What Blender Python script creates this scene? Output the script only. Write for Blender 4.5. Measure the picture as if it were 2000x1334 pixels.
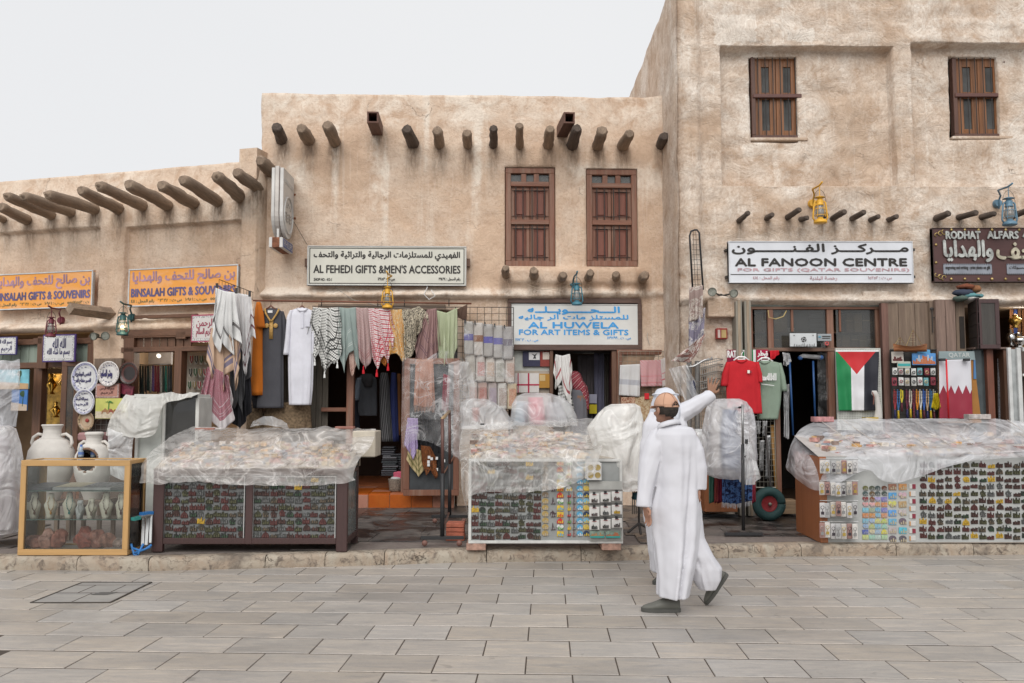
import bpy,bmesh,math,random
from mathutils import Vector,noise,Matrix
random.seed(7)
S=bpy.context.scene
COL=S.collection
for _o in list(bpy.data.objects):bpy.data.objects.remove(_o)
# ---------------------------------------------------------------- camera, sky, sun, exposure
FOC,HOR,CX,CY,CAMH=1700.0,795.0,1000.0,667.0,1.6
PITCH=math.atan((HOR-CY)/FOC)
cam=bpy.data.cameras.new('camera');camo=bpy.data.objects.new('camera',cam);COL.objects.link(camo)
cam.sensor_width=36;cam.lens=36*FOC/2000;cam.clip_end=2000;cam.clip_start=.05
camo.location=(0,0,CAMH);camo.rotation_euler=(math.pi/2+PITCH,0,0);S.camera=camo
SUN_EL,SUN_AZ=40,190
w=bpy.data.worlds.new('World');S.world=w;w.use_nodes=True
wt=w.node_tree;bg=wt.nodes['Background']
sky=wt.nodes.new('ShaderNodeTexSky');sky.sky_type='NISHITA';sky.sun_disc=False
sky.sun_elevation=math.radians(SUN_EL);sky.sun_rotation=math.radians(SUN_AZ);sky.dust_density=6;sky.air_density=1;sky.ozone_density=1
hs=wt.nodes.new('ShaderNodeHueSaturation');hs.inputs['Saturation'].default_value=.12
wt.links.new(sky.outputs[0],hs.inputs['Color'])
wm=wt.nodes.new('ShaderNodeMix');wm.data_type='RGBA';wm.inputs[0].default_value=.86
wt.links.new(hs.outputs[0],wm.inputs[6])
tcw=wt.nodes.new('ShaderNodeTexCoord');nw=wt.nodes.new('ShaderNodeTexNoise');nw.inputs['Scale'].default_value=1.6;nw.inputs['Detail'].default_value=3
wt.links.new(tcw.outputs['Generated'],nw.inputs['Vector'])
rw=wt.nodes.new('ShaderNodeValToRGB');rw.color_ramp.elements[0].position=.3;rw.color_ramp.elements[1].position=.75
rw.color_ramp.elements[0].color=(6.9,7.0,7.2,1);rw.color_ramp.elements[1].color=(7.3,7.35,7.45,1)
wt.links.new(nw.outputs['Fac'],rw.inputs['Fac']);wt.links.new(rw.outputs[0],wm.inputs[7])
wt.links.new(wm.outputs[2],bg.inputs['Color']);bg.inputs['Strength'].default_value=.1
sd=bpy.data.lights.new('sun','SUN');so=bpy.data.objects.new('sun',sd);COL.objects.link(so)
sd.energy=1.5;sd.angle=math.radians(50);sd.color=(1,.965,.92)
_e,_a=math.radians(SUN_EL),math.radians(SUN_AZ)
_sd=Vector((math.sin(_a)*math.cos(_e),math.cos(_a)*math.cos(_e),math.sin(_e)))
so.rotation_euler=_sd.to_track_quat('Z','Y').to_euler();so.location=(0,-5,20)
S.view_settings.view_transform='Standard';S.view_settings.look='None';S.view_settings.gamma=1
S.view_settings.exposure=0.35;S.view_settings.use_curve_mapping=False
S.render.engine='CYCLES';S.cycles.max_bounces=8;S.cycles.transparent_max_bounces=24
S.cycles.diffuse_bounces=4;S.cycles.glossy_bounces=3;S.cycles.transmission_bounces=4;S.cycles.caustics_reflective=False;S.cycles.caustics_refractive=False
# ---------------------------------------------------------------- measuring helpers
_sp,_cp=math.sin(PITCH),math.cos(PITCH)
def ray(px,py):
 u,v=(px-CX)/FOC,(CY-py)/FOC
 return Vector((u,_cp-v*_sp,_sp+v*_cp))
def W(px,py,Y):
 d=ray(px,py);t=Y/d.y
 return Vector((d.x*t,Y,CAMH+d.z*t))
def G(px,py,z=0.0):
 d=ray(px,py);t=(z-CAMH)/d.z
 return Vector((d.x*t,d.y*t,z))
class Plane:                       # vertical plane y = y0 + b x, off = metres towards the street
 def __init__(s,y0,b=0.0):
  s.y0,s.b=y0,b;k=math.hypot(b,1);s.n=Vector((b/k,-1/k,0));s.k=k
 def sh(s,off):return Plane(s.y0-off*s.k,s.b)
 def at(s,x,z,off=0.0):
  return Vector((x,s.y0+s.b*x,z))+s.n*off
 def px(s,px,py,off=0.0):
  d=ray(px,py);y0=s.y0-off*s.k
  t=y0/(d.y-s.b*d.x)
  return Vector((d.x*t,d.y*t,CAMH+d.z*t))
 def rect(s,a,off=0.0):       # px rect -> x0, x1, z0, z1 on the plane (x measured back on the unshifted plane)
  x0,y0,x1,y1=a;mx,my=(x0+x1)/2,(y0+y1)/2
  L=s.px(x0,my,off)-s.n*off;R=s.px(x1,my,off)-s.n*off
  return L.x,R.x,s.px(mx,y1,off).z,s.px(mx,y0,off).z
PA=Plane(11.82,-.27)
PB=Plane(13.15,.03)
PC=Plane(12.0,0.0)
def PY(y):return Plane(y,0.0)
def lerp(a,b,t):return a+(b-a)*t
def rnd(a,b):return random.uniform(a,b)
def nz(x,y,z=0.0,s=1.0):return noise.noise(Vector((x*s,y*s,z*s)))
def frac(x,y,z=0.0,s=1.0,o=4):
 return noise.fractal(Vector((x*s,y*s,z*s)),1.0,2.0,o)
def interp(pts,t):                # piecewise linear through sorted (t, value...) tuples
 if t <= pts[0][0]:return pts[0][1:]
 for a,b in zip(pts,pts[1:]):
  if t <= b[0]:
   k=(t-a[0])/max(1e-9,b[0]-a[0]);return tuple(lerp(p,q,k)for p,q in zip(a[1:],b[1:]))
 return pts[-1][1:]
def sm(a,b,x):
 if a == b:return float(x>a)
 t=max(0.0,min(1.0,(x-a)/(b-a)));return t*t*(3-2*t)
# ---------------------------------------------------------------- mesh builder
ORG={}
class MB:
 def __init__(s):s.v=[];s.f=[];s.uv=[];s.mi=[];s.at={}
 def add(s,vs,fs,uvs=None,mi=0):
  o=len(s.v);s.v += [tuple(v)for v in vs];s.uv += (uvs if uvs else [(0,0)]*len(vs))
  for f in fs:s.f.append(tuple(i+o for i in f));s.mi.append(mi)
  return s
 def box(s,a,b,mi=0):
  x0,y0,z0=a;x1,y1,z1=b
  vs=[(x0,y0,z0),(x1,y0,z0),(x1,y1,z0),(x0,y1,z0),(x0,y0,z1),(x1,y0,z1),(x1,y1,z1),(x0,y1,z1)]
  return s.add(vs,[(0,3,2,1),(4,5,6,7),(0,1,5,4),(1,2,6,5),(2,3,7,6),(3,0,4,7)],None,mi)
 def obox(s,c,ax,ay,az,mi=0):      # oriented box: centre and three half-axis vectors
  c=Vector(c);vs=[c+ax*i+ay*j+az*k for k in (-1,1)for i,j in ((-1,-1),(1,-1),(1,1),(-1,1))]
  return s.add(vs,[(0,3,2,1),(4,5,6,7),(0,1,5,4),(1,2,6,5),(2,3,7,6),(3,0,4,7)],None,mi)
 def pbox(s,P,a,front,back=0.0,mi=0):   # box lying on a wall plane over a px rect, between two offsets
  x0,x1,z0,z1=P.rect(a,front);return s.wbox(P,x0,x1,z0,z1,front,back,mi)
 def wbox(s,P,x0,x1,z0,z1,front,back=0.0,mi=0):
  vs=[P.at(x,z,o)for o in (front,back)for x,z in ((x0,z0),(x1,z0),(x1,z1),(x0,z1))]
  return s.add(vs,[(0,1,2,3),(7,6,5,4),(0,4,5,1),(1,5,6,2),(2,6,7,3),(3,7,4,0)],None,mi)
 def bar(s,p,q,w,h=None,mi=0):     # square bar between two points
  p,q=Vector(p),Vector(q);h=h or w;d=(q-p).normalized()
  up=Vector((0,0,1))if abs(d.z)<.9 else Vector((0,1,0))
  a=d.cross(up).normalized();b=a.cross(d).normalized()
  return s.obox((p+q)/2,a*w/2,(q-p)/2,b*h/2,mi)
 def tube(s,pts,r,n=8,mi=0,caps=True,jitter=0.0):
  pts=[Vector(p)for p in pts];rs=r if isinstance(r,(list,tuple))else [r]*len(pts)
  rings=[];prev=None
  for i,p in enumerate(pts):
   d=(pts[min(i+1,len(pts)-1)]-pts[max(i-1,0)]).normalized()
   if prev is None:
    up=Vector((0,0,1))if abs(d.z)<.9 else Vector((0,1,0));a=d.cross(up).normalized()
   else:
    a=(prev-d*prev.dot(d)).normalized()
   prev=a;b=d.cross(a)
   ring=[]
   for k in range(n):
    t=2*math.pi*k/n;rr=rs[i]*(1+(jitter*nz(p.x*3+k*5.3,p.y*3,p.z*3)if jitter else 0))
    ring.append(p+a*math.cos(t)*rr+b*math.sin(t)*rr)
   rings.append(ring)
  vs=[v for g in rings for v in g];fs=[]
  for i in range(len(pts)-1):
   for k in range(n):
    k2=(k+1)%n;fs.append((i*n+k,i*n+k2,(i+1)*n+k2,(i+1)*n+k))
  if caps:fs.append(tuple(range(n-1,-1,-1)));fs.append(tuple(range((len(pts)-1)*n,len(pts)*n)))
  return s.add(vs,fs,[(k/n,i/max(1,len(pts)-1))for i in range(len(pts))for k in range(n)],mi)
 def lathe(s,c,prof,n=24,mi=0,sx=1.0,sy=1.0,axis=None):     # prof: (radius, height) pairs
  c=Vector(c);vs=[];fs=[]
  for r,h in prof:
   for k in range(n):
    t=2*math.pi*k/n;vs.append(c+Vector((math.cos(t)*r*sx,math.sin(t)*r*sy,h)))
  for i in range(len(prof)-1):
   for k in range(n):
    k2=(k+1)%n;fs.append((i*n+k,i*n+k2,(i+1)*n+k2,(i+1)*n+k))
  if axis is not None:
   q=Vector((0,0,1)).rotation_difference(Vector(axis));vs=[c+q @ (v-c)for v in vs]
  return s.add(vs,fs,None,mi)
 def grid(s,fn,nu,nv,uvfn=None,mi=0,mifn=None):
  vs=[];uvs=[]
  for j in range(nv+1):
   for i in range(nu+1):
    u,v=i/nu,j/nv;vs.append(fn(u,v));uvs.append(uvfn(u,v)if uvfn else (u,v))
  o=len(s.v);s.v += [tuple(v)for v in vs];s.uv += uvs
  for j in range(nv):
   for i in range(nu):
    a=o+j*(nu+1)+i;s.f.append((a,a+1,a+nu+2,a+nu+1))
    s.mi.append(mifn((i+.5)/nu,(j+.5)/nv)if mifn else mi)
  return s
 def poly(s,P,pts,front,back=0.0,mi=0):     # extruded outline: pts in (x, z) on the plane
  n=len(pts);vs=[P.at(x,z,front)for x,z in pts]+[P.at(x,z,back)for x,z in pts]
  return s.add(vs,[tuple(range(n)),tuple(range(2*n-1,n-1,-1))]+[(i,i+n,(i+1)%n+n,(i+1)%n)for i in range(n)],None,mi)
 def ball(s,c,r,n=10,m=7,mi=0):
  r=r if isinstance(r,(tuple,list))else (r,r,r);vs=[];fs=[]
  for j in range(m+1):
   ph=math.pi*j/m
   for k in range(n):
    t=2*math.pi*k/n;vs.append((c[0]+r[0]*math.sin(ph)*math.cos(t),c[1]+r[1]*math.sin(ph)*math.sin(t),c[2]+r[2]*math.cos(ph)))
  for j in range(m):
   for k in range(n):
    k2=(k+1)%n;fs.append((j*n+k,(j+1)*n+k,(j+1)*n+k2,j*n+k2))
  return s.add(vs,fs,None,mi)
 def build(s,name,mats,parent=None,smooth=False,origin=None):
  me=bpy.data.meshes.new(name)
  if parent is not None:org=ORG[parent.name]
  elif origin is not None:org=Vector(origin)
  else:
   xs=[v[0]for v in s.v];ys=[v[1]for v in s.v];zs=[v[2]for v in s.v]
   org=Vector(((min(xs)+max(xs))/2,(min(ys)+max(ys))/2,min(zs)))
  me.from_pydata([(v[0]-org.x,v[1]-org.y,v[2]-org.z)for v in s.v],[],s.f)
  for m in (mats if isinstance(mats,(list,tuple))else [mats]):me.materials.append(m)
  me.polygons.foreach_set('material_index',s.mi)
  if smooth:me.polygons.foreach_set('use_smooth',[True]*len(s.f))
  ul=me.uv_layers.new(name='UVMap')
  idx=[0]*len(me.loops);me.loops.foreach_get('vertex_index',idx)
  flat=[]
  for i in idx:flat += s.uv[i]
  ul.data.foreach_set('uv',flat)
  for k,vals in s.at.items():
   a=me.attributes.new(k,'FLOAT','POINT');a.data.foreach_set('value',vals)
  me.update()
  o=bpy.data.objects.new(name,me);COL.objects.link(o)
  if parent is not None:o.parent=parent
  else:o.location=org
  ORG[o.name]=org
  return o
def tag(o,label=None,cat=None,group=None,kind=None):
 if label:o['label']=label
 if cat:o['category']=cat
 if group:o['group']=group
 if kind:o['kind']=kind
 return o
def thing(name,loc,label=None,cat=None,group=None,kind=None):
 o=bpy.data.objects.new(name,None);COL.objects.link(o);o.location=loc;o.empty_display_size=.1
 ORG[o.name]=Vector(loc);return tag(o,label,cat,group,kind)
def copy_tree(o,loc,parent=None,label=None,rz=None,scale=None,name=None):
 c=o.copy();COL.objects.link(c);c.parent=parent
 if parent is None:
  c.location=loc
  if rz is not None:c.rotation_euler.z=rz
  if scale is not None:c.scale=(scale,)*3
 if label:c['label']=label
 for ch in [k for k in bpy.data.objects if k.parent == o]:copy_tree(ch,None,c)
 return c
def solid(o,t):m=o.modifiers.new('thickness','SOLIDIFY');m.thickness=t;m.offset=0;return o
def bev(o,wd=.004,seg=1):m=o.modifiers.new('bevel','BEVEL');m.width=wd;m.segments=seg;m.limit_method='ANGLE';return o
# ---------------------------------------------------------------- materials
class NT:
 def __init__(s,name):
  s.m=bpy.data.materials.new(name);s.m.use_nodes=True;s.t=s.m.node_tree
  s.b=s.t.nodes['Principled BSDF'];s.out=s.t.nodes['Material Output']
  s._tc=None
 def n(s,typ,props=None,**inp):
  nd=s.t.nodes.new('ShaderNode'+typ)
  for k,v in (props or {}).items():setattr(nd,k,v)
  for k,v in inp.items():s.set(nd,k,v)
  return nd
 def set(s,nd,k,v):
  sock=nd.inputs[int(k[1:])]if (k[0]== '_' and k[1:].isdigit())else nd.inputs[k.replace('_',' ')]
  if hasattr(v,'is_output'):s.t.links.new(v,sock)
  else:
   if isinstance(v,(tuple,list))and len(v)== 3 and sock.type == 'RGBA':v=(*v,1)
   sock.default_value=v
 def tc(s,k='Object'):
  if s._tc is None:s._tc=s.t.nodes.new('ShaderNodeTexCoord')
  return s._tc.outputs[k]
 def math(s,op,a,b=0.0,c=None):
  nd=s.t.nodes.new('ShaderNodeMath');nd.operation=op;s.set(nd,'_0',a);s.set(nd,'_1',b)
  if c is not None:s.set(nd,'_2',c)
  return nd.outputs[0]
 def mix(s,f,a,b,mode='MIX'):
  nd=s.t.nodes.new('ShaderNodeMix');nd.data_type='RGBA';nd.blend_type=mode
  s.set(nd,'_0',f);s.set(nd,'_6',a if hasattr(a,'is_output')else (*a[:3],1));s.set(nd,'_7',b if hasattr(b,'is_output')else (*b[:3],1))
  return nd.outputs[2]
 def ramp(s,f,a,b,c0=(0,0,0),c1=(1,1,1)):
  nd=s.t.nodes.new('ShaderNodeValToRGB');e=nd.color_ramp.elements
  e[0].position=a;e[1].position=b;e[0].color=(*c0,1);e[1].color=(*c1,1);s.set(nd,'Fac',f);return nd.outputs[0]
 def noise(s,vec,scale,detail=4,rough=.55,dist=0.0):
  return s.n('TexNoise',Vector=vec,Scale=scale,Detail=detail,Roughness=rough,Distortion=dist).outputs['Fac']
 def map(s,vec,sc=(1,1,1),loc=(0,0,0),rot=(0,0,0)):
  nd=s.n('Mapping',Vector=vec);nd.inputs['Scale'].default_value=sc;nd.inputs['Location'].default_value=loc;nd.inputs['Rotation'].default_value=rot
  return nd.outputs[0]
 def bump(s,h,strength=.5,dist=.01,normal=None):
  nd=s.n('Bump',Height=h,Strength=strength,Distance=dist)
  if normal is not None:s.set(nd,'Normal',normal)
  return nd.outputs[0]
 def fin(s,**k):
  for a,v in k.items():s.set(s.b,a,v)
  return s.m
MC={}
def cached(fn):
 def g(*a,**k):
  key=(fn.__name__,a,tuple(sorted(k.items())))
  if key not in MC:MC[key]=fn(*a,**k)
  return MC[key]
 return g
@cached
def plain(col,rough=.6,metal=0.0,var=.12,vs=6.0,bump=0.0,spec=.4):
 t=NT('paint');v=t.tc('Object')
 f=t.noise(v,vs,5)
 d=tuple(c*(1-var*1.6)for c in col);l=tuple(min(1,c*(1+var))for c in col)
 c=t.ramp(f,.3,.7,d,l)
 k=dict(Base_Color=c,Roughness=rough,Metallic=metal)
 if bump:k['Normal']=t.bump(t.noise(v,vs*8,4),.5,bump)
 m=t.fin(**k);t.b.inputs['Specular IOR Level'].default_value=spec;return m
@cached
def wood(col,axis='z',rough=.6,grain=1.0,contrast=.5,scale=9.0,wear=0.0,wearcol=(.3,.27,.22)):
 t=NT('wood');sc={'z':(1,1,.06),'x':(.06,1,1),'y':(1,.06,1)}[axis]
 rnd_=t.n('ObjectInfo').outputs['Random']
 off=t.n('CombineXYZ',X=t.math('MULTIPLY',rnd_,13.0),Y=t.math('MULTIPLY',rnd_,7.0)).outputs[0]
 va=t.n('VectorMath',{'operation':'ADD'},_0=t.tc('Object'),_1=off).outputs[0]
 v=t.map(va,sc)
 f=t.noise(v,scale*3,6,.65,.4);g=t.noise(v,scale*14,3,.6)
 d=tuple(c*(1-contrast)for c in col);l=tuple(min(1,c*(1+contrast*.7))for c in col)
 c=t.ramp(f,.28,.72,d,l)
 c=t.mix(.25,c,t.ramp(g,.35,.65,d,l))
 if wear:c=t.mix(t.math('MULTIPLY',t.ramp(t.noise(v,scale*1.2,5,.7),.45,.62),wear),c,wearcol)
 return t.fin(Base_Color=c,Roughness=rough,Normal=t.bump(t.math('ADD',f,t.math('MULTIPLY',g,.5)),.5*grain,.006))
def plaster(name,base,pale,dark,seed=0.0,stroke=1.0,palebias=0.0):
 t=NT(name);v0=t.tc('Object');v=t.map(v0,(1,1,1),(seed,seed*.7,0))
 wv=t.n('TexNoise',Vector=v,Scale=1.1,Detail=2).outputs['Color']
 warp=t.n('VectorMath',{'operation':'SCALE'},_0=wv,Scale=2.2).outputs[0]
 vw=t.n('VectorMath',{'operation':'ADD'},_0=v,_1=warp).outputs[0]
 big=t.noise(v,1.0,7,.62,.3);mid=t.noise(v,3.7,7,.65,.6);fine=t.noise(v,26,5,.7)
 st=t.noise(t.map(vw,(1.0,1,7.0),rot=(0,.5,0)),4.5,4,.7,.8)
 st2=t.noise(t.map(vw,(8.0,1,1.2),rot=(0,-.35,0)),3.6,4,.7,.6)
 stroke_h=t.math('ADD',t.math('MULTIPLY',st,.55),t.math('MULTIPLY',st2,.5))
 streak=t.noise(t.map(v,(9,9,.35)),1.6,4,.6)
 c=t.mix(t.ramp(mid,.35,.68),dark,base)
 a_p=t.n('Attribute',{'attribute_name':'pale'}).outputs['Fac'];a_s=t.n('Attribute',{'attribute_name':'stain'}).outputs['Fac']
 pf=t.math('ADD',t.math('MULTIPLY',t.ramp(t.math('ADD',t.math('MULTIPLY',big,.75),t.math('MULTIPLY',fine,.25)),.46,.62),.5+palebias),t.math('MULTIPLY',a_p,t.math('MAXIMUM',t.ramp(mid,.38,.58),t.math('SUBTRACT',a_p,1.9))))
 pf=t.math('ADD',pf,t.math('MULTIPLY',t.ramp(streak,.57,.7),.3));pf=t.math('MINIMUM',pf,1.0)
 c=t.mix(pf,c,pale)
 c=t.mix(t.math('MULTIPLY',t.ramp(stroke_h,.4,.62),.45),c,tuple(x*.8+.04 for x in dark),'MIX')if stroke>1 else c
 sf=t.math('MULTIPLY',a_s,t.ramp(t.noise(t.map(v,(4,4,1)),5,5,.7),.3,.65));sf=t.math('MINIMUM',sf,.85)
 c=t.mix(sf,c,tuple(x*.42 for x in dark))
 dd=t.ramp(t.noise(t.map(v,(14,14,.5)),1.3,5,.7),.62,.8)
 c=t.mix(t.math('MULTIPLY',dd,.4),c,tuple(x*.7 for x in dark))
 c=t.mix(t.math('MULTIPLY',t.ramp(fine,.3,.5,(1,1,1),(0,0,0)),.35),c,tuple(x*.72 for x in dark))
 vor=t.n('TexVoronoi',{'feature':'DISTANCE_TO_EDGE'},Vector=t.n('VectorMath',{'operation':'ADD'},_0=v,_1=t.n('VectorMath',{'operation':'SCALE'},_0=t.n('TexNoise',Vector=v,Scale=5.0,Detail=4).outputs['Color'],Scale=.35).outputs[0]).outputs[0],Scale=1.1).outputs['Distance']
 crack=t.math('MULTIPLY',t.ramp(vor,.0,.004,(1,1,1),(0,0,0)),t.ramp(t.noise(v,1.7,2),.6,.66))
 c=t.mix(t.math('MULTIPLY',crack,.35),c,tuple(x*.35 for x in dark))
 h=t.math('ADD',t.math('MULTIPLY',stroke_h,.9*stroke),t.math('MULTIPLY',fine,.35));h=t.math('ADD',h,t.math('MULTIPLY',mid,.9))
 h=t.math('SUBTRACT',h,t.math('MULTIPLY',crack,.6))
 return t.fin(Base_Color=c,Roughness=.92,Normal=t.bump(h,.8,.03))
@cached
def cloth(col,ink=None,kind='plain',bands=(),per=.03,bandcol=None,rough=.85,thr=.1,sheen=.0):
 """uv in metres; v counts up from the hem"""
 t=NT('fabric');uv=t.tc('UV');sp=t.n('SeparateXYZ',Vector=uv);U,V=sp.outputs[0],sp.outputs[1]
 c=t.ramp(t.noise(t.tc('Object'),4,4),.3,.7,tuple(x*.88 for x in col),tuple(min(1,x*1.06)for x in col))
 if kind in ('kef','net','check'):
  k=math.pi*2/per
  if kind == 'kef':   # diagonal hooked squares
   a=t.math('SINE',t.math('MULTIPLY',U,k));b=t.math('SINE',t.math('MULTIPLY',V,k))
   a2=t.math('SINE',t.math('MULTIPLY',t.math('ADD',U,V),k*.5))
   f=t.math('ADD',t.math('MULTIPLY',a,b),t.math('MULTIPLY',a2,.35));f=t.ramp(f,thr,thr+.18)
  elif kind == 'net':
   a=t.math('ABSOLUTE',t.math('SINE',t.math('MULTIPLY',t.math('ADD',U,V),k*.5)));b=t.math('ABSOLUTE',t.math('SINE',t.math('MULTIPLY',t.math('SUBTRACT',U,V),k*.5)))
   f=t.ramp(t.math('MINIMUM',a,b),thr,thr+.2,(1,1,1),(0,0,0))
  else:
   a=t.math('GREATER_THAN',t.math('FRACT',t.math('MULTIPLY',U,1/per)),.6);b=t.math('GREATER_THAN',t.math('FRACT',t.math('MULTIPLY',V,1/per)),.6)
   f=t.math('MULTIPLY',t.math('ADD',a,b),.5)
  c=t.mix(f,c,ink)
 elif kind == 'blot':
  f=t.ramp(t.noise(t.map(uv,(1,1,1)),1/per,3,.6,1.5),.46,.54);c=t.mix(f,c,ink)
 elif kind == 'stripe':
  f=t.math('GREATER_THAN',t.math('FRACT',t.math('MULTIPLY',U,1/per)),.55);c=t.mix(f,c,ink)
 for (v0,v1)in bands:
  f=t.math('MULTIPLY',t.math('GREATER_THAN',V,v0),t.math('LESS_THAN',V,v1));c=t.mix(t.math('MULTIPLY',f,.9),c,bandcol or ink)
 wv=t.noise(t.map(uv,(1,1,1)),900,2)
 fo=t.noise(t.map(t.tc('Object'),(1,1,.35)),14,4,.6,.8)
 h=t.math('ADD',t.math('MULTIPLY',wv,.25),fo)
 m=t.fin(Base_Color=c,Roughness=rough,Normal=t.bump(h,.5,.018));t.b.inputs['Specular IOR Level'].default_value=.2
 return m
@cached
def film(op=.35,tint=(.9,.91,.92),rough=.2,seed=0.0,wr=.35):
 t=NT('plastic_film');v=t.map(t.tc('Object'),(1,1,1),(seed,0,0))
 wv=t.n('TexNoise',Vector=v,Scale=1.6,Detail=1).outputs['Color']
 vw=t.n('VectorMath',{'operation':'ADD'},_0=v,_1=t.n('VectorMath',{'operation':'SCALE'},_0=wv,Scale=.9).outputs[0]).outputs[0]
 a=t.noise(t.map(vw,(1.0,1.0,2.6),rot=(0,.3,0)),2.6,1.5,.45,.3);b=t.noise(t.map(vw,(2.6,1.0,.8),rot=(0,.7,0)),2.8,1.5,.45,.3);d=t.noise(vw,9,2,.5,.4)
 def rg(x,k):return t.math('POWER',t.math('MAXIMUM',t.math('SUBTRACT',1.0,t.math('MULTIPLY',t.math('ABSOLUTE',t.math('SUBTRACT',x,.5)),k)),0.0),3.0)
 r=t.math('MAXIMUM',rg(a,14.0),rg(b,14.0));r=t.math('ADD',r,t.math('MULTIPLY',rg(d,11.0),.3));brk=t.ramp(t.noise(v,3.1,2),.42,.6)
 fac=t.math('ADD',op,t.math('MULTIPLY',t.math('MULTIPLY',r,brk),wr*.9));fac=t.math('ADD',fac,t.math('MULTIPLY',t.math('SUBTRACT',t.noise(v,2.2,2),.5),.55));fac=t.math('MINIMUM',t.math('MAXIMUM',fac,.05),.96)
 nrm=t.bump(t.math('ADD',t.math('ADD',a,b),t.math('MULTIPLY',d,.3)),.8,.09)
 t.fin(Base_Color=tint,Roughness=rough,Normal=nrm);t.b.inputs['Specular IOR Level'].default_value=.8
 tl=t.n('BsdfTranslucent',Color=(*tint,1),Normal=nrm)
 m1=t.n('MixShader',_0=.35,_1=t.b.outputs[0],_2=tl.outputs[0])
 tr=t.n('BsdfTransparent',Color=(.98,.98,.98,1))
 m2=t.n('MixShader',_0=fac,_1=tr.outputs[0],_2=m1.outputs[0])
 t.t.links.new(m2.outputs[0],t.out.inputs[0]);return t.m
@cached
def robecloth(col):
 t=NT('robe_cotton');v=t.tc('Object');a=t.noise(t.map(v,(3.5,3.5,.9),rot=(0,.15,0)),1.4,1.5,.45,.3);b=t.noise(t.map(v,(2,2,1.4),rot=(0,.7,0)),2.2,2,.5,.6)
 return t.fin(Base_Color=col,Roughness=.85,Normal=t.bump(t.math('ADD',a,t.math('MULTIPLY',b,.5)),.8,.035))
@cached
def glass(tint=(.85,.9,.88),refl=1.0,clear=.93,dirt=.06):
 t=NT('glass_pane');fr=t.n('Fresnel',IOR=1.45)
 tr=t.n('BsdfTransparent',Color=(*[c*clear for c in tint],1));gl=t.n('BsdfGlossy',Color=(1,1,1,1),Roughness=.04)
 m1=t.n('MixShader',_0=t.math('MINIMUM',t.math('MULTIPLY',fr.outputs[0],refl*1.4),1.0),_1=tr.outputs[0],_2=gl.outputs[0])
 df=t.n('BsdfDiffuse',Color=(.6,.6,.58,1))
 m2=t.n('MixShader',_0=t.math('MULTIPLY',t.noise(t.tc('Object'),3,4),dirt*2),_1=m1.outputs[0],_2=df.outputs[0])
 t.t.links.new(m2.outputs[0],t.out.inputs[0]);return t.m
@cached
def emis(col,st):
 t=NT('lit');e=t.n('Emission',Color=(*col,1),Strength=st);t.t.links.new(e.outputs[0],t.out.inputs[0]);return t.m
@cached
def stone(col,alt,rough=.75,scale=1.0,stretch=(1,1,1),bump=.006,spots=.25,randv=.18,geo=0):
 t=NT('stone');r=t.n('ObjectInfo').outputs['Random']
 off=t.n('CombineXYZ',X=t.math('MULTIPLY',r,37.0),Y=t.math('MULTIPLY',r,91.0),Z=0.0).outputs[0]
 v=t.map(t.n('VectorMath',{'operation':'ADD'},_0=t.tc('Object'),_1=off).outputs[0],stretch)
 a=t.noise(v,4*scale,8,.68,1.2);b=t.noise(v,18*scale,6,.7,.5);s=t.noise(v,70*scale,3)
 c=t.mix(t.ramp(a,.38,.64),col,alt);c=t.mix(t.math('MULTIPLY',t.ramp(b,.5,.72),.45),c,tuple(x*.62 for x in col))
 c=t.mix(t.math('MULTIPLY',t.ramp(s,.58,.75),spots),c,tuple(x*.5 for x in col))
 if geo:
  gp=t.n('NewGeometry').outputs['Position'];gn=t.noise(t.map(gp,(.5,1,1)),.9,6,.65,.6);c=t.mix(t.math('MULTIPLY',t.ramp(gn,.5,.68),geo),c,tuple(x*.55 for x in col));g2=t.noise(gp,5.5,3,.6,.4);c=t.mix(t.math('MULTIPLY',t.ramp(g2,.68,.72),geo*.8),c,tuple(x*.4 for x in col))
 hsv=t.n('HueSaturation',Color=c,Value=t.math('ADD',1-randv/2,t.math('MULTIPLY',r,randv)),Saturation=t.math('ADD',.75,t.math('MULTIPLY',t.math('FRACT',t.math('MULTIPLY',r,7.3)),.6)))
 rr=t.math('ADD',rough-.12,t.math('MULTIPLY',a,.24))
 return t.fin(Base_Color=hsv.outputs[0],Roughness=rr,Normal=t.bump(t.math('ADD',a,t.math('MULTIPLY',b,.5)),.6,bump))
M_BROWN=wood((.13,.062,.035),'z',.55,1.0,.45)
M_BROWNX=wood((.13,.062,.035),'x',.55,1.0,.45)
M_SHUT=wood((.205,.085,.05),'z',.6,1.0,.38,9.0,.5,(.28,.19,.14))
M_SHUTX=wood((.205,.085,.05),'x',.6,1.0,.38,9.0,.5,(.28,.19,.14))
M_OLD=wood((.2,.145,.105),'z',.8,1.3,.42,8.0,.6,(.12,.08,.06))
M_OLDX=wood((.2,.145,.105),'x',.8,1.3,.42,8.0,.6,(.12,.08,.06))
M_POLE=wood((.29,.215,.155),'y',.85,1.8,.5,7.0,.4,(.15,.105,.075))
M_POLED=wood((.10,.075,.06),'y',.85,1.8,.6)
M_BLACK=plain((.025,.025,.027),.5)
M_IRON=plain((.045,.04,.038),.55,.3)
M_STEEL=plain((.5,.5,.5),.35,.9)
M_WHITE=plain((.74,.74,.73),.5,0.0,.05)
M_DARK=plain((.03,.025,.022),.9)
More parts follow.
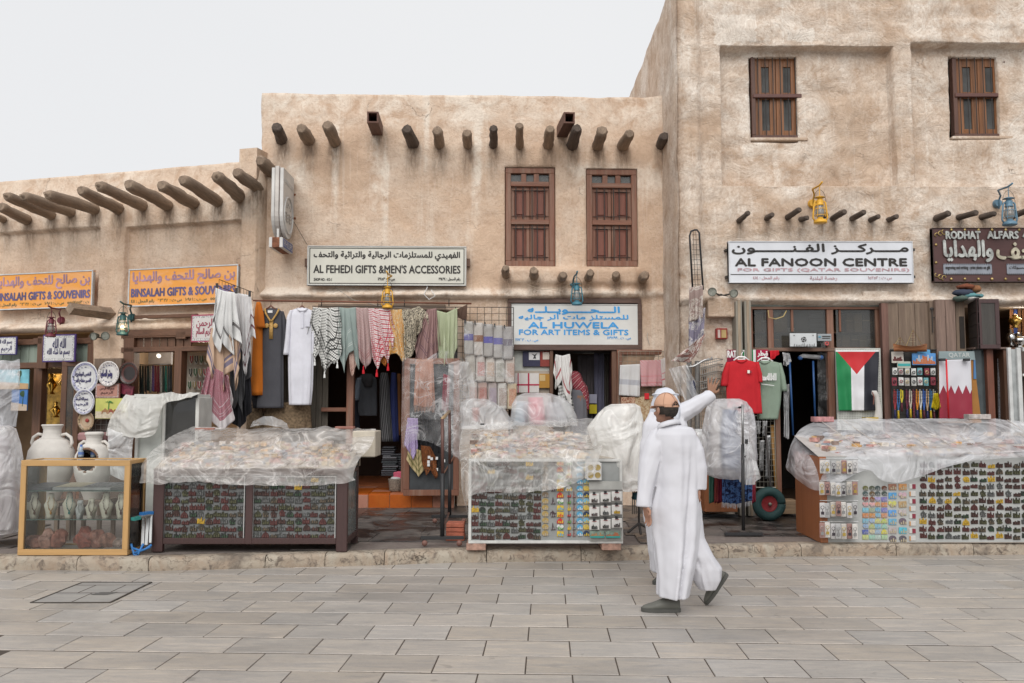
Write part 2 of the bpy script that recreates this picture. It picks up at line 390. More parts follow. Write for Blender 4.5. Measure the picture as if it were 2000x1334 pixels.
# ---------------------------------------------------------------- street, kerb, pavement
TH=math.radians(2.36);CT,ST=math.cos(TH),math.sin(TH)
def rd(u,d):return (u*CT+d*ST,-u*ST+d*CT)
M_GROUND=stone((.3,.28,.26),(.36,.34,.31),.8,1.0,(1,1,1),.004)
g=MB();g.add([(-300,-300,-.03),(300,-300,-.03),(300,300,-.03),(-300,300,-.03)],[(0,1,2,3)])
tag(g.build('ground',M_GROUND),kind='structure')
g=MB();g.add([(-9,3.5,-.004),(9,3.5,-.004),(9,9.9,-.004),(-9,9.9,-.004)],[(0,1,2,3)])
street=tag(g.build('street_paving',stone((.06,.042,.03),(.09,.06,.04),.95,3.0)),kind='structure')
M_PAVE=stone((.335,.315,.295),(.455,.41,.36),.36,1.25,(.45,2.6,1),.006,.6,.2,.5)
def slab(L,Wd,h,seed):
 m=MB();b=.002
 def c(x,y,z):return (x,y,z)
 out=[(-L/2,-Wd/2),(L/2,-Wd/2),(L/2,Wd/2),(-L/2,Wd/2)];inn=[(x*(1-2*b/L),y*(1-2*b/Wd))for x,y in out]
 rs=random.Random(seed);tz=[rs.uniform(-.0015,.0015)for _ in range(4)]
 vs=[(x,y,-h)for x,y in out]+[(x,y,-.003+tz[i])for i,(x,y)in enumerate(out)]+[(x,y,tz[i])for i,(x,y)in enumerate(inn)]
 m.add(vs,[(0,3,2,1)]+[(i,(i+1)%4,4+(i+1)%4,4+i)for i in range(4)]+[(4+i,4+(i+1)%4,8+(i+1)%4,8+i)for i in range(4)]+[(8,9,10,11)])
 me=bpy.data.meshes.new('paver');me.from_pydata(m.v,[],m.f);return me
def put(me,name,parent,loc,rz=0.0,mat=None,tilt=0.0):
 if mat is not None and not me.materials:me.materials.append(mat)
 o=bpy.data.objects.new(name,me);COL.objects.link(o);o.parent=parent
 o.location=Vector(loc)-(ORG[parent.name]if parent else Vector((0,0,0)));o.rotation_euler=(rnd(-tilt,tilt),rnd(-tilt,tilt),rz);return o
pav=[slab(.559,.357,.03,i)for i in range(4)]
u_h=G(70,1182);man0=None
for k in range(-1,13):
 D=4.99+.3755*k+.188
 u0=-2.127+(.2835 if k%2 else 0.0)+.2835
 half=.6*D+.45
 n0,n1=math.ceil((-half-u0)/.567),math.floor((half-u0)/.567)
 for i in range(n0,n1+1):
  x,y=rd(u0+i*.567,D)
  put(pav[(i*7+k*3)%4],'paver',street,(x,y,rnd(-.0015,.0015)),-TH,M_PAVE)
a,b,c,d_=G(60,1178),G(215,1177.5),G(296,1138),G(160,1138.5)
mh=thing('access_cover',G(170,1158,.0),'tile-inlaid metal access cover flush in the paving at the left','access cover')
m=MB()
for p,q in ((a,b),(b,c),(c,d_),(d_,a)):
 m.bar(p+Vector((0,0,.003)),q+Vector((0,0,.003)),.016,.008)
m.build('frame',plain((.07,.06,.05),.6,.3),mh)
m=MB();lift=Vector((0,0,.0035));m.add([a+lift,b+lift,c+lift,d_+lift],[(0,1,2,3)]);m.build('inlay',stone((.29,.275,.26),(.37,.345,.31),.6,.8,(.5,2,1),.003),mh)
m=MB();e=G(196,1160,.0045)
m.add([e+Vector((-.07,-.04,.002)),e+Vector((.08,-.04,.002)),e+Vector((.12,.07,.002)),e+Vector((-.03,.07,.002))],[(0,1,2,3)]);m.build('key_plate',plain((.1,.095,.09),.6),mh)
def joint(p,q,w=.006):
 m=MB();m.bar(p+Vector((0,0,.0045)),q+Vector((0,0,.0045)),w,.002);return m
m=joint(lerp(a,d_,.45),lerp(b,c,.45));j2=joint(lerp(a,d_,.85),lerp(b,c,.85));m.add(j2.v,j2.f)
for s0,t0,t1 in ((.5,0,.45),(.3,.45,.85),(.72,.45,.85)):
 j=joint(lerp(lerp(a,d_,t0),lerp(b,c,t0),s0),lerp(lerp(a,d_,t1),lerp(b,c,t1),s0));m.add(j.v,j.f)
m.build('joints',plain((.07,.05,.04),.9),mh)
KERB=[(-7.2,8.80),(-5.13,8.73),(-3.55,8.66),(-1.68,8.92),(-.63,9.115),(1.53,9.28),(2.9,9.49),(5.65,9.61),(7.4,9.7)]
def kerb_y(x):return interp(KERB,x)[0]
PZ=.13
pvm=MB();xs=[-7.2+i*.5 for i in range(30)]
for x0,x1 in zip(xs,xs[1:]):
 pvm.add([(x0,kerb_y(x0)+.1,PZ-.012),(x1,kerb_y(x1)+.1,PZ-.012),(x1,14.8,PZ-.012),(x0,14.8,PZ-.012)],[(0,1,2,3)])
M_SLATE=None
def slate():
 t=NT('wet_slate');v=t.tc('Object');r=t.n('ObjectInfo').outputs['Random']
 off=t.n('CombineXYZ',X=t.math('MULTIPLY',r,37.0),Y=t.math('MULTIPLY',r,91.0),Z=0.0).outputs[0]
 geo=t.n('NewGeometry').outputs['Position']
 v1=t.n('VectorMath',{'operation':'ADD'},_0=v,_1=off).outputs[0]
 a=t.noise(v1,5,7,.65,.6);b=t.noise(geo,1.6,5,.6,.4)
 c=t.mix(t.ramp(a,.35,.65),(.075,.068,.064),(.15,.125,.11));wet=t.ramp(b,.46,.56)
 c=t.mix(wet,c,t.mix(a,(.02,.018,.018),(.045,.036,.032)))
 dry=t.ramp(t.noise(geo,2.4,6,.7,1.0),.58,.68);c=t.mix(t.math('MULTIPLY',dry,.5),c,(.22,.19,.165))
 ro=t.math('SUBTRACT',.78,t.math('MULTIPLY',wet,.5))
 return t.fin(Base_Color=c,Roughness=ro,Normal=t.bump(t.math('ADD',a,t.noise(v1,30,4)),.5,.005))
M_SLATE=slate()
pave=tag(pvm.build('pavement',stone((.2,.17,.15),(.14,.11,.1),.9,2.0),origin=(0,10,0)),kind='structure')
sl=[slab(.588,.588,.02,20+i)for i in range(3)]
for k in range(0,9):
 for i in range(-12,15):
  x,y=rd(i*.594+.1*(k%2),9.35+k*.594)
  if y-.3<kerb_y(x)+.19 or y>13.6:continue
  px=1000+x/y*1700
  if not (-60<px<60 or 640<px<960 or 1190<px<1640):continue
  put(sl[(i+k)%3],'slate_tile',pave,(x,y,PZ+rnd(0,.003)),-TH,M_SLATE,.002)
def kerbmat():
 t=NT('kerb_stone');v=t.tc('Object');r=t.n('ObjectInfo').outputs['Random']
 off=t.n('CombineXYZ',X=t.math('MULTIPLY',r,31.0)).outputs[0];v1=t.n('VectorMath',{'operation':'ADD'},_0=v,_1=off).outputs[0]
 a=t.noise(v1,3,7,.68,1.0);b=t.noise(v1,12,6,.7,.8)
 c=t.mix(t.ramp(a,.38,.62),(.33,.255,.19),(.39,.345,.28));c=t.mix(t.ramp(b,.5,.64),c,(.15,.12,.095))
 g_=t.noise(v1,2.1,5,.6);c=t.mix(t.math('MULTIPLY',t.ramp(g_,.56,.66),.7),c,(.13,.105,.085))
 w_=t.n('TexNoise',Vector=v1,Scale=6.0,Detail=4).outputs['Color'];vv=t.n('VectorMath',{'operation':'ADD'},_0=v1,_1=t.n('VectorMath',{'operation':'SCALE'},_0=w_,Scale=.35).outputs[0]).outputs[0]
 vo=t.n('TexVoronoi',{'feature':'DISTANCE_TO_EDGE'},Vector=vv,Scale=5.0).outputs['Distance']
 cr=t.math('MULTIPLY',t.ramp(vo,0,.02,(1,1,1),(0,0,0)),t.ramp(t.noise(v1,2.6,2),.54,.6));c=t.mix(t.math('MULTIPLY',cr,.75),c,(.06,.045,.035))
 h=t.math('SUBTRACT',t.math('ADD',a,b),t.math('MULTIPLY',cr,.7))
 return t.fin(Base_Color=c,Roughness=.85,Normal=t.bump(h,.8,.018))
M_KERB=kerbmat()
kerb=thing('kerb',(0,9,0),None,None,None,'structure')
x=-6.8
while x<7.2:
 L=rnd(.45,1.1);x1=min(x+L,7.3);m=MB();n=12;sd0=rnd(0,50)
 base=[(0.0,-.02),(-.004,.04),(.0,.085),(.012,.112),(.035,.127),(.1,.132),(.19,.131),(.2,.1),(.2,-.02)]
 def kf(u,v,x=x,x1=x1,sd0=sd0):
  xx=lerp(x+.004,x1-.004,u);i=v*(len(base)-1);j=min(int(i),len(base)-2);k=i-j
  o=lerp(base[j][0],base[j+1][0],k);z=lerp(base[j][1],base[j+1][1],k)
  j_=.013*frac(xx*1.4,z*3,sd0,3.0,4);yy=kerb_y(xx)+o+j_
  return (xx,yy,z+(.006*nz(xx,o,sd0,7)-.004 if z>.1 else 0))
 m.grid(kf,n,16);vs=[kf(0,i/16)for i in range(17)];m.add(vs,[tuple(range(17))]);vs=[kf(1,i/16)for i in range(17)];m.add(vs,[tuple(range(16,-1,-1))])
 m.build('kerb_stone',M_KERB,kerb,True);x=x1
# ---------------------------------------------------------------- walls of rendered earth
STAIN={'A':[],'B':[],'C':[]}
def wall(name,P,x0,x1,z0,z1,holes,off,mat,parent,key,step=.036,reveal=.3,pale=None,topwob=.02,leftwob=0.0,edges=()):
 def marks(a,b,extra,eg):
  n=max(2,int((b-a)/step));L=[a+(b-a)*i/n for i in range(n+1)]
  for e in extra:
   if a<e<b:j=min(range(len(L)),key=lambda q:abs(L[q]-e));L[j]=e if 0<j<len(L)-1 else L[j]
  return sorted(set(L+[e+d for e in eg for d in (-.03,-.014,0,.014,.03)if a<e+d<b]))
 X=marks(x0,x1,[h[i]for h in holes for i in (0,1)],[h[i]for h in edges for i in (0,1)]);Z=marks(z0,z1,[h[i]for h in holes for i in (2,3)],[h[i]for h in edges for i in (2,3)])
 nx,nzv=len(X),len(Z);vs=[];st=[];pl=[];OF=[]
 stains=STAIN[key]
 for z in Z:
  for x in X:
   o=off(x,z);OF.append(o)
   zz=z+(topwob*frac(x,3.1,0,1.3,4)if z == Z[-1]else 0);xx=x+(leftwob*frac(z,9.1,0,1.5,4)if x == X[0]else 0)
   vs.append(P.at(xx,zz,o))
   s_=0.0
   for (sx,sz,rw_,ln,am)in stains:
    dx=abs(x-sx);dz=sz-z
    if dx<rw_*1.4 and-.12<dz<ln:
     s_=max(s_,am*(1-sm(.3*rw_,rw_*1.4,dx))*(1-sm(0,ln,max(0,dz)))*sm(-.12,0.02,dz))
   st.append(s_);pl.append(pale(x,z)if pale else 0.0)
 def inhole(i,j):
  cx,cz=(X[i]+X[i+1])/2,(Z[j]+Z[j+1])/2
  return any(h[0]<cx<h[1]and h[2]<cz<h[3]for h in holes)
 fs=[];solidc={}
 for j in range(nzv-1):
  for i in range(nx-1):
   solidc[i,j]=not inhole(i,j)
   if solidc[i,j]:a=j*nx+i;fs.append((a,a+1,a+nx+1,a+nx))
 back={}
 def bk(i,j):
  if (i,j)not in back:
   x,z=X[i],Z[j];back[i,j]=len(vs);vs.append(P.at(x,z,-reveal));st.append(st[j*nx+i]);pl.append(0)
  return back[i,j]
 def g_(i,j):return solidc.get((i,j),False)
 for j in range(nzv):
  for i in range(nx):
   v=j*nx+i
   if i<nx-1 and g_(i,j)!= g_(i,j-1):fs.append((v,v+1,bk(i+1,j),bk(i,j)))
   if j<nzv-1 and g_(i,j)!= g_(i-1,j):fs.append((v,v+nx,bk(i,j+1),bk(i,j)))
 m=MB();m.add(vs,fs);m.at={'stain':st,'pale':pl}
 o=m.build(name,mat,parent,True)
 bm=bmesh.new();bm.from_mesh(o.data);bmesh.ops.recalc_face_normals(bm,faces=bm.faces);bm.to_mesh(o.data);bm.free()
 return o
def recess(rs,x,z,e=.03):
 d=0
 for (a,b,c,f,dep)in rs:
  w_=.008*nz(x*2.3,z*2.3,a);d=max(d,dep*sm(a-e+w_,a+e+w_,x)*(1-sm(b-e+w_,b+e+w_,x))*sm(c-e+w_,c+e+w_,z)*(1-sm(f-e+w_,f+e+w_,z)))
 return d
def ledge(x,z,zc,h,dep):    # rough projecting band, sharp undercut below
 zc=zc+.025*frac(x,1.7,2.0,.9,4);t=(z-zc)/h
 if t<-.5 or t>1.3:return 0
 return dep*(1+.45*frac(x,z*2,5.0,3.5,3))*sm(-.5,0,t)*(1-sm(.1,1.3,t))
def rough(x,z,s):return .022*frac(x,z,s,.9,3)+.011*frac(x,z,s+3,4.0,4)+.005*frac(x*.6,z,s+9,11.0,3)
M_PLA=plaster('plaster_left',(.66,.49,.355),(.78,.67,.56),(.54,.385,.275),3.0,.8)
M_PLB=plaster('plaster_middle',(.645,.475,.345),(.78,.68,.575),(.54,.38,.27),11.0,.8)
M_PLC=plaster('plaster_right',(.69,.55,.43),(.88,.81,.725),(.50,.355,.25),23.0,1.5,.32)
bA=thing('left_shop_building',(-6,13.6,0),'low earth-plastered souvenir shop building with long projecting roof poles','building')
bB=thing('middle_shop_building',(-.7,13.2,0),'middle earth-plastered building with two shuttered upper windows','building')
bC=thing('right_shop_building',(5,12.1,0),'tall pale-plastered building on the right with barred upper windows','building')
POLA=[((-30,410),(8,430),.055),((0,405),(53,430),.08),((13,384),(101,420),.08),((46,381),(140,414),.08),((93,377),(185,409),.085),((157,373),(232,408),.08),((193,364),(280,403),.085),((250,359),(329,400),.085),((315,358),(378,398),.085),((356,352),(426,394),.085),((423,342),(470,384),.085),((462,338),(501,366),.08)]
POLB=[((541,248),(550,271),.085),((588,248),(603,273),.085),((639,244),(654,277),.085),((795,249),(806,279),.08),((854,254),(859,282),.075),((912,261),(914,283),.07),((964,251),(964,283),.06),((1015,242),(1015,284),.058),((1074,249),(1070,283),.075),((1128,248),(1118,283),.08),((1177,254),(1168,285),.08),((1230,259),(1217,285),.08),((1298,263),(1289,286),.075)]
GUTB=[((728,224),(737,254)),((1112,225),(1098,257))]
STB=[((987,525),(988,537),.055),((1043,530),(1043,541),.066),((1100,534),(1096,545),.06),((1153,533),(1148,544),.06),((1203,537),(1203,544),.058),((1260,535),(1254,545),.065),((1318,534),(1307,546),.07),((1341,415),(1320,433),.055)]
POLC=[((1462,416),(1444,431),.036),((1509,419),(1496,427),.036),((1562,409),(1538,425),.036),((1578,424),(1565,428),.034),((1615,418),(1605,424),.036),((1650,413),(1628,426),.04),((1688,413),(1666,426),.038),((1717,423),(1702,429),.035),((1752,422),(1736,429),.036),((1854,416),(1827,427),.042),((1908,412),(1872,425),.04),((1944,417),(1918,424),.038),((2010,410),(1972,424),.04)]
for k,P,L in (('A',PA,POLA),('B',PB,POLB+STB),('C',PC,POLC)):
 for tp,bs,r in L:
  q=P.px(*bs);STAIN[k].append((q.x,q.z-r*.6,r*1.5,.75 if r>.05 else .4,1.1))
for tp,bs in GUTB:q=PB.px(*bs);STAIN['B'].append((q.x,q.z-.1,.16,.5,.8))
# --- left building
def hole(P,a):return P.rect(a)
zt=5.33
HA=[hole(PA,(-330,652,178,1013)),hole(PA,(236,642,468,1008))]
for i,h in enumerate(HA):HA[i]=(h[0],h[1],PZ,h[3])
r1,r2=PA.rect((-60,452,190,627)),PA.rect((243,438,469,622))
RA=[(r1[0],r1[1],r1[2]-.05,r1[3],.09),(r2[0],r2[1],r2[2]-.05,r2[3],.09)]
zl=PA.px(120,640).z;xe=PA.px(472,500).x
def offA(x,z):
 o=rough(x,z,1.0)-recess(RA,x,z)+ledge(x,z,zl-.02+(.1 if x>PA.px(235,640).x else 0),.12,.11)
 if x>xe:o += .07*sm(xe,xe+.03,x)
 o += .05*sm(4.3,5.3,z)*0-.1*sm(4.75,5.33,z)
 return o
def paleA(x,z):return .75*sm(4.25,4.5,z)*(.6+.5*nz(x*1.2,z))+.9*(1-sm(0,.12,abs(z-zl-.08)))
wall('wall',PA,-9.6,PA.px(505,500).x,0.02,zt,HA,offA,M_PLA,bA,'A',pale=paleA,edges=RA)
m=MB()   # pilaster head and roof slab
pr=PA.px(474,300).x;m.wbox(PA,pr,PA.px(508,300).x,5.0,5.47,.085,-.3)
m.build('pilaster_head',M_PLA,bA)
m=MB();vs=[PA.at(-9.6,5.2,-.29),PA.at(-3.9,5.2,-.29),Vector((-3.9,17,5.2)),Vector((-9.6,17,5.2))]
m.add(vs+[v+Vector((0,0,.08))for v in vs],[(0,1,2,3),(7,6,5,4),(0,4,5,1),(1,5,6,2),(2,6,7,3),(3,7,4,0)]);m.build('roof',M_PLA,bA)
# --- middle building
xl,xr=PB.px(513,200).x,2.36;zt=PB.px(870,184).z
W1,W2=(986,326,1085,521),(1145,329,1246,521)
HB=[hole(PB,(546,684,627,985)),hole(PB,(629,606,893,985)),hole(PB,(993,585,1205,985)),hole(PB,(1205,585,1251,682)),hole(PB,W1),hole(PB,W2)]
for i in (0,1,2):h=HB[i];HB[i]=(h[0],h[1],PZ,h[3])
zB=PB.px(800,580).z
def offB(x,z):
 o=rough(x,z,21.0)+ledge(x,z,zB+(.0 if x<.1 else .05*sm(.1,1.2,x)),.11,.12 if x<1.9 else .05)
 o += .1*(1-sm(0,3.2,z-.1))*0+.09*sm(xr-.35,xr,x)
 zs=PB.px(1100,520).z
 o += .09*(1-sm(.0,.1,abs(z-(zs-.16))-.08))*sm(-.15,.0,x)*(1-sm(1.85,2.0,x))
 o -= .05*sm(5.2,zt,z)
 return o
def paleB(x,z):
 p=.9*sm(5.75,6.1,z)*(.7+.6*nz(x*2,z*.5));p += 1.1*(1-sm(0,.1,abs(z-zB-.07)))
 p += .8*sm(4.75,5.1,z)*(1-sm(5.2,5.45,z))*sm(.0,.35,nz(x*1.3,z*1.1,4)+.15)
 s_=nz(x*5.1,0.3,z*.15);p += 1.3*sm(.38,.55,s_)*sm(4.2,5.2,z+.8*nz(x*7,1,1))
 return min(1.0,p)
wall('wall',PB,xl,xr,0.02,zt,HB,offB,M_PLB,bB,'B',pale=paleB,leftwob=.04)
m=MB();m.box((xl+.02,PB.y0+.15,zt-.35),(xr,18.5,zt-.12));m.box((xl+.03,PB.y0+.2,5.2),(xl+.3,18.5,zt-.03));m.build('roof',M_PLB,bB)
# --- right building
xc=2.33;zt=7.75
W3,W4=(1471,101,1566,268),(1866,101,1965,265)
HC=[hole(PC,(1441,600,1727,1013)),hole(PC,(1884,596,2120,1013)),hole(PC,W3),hole(PC,W4)]
for i in (0,1):h=HC[i];HC[i]=(h[0],h[1],PZ,h[3])
a_,b_=PC.rect((1410,91,1748,361)),PC.rect((1785,85,2120,363))
RC=[(*a_,.19),(*b_,.19)]
zC=PC.px(1600,588).z;xp0,xp1=PC.px(1345,300).x,PC.px(1408,300).x
def offC(x,z):
 o=1.5*rough(x,z,41.0)-recess(RC,x,z,.014)+ledge(x,z,zC,.1,.13)
 o += .10*sm(xp0-.16,xp0-.05,x)*(1-sm(xp0+.1,xp0+.2,x))            # rounded corner rib
 if z<3.1:o -= .1*(1-sm(zC-.12,zC-.02,z))*sm(PC.px(1440,500).x,PC.px(1446,500).x,x)
 o += .02*frac(x*.5,z*2.2,3.3,2.2,3)
 return o
def paleC(x,z):
 p=.55*sm(0,.3,nz(x*.9,z*.8,7)+.12)
 for (u0,v0,u1,v1)in ((1398,30,1474,84),(1540,58,1588,84)):
  q=PC.rect((u0,v0,u1,v1));w_=.06*frac(x,z,1,6,3)
  if q[0]+w_<x<q[1]+w_ and q[2]+w_<z<q[3]+w_:p=3.0
 return p
wall('wall',PC,xc-.01,9.2,0.02,zt,HC,offC,M_PLC,bC,'C',pale=paleC,edges=RC)
m=MB()
m.grid(lambda u,v:(xc-.02*frac(v*8,u*7,3.3,1.2,4)-.05*(1-v),11.93+u*8.5,.02+v*(zt-.02+.03*frac(u*8,2,2,.8,3))),150,150)
m.at={'pale':[.3]*len(m.v),'stain':[0.0]*len(m.v)}
m.build('side_wall',M_PLC,bC,True)
m=MB();m.box((xc+.02,12.3,zt-.3),(9.2,20.5,zt-.1));m.build('roof',M_PLC,bC)
m=MB();m.pbox(PC,(1383,582,1438,619),.16,-.02);bev(m.build('bracket_block',M_PLC,bC),.02,3)
m=MB();m.pbox(PC,(1686,568,1738,590),.07,-.1);bev(m.build('bracket_block',M_PLC,bC),.02,3)
m=MB();m.pbox(PC,(1768,570,1816,592),.05,-.1);bev(m.build('bracket_block',M_PLC,bC),.02,3)
# --- roof poles
def pole(P,tp,bs,r,parent,mat,n=9,nub=False,name='roof_pole',sq=False):
 r *= 1.12
 b0=P.px(*bs);Yt=b0.y*(HOR-bs[1])/(HOR-tp[1]);t0=W(tp[0],tp[1],Yt);t0.z=b0.z+.02*rnd(-1,1)
 d=(t0-b0).normalized();m=MB();pts=[b0-d*.25];rs=[r]
 L=(t0-b0).length;k=6
 for i in range(k+1):
  pts.append(b0+d*L*(i/k)*.93);rs.append(r*(1+.16*nz(i*.9,b0.x*3))*(.90+.10*(1-i/k)));pts[-1]=pts[-1]+(0 if sq else 1)*r*.14*Vector((nz(i*.5,b0.x*5),0,nz(i*.5,b0.x*5+9)))
 pts.append(b0+d*L);rs.append(r*(.95 if sq else .62))
 if nub:pts.append(b0+d*(L+.01));rs.append(r*.3);pts.append(b0+d*(L+.07));rs.append(r*.18)
 m.tube(pts,rs,4 if sq else n,jitter=.2 if not sq else 0);o=m.build(name,mat,parent)
 for p in o.data.polygons:p.use_smooth=not sq and abs(p.normal.dot(d))<.6
 return o
for i,(tp,bs,r)in enumerate(POLA):pole(PA,tp,bs,r,bA,M_POLE,8,i in (2,3,4,6,10))
pole(PA,(136,603),(218,613),.085,bA,M_POLE,4,sq=True)
for i,(tp,bs,r)in enumerate(POLB):pole(PB,tp,bs,r,bB,M_POLE if i%3 else M_POLED,8)
pole(PB,(507,312),(532,336),.085,bB,M_POLE,8)
for tp,bs,r in STB:pole(PB,tp,bs,r,bB,M_POLE,8)
for tp,bs,r in POLC:pole(PC,tp,bs,r,bC,M_POLED,10)
for tp,bs in GUTB:
 b0=PB.px(*bs);Yt=b0.y*(HOR-bs[1])/(HOR-tp[1]);t0=W(*tp,Yt);t0.z=b0.z-.03;d=(t0-b0).normalized()
 ax=d.cross(Vector((0,0,1))).normalized();up=ax.cross(d);m=MB();r=.082;th=.022
 for sgn,A,B in ((-1,ax,up),(1,ax,up),(-1,up,ax),(1,up,ax)):
  m.obox((b0+t0)/2+A*sgn*(r-th/2)-d*.1,A*th/2,d*((t0-b0).length/2+.1),B*(r if A is ax else r-th))
 m.build('rain_spout',wood((.13,.06,.042),'y',.7),bB)
# ---------------------------------------------------------------- generic makers
FORM={'ا':(0xFE8D,0xFE8E,0,0),'ب':(0xFE8F,0xFE90,0xFE91,0xFE92),'ة':(0xFE93,0xFE94,0,0),'ت':(0xFE95,0xFE96,0xFE97,0xFE98),'ث':(0xFE99,0xFE9A,0xFE9B,0xFE9C),'ج':(0xFE9D,0xFE9E,0xFE9F,0xFEA0),'ح':(0xFEA1,0xFEA2,0xFEA3,0xFEA4),'خ':(0xFEA5,0xFEA6,0xFEA7,0xFEA8),'د':(0xFEA9,0xFEAA,0,0),'ر':(0xFEAD,0xFEAE,0,0),'ز':(0xFEAF,0xFEB0,0,0),'س':(0xFEB1,0xFEB2,0xFEB3,0xFEB4),'ش':(0xFEB5,0xFEB6,0xFEB7,0xFEB8),'ص':(0xFEB9,0xFEBA,0xFEBB,0xFEBC),'ف':(0xFED1,0xFED2,0xFED3,0xFED4),'ق':(0xFED5,0xFED6,0xFED7,0xFED8),'ك':(0xFED9,0xFEDA,0xFEDB,0xFEDC),'ل':(0xFEDD,0xFEDE,0xFEDF,0xFEE0),'م':(0xFEE1,0xFEE2,0xFEE3,0xFEE4),'ن':(0xFEE5,0xFEE6,0xFEE7,0xFEE8),'ه':(0xFEE9,0xFEEA,0xFEEB,0xFEEC),'و':(0xFEED,0xFEEE,0,0),'ي':(0xFEF1,0xFEF2,0xFEF3,0xFEF4),'ـ':(0x640,)*4}
def shape_ar(t):
 out=[]
 for w_ in t.split(' '):
  if not any(ch in FORM for ch in w_):out.append(w_);continue
  r=[];n=len(w_)
  for i,ch in enumerate(w_):
   if ch not in FORM:r.append(ch);continue
   p=i>0 and w_[i-1]in FORM and FORM[w_[i-1]][2];x=i<n-1 and w_[i+1]in FORM and FORM[ch][2]
   r.append(chr(FORM[ch][3 if p and x else 2 if x else 1 if p else 0]))
  out.append(''.join(reversed(r)))
 return ' '.join(reversed(out))
_tcache={}
def glyphs(body):
 if body not in _tcache:
  d=bpy.data.curves.new('tmp','FONT');d.body=body;d.size=1;d.resolution_u=2
  o=bpy.data.objects.new('tmp',d);COL.objects.link(o)
  me=bpy.data.meshes.new_from_object(o.evaluated_get(bpy.context.evaluated_depsgraph_get()))
  vs=[tuple(v.co)for v in me.vertices];fs=[tuple(p.vertices)for p in me.polygons]
  bpy.data.objects.remove(o);bpy.data.curves.remove(d);bpy.data.meshes.remove(me);_tcache[body]=(vs,fs)
 return _tcache[body]
def text(body,P,rc,off,mat,parent,bold=0.0,name='lettering',ar=False,depth=0.0,inrect=False):
 """rc: px rect, or (x0,x1,z0,z1) on the plane when inrect"""
 if ar:body=shape_ar(body)
 vs,fs=glyphs(body);xs=[v[0]for v in vs];ys=[v[1]for v in vs]
 x0,x1,z0,z1=rc if inrect else P.rect(rc,off)
 ax,bx,ay,by=min(xs),max(xs),min(ys),max(ys);h=z1-z0;m=MB()
 copies=[(0,0)]+([(bold,0),(-bold,0),(0,bold),(0,-bold)]if bold else [])
 for j,(dx,dy)in enumerate(copies):
  o=off+.0006*j
  m.add([P.at(lerp(x0,x1,(v[0]-ax)/(bx-ax))+dx*h,lerp(z0,z1,(v[1]-ay)/(by-ay))+dy*h,o)for v in vs],fs)
 ob=m.build(name,mat,parent)
 if depth:md=ob.modifiers.new('depth','SOLIDIFY');md.thickness=depth;md.offset=0
 return ob
def panel(P,rc,front,back,mat,parent,name='panel',bevel=.0,inrect=False):
 m=MB()
 if inrect:m.wbox(P,*rc,front,back)
 else:m.pbox(P,rc,front,back)
 o=m.build(name,mat,parent)
 return bev(o,bevel)if bevel else o
def frame_rect(m,P,x0,x1,z0,z1,t,front,back,mi=0):
 m.wbox(P,x0,x1,z1-t,z1,front,back,mi);m.wbox(P,x0,x1,z0,z0+t,front,back,mi)
 m.wbox(P,x0,x0+t,z0+t,z1-t,front,back,mi);m.wbox(P,x1-t,x1,z0+t,z1-t,front,back,mi)
def frame(P,rc,t,front,back,mat,parent,name='frame',inrect=False,bevel=.004):
 m=MB();r=rc if inrect else P.rect(rc,front);frame_rect(m,P,*r,t,front,back)
 o=m.build(name,mat,parent);return bev(o,bevel)if bevel else o
def origin_of(P,rc,off=0):x0,x1,z0,z1=P.rect(rc,off);return P.at((x0+x1)/2,z0,off)
def hang(name,P,top,bot,mat,parent=None,off=.05,fold=5,amp=.03,nu=60,nv=40,label=None,cat=None,group=None,seed=None,drop=None,sag=0.0,smooth=True,fringe=0.0,taper=.14,twist=0.0,thick=.0018):
 """cloth between a px polyline along its top and a px polyline along its hem, folds deepening downwards"""
 seed=rnd(0,99)if seed is None else seed
 T=[(i/(len(top)-1),*p)for i,p in enumerate(top)]
 tot=[0.0]
 for a,b in zip(bot,bot[1:]):tot.append(tot[-1]+math.hypot(b[0]-a[0],b[1]-a[1]))
 B=[(t/tot[-1],*p)for t,p in zip(tot,bot)]
 w0=P.px(*top[0]);w1=P.px(*top[-1]);h0=P.px(*bot[len(bot)//2]);mpx=(w1-w0).length/max(1,math.hypot(top[-1][0]-top[0][0],top[-1][1]-top[0][1]))
 def fn(u,v):     # v=0 hem, v=1 top
  a=interp(T,u);b=interp(B,u);k=1-v
  k2=k
  x=lerp(a[0],b[0],k2);y=lerp(a[1],b[1],k2)+sag*math.sin(math.pi*u)*(1-k)
  ph=fold*2*math.pi*(u+.05*nz(v*2,seed,u*2))+seed
  d=amp*(taper+(1-taper)*k)*(math.sin(ph)+.45*math.sin(2.3*ph+seed+1.5*k))+amp*.9*nz(u*3,v*2.5,seed)*(.3+k)
  x += (amp*.35/mpx)*math.cos(ph)*k
  return P.px(x,y,off+amp+d)
 def uvf(u,v):
  a=interp(T,u);b=interp(B,u);L=math.hypot(a[0]-b[0],a[1]-b[1])*mpx
  W_=max(tot[-1],math.hypot(top[-1][0]-top[0][0],top[-1][1]-top[0][1]))*mpx
  return (u*W_,v*L)
 m=MB();m.grid(fn,nu,nv,uvf);o=m.build(name,mat,parent,smooth)
 if thick:md=o.modifiers.new('thickness','SOLIDIFY');md.thickness=thick;md.offset=0
 if cat:tag(o,label,cat,group)
 return o
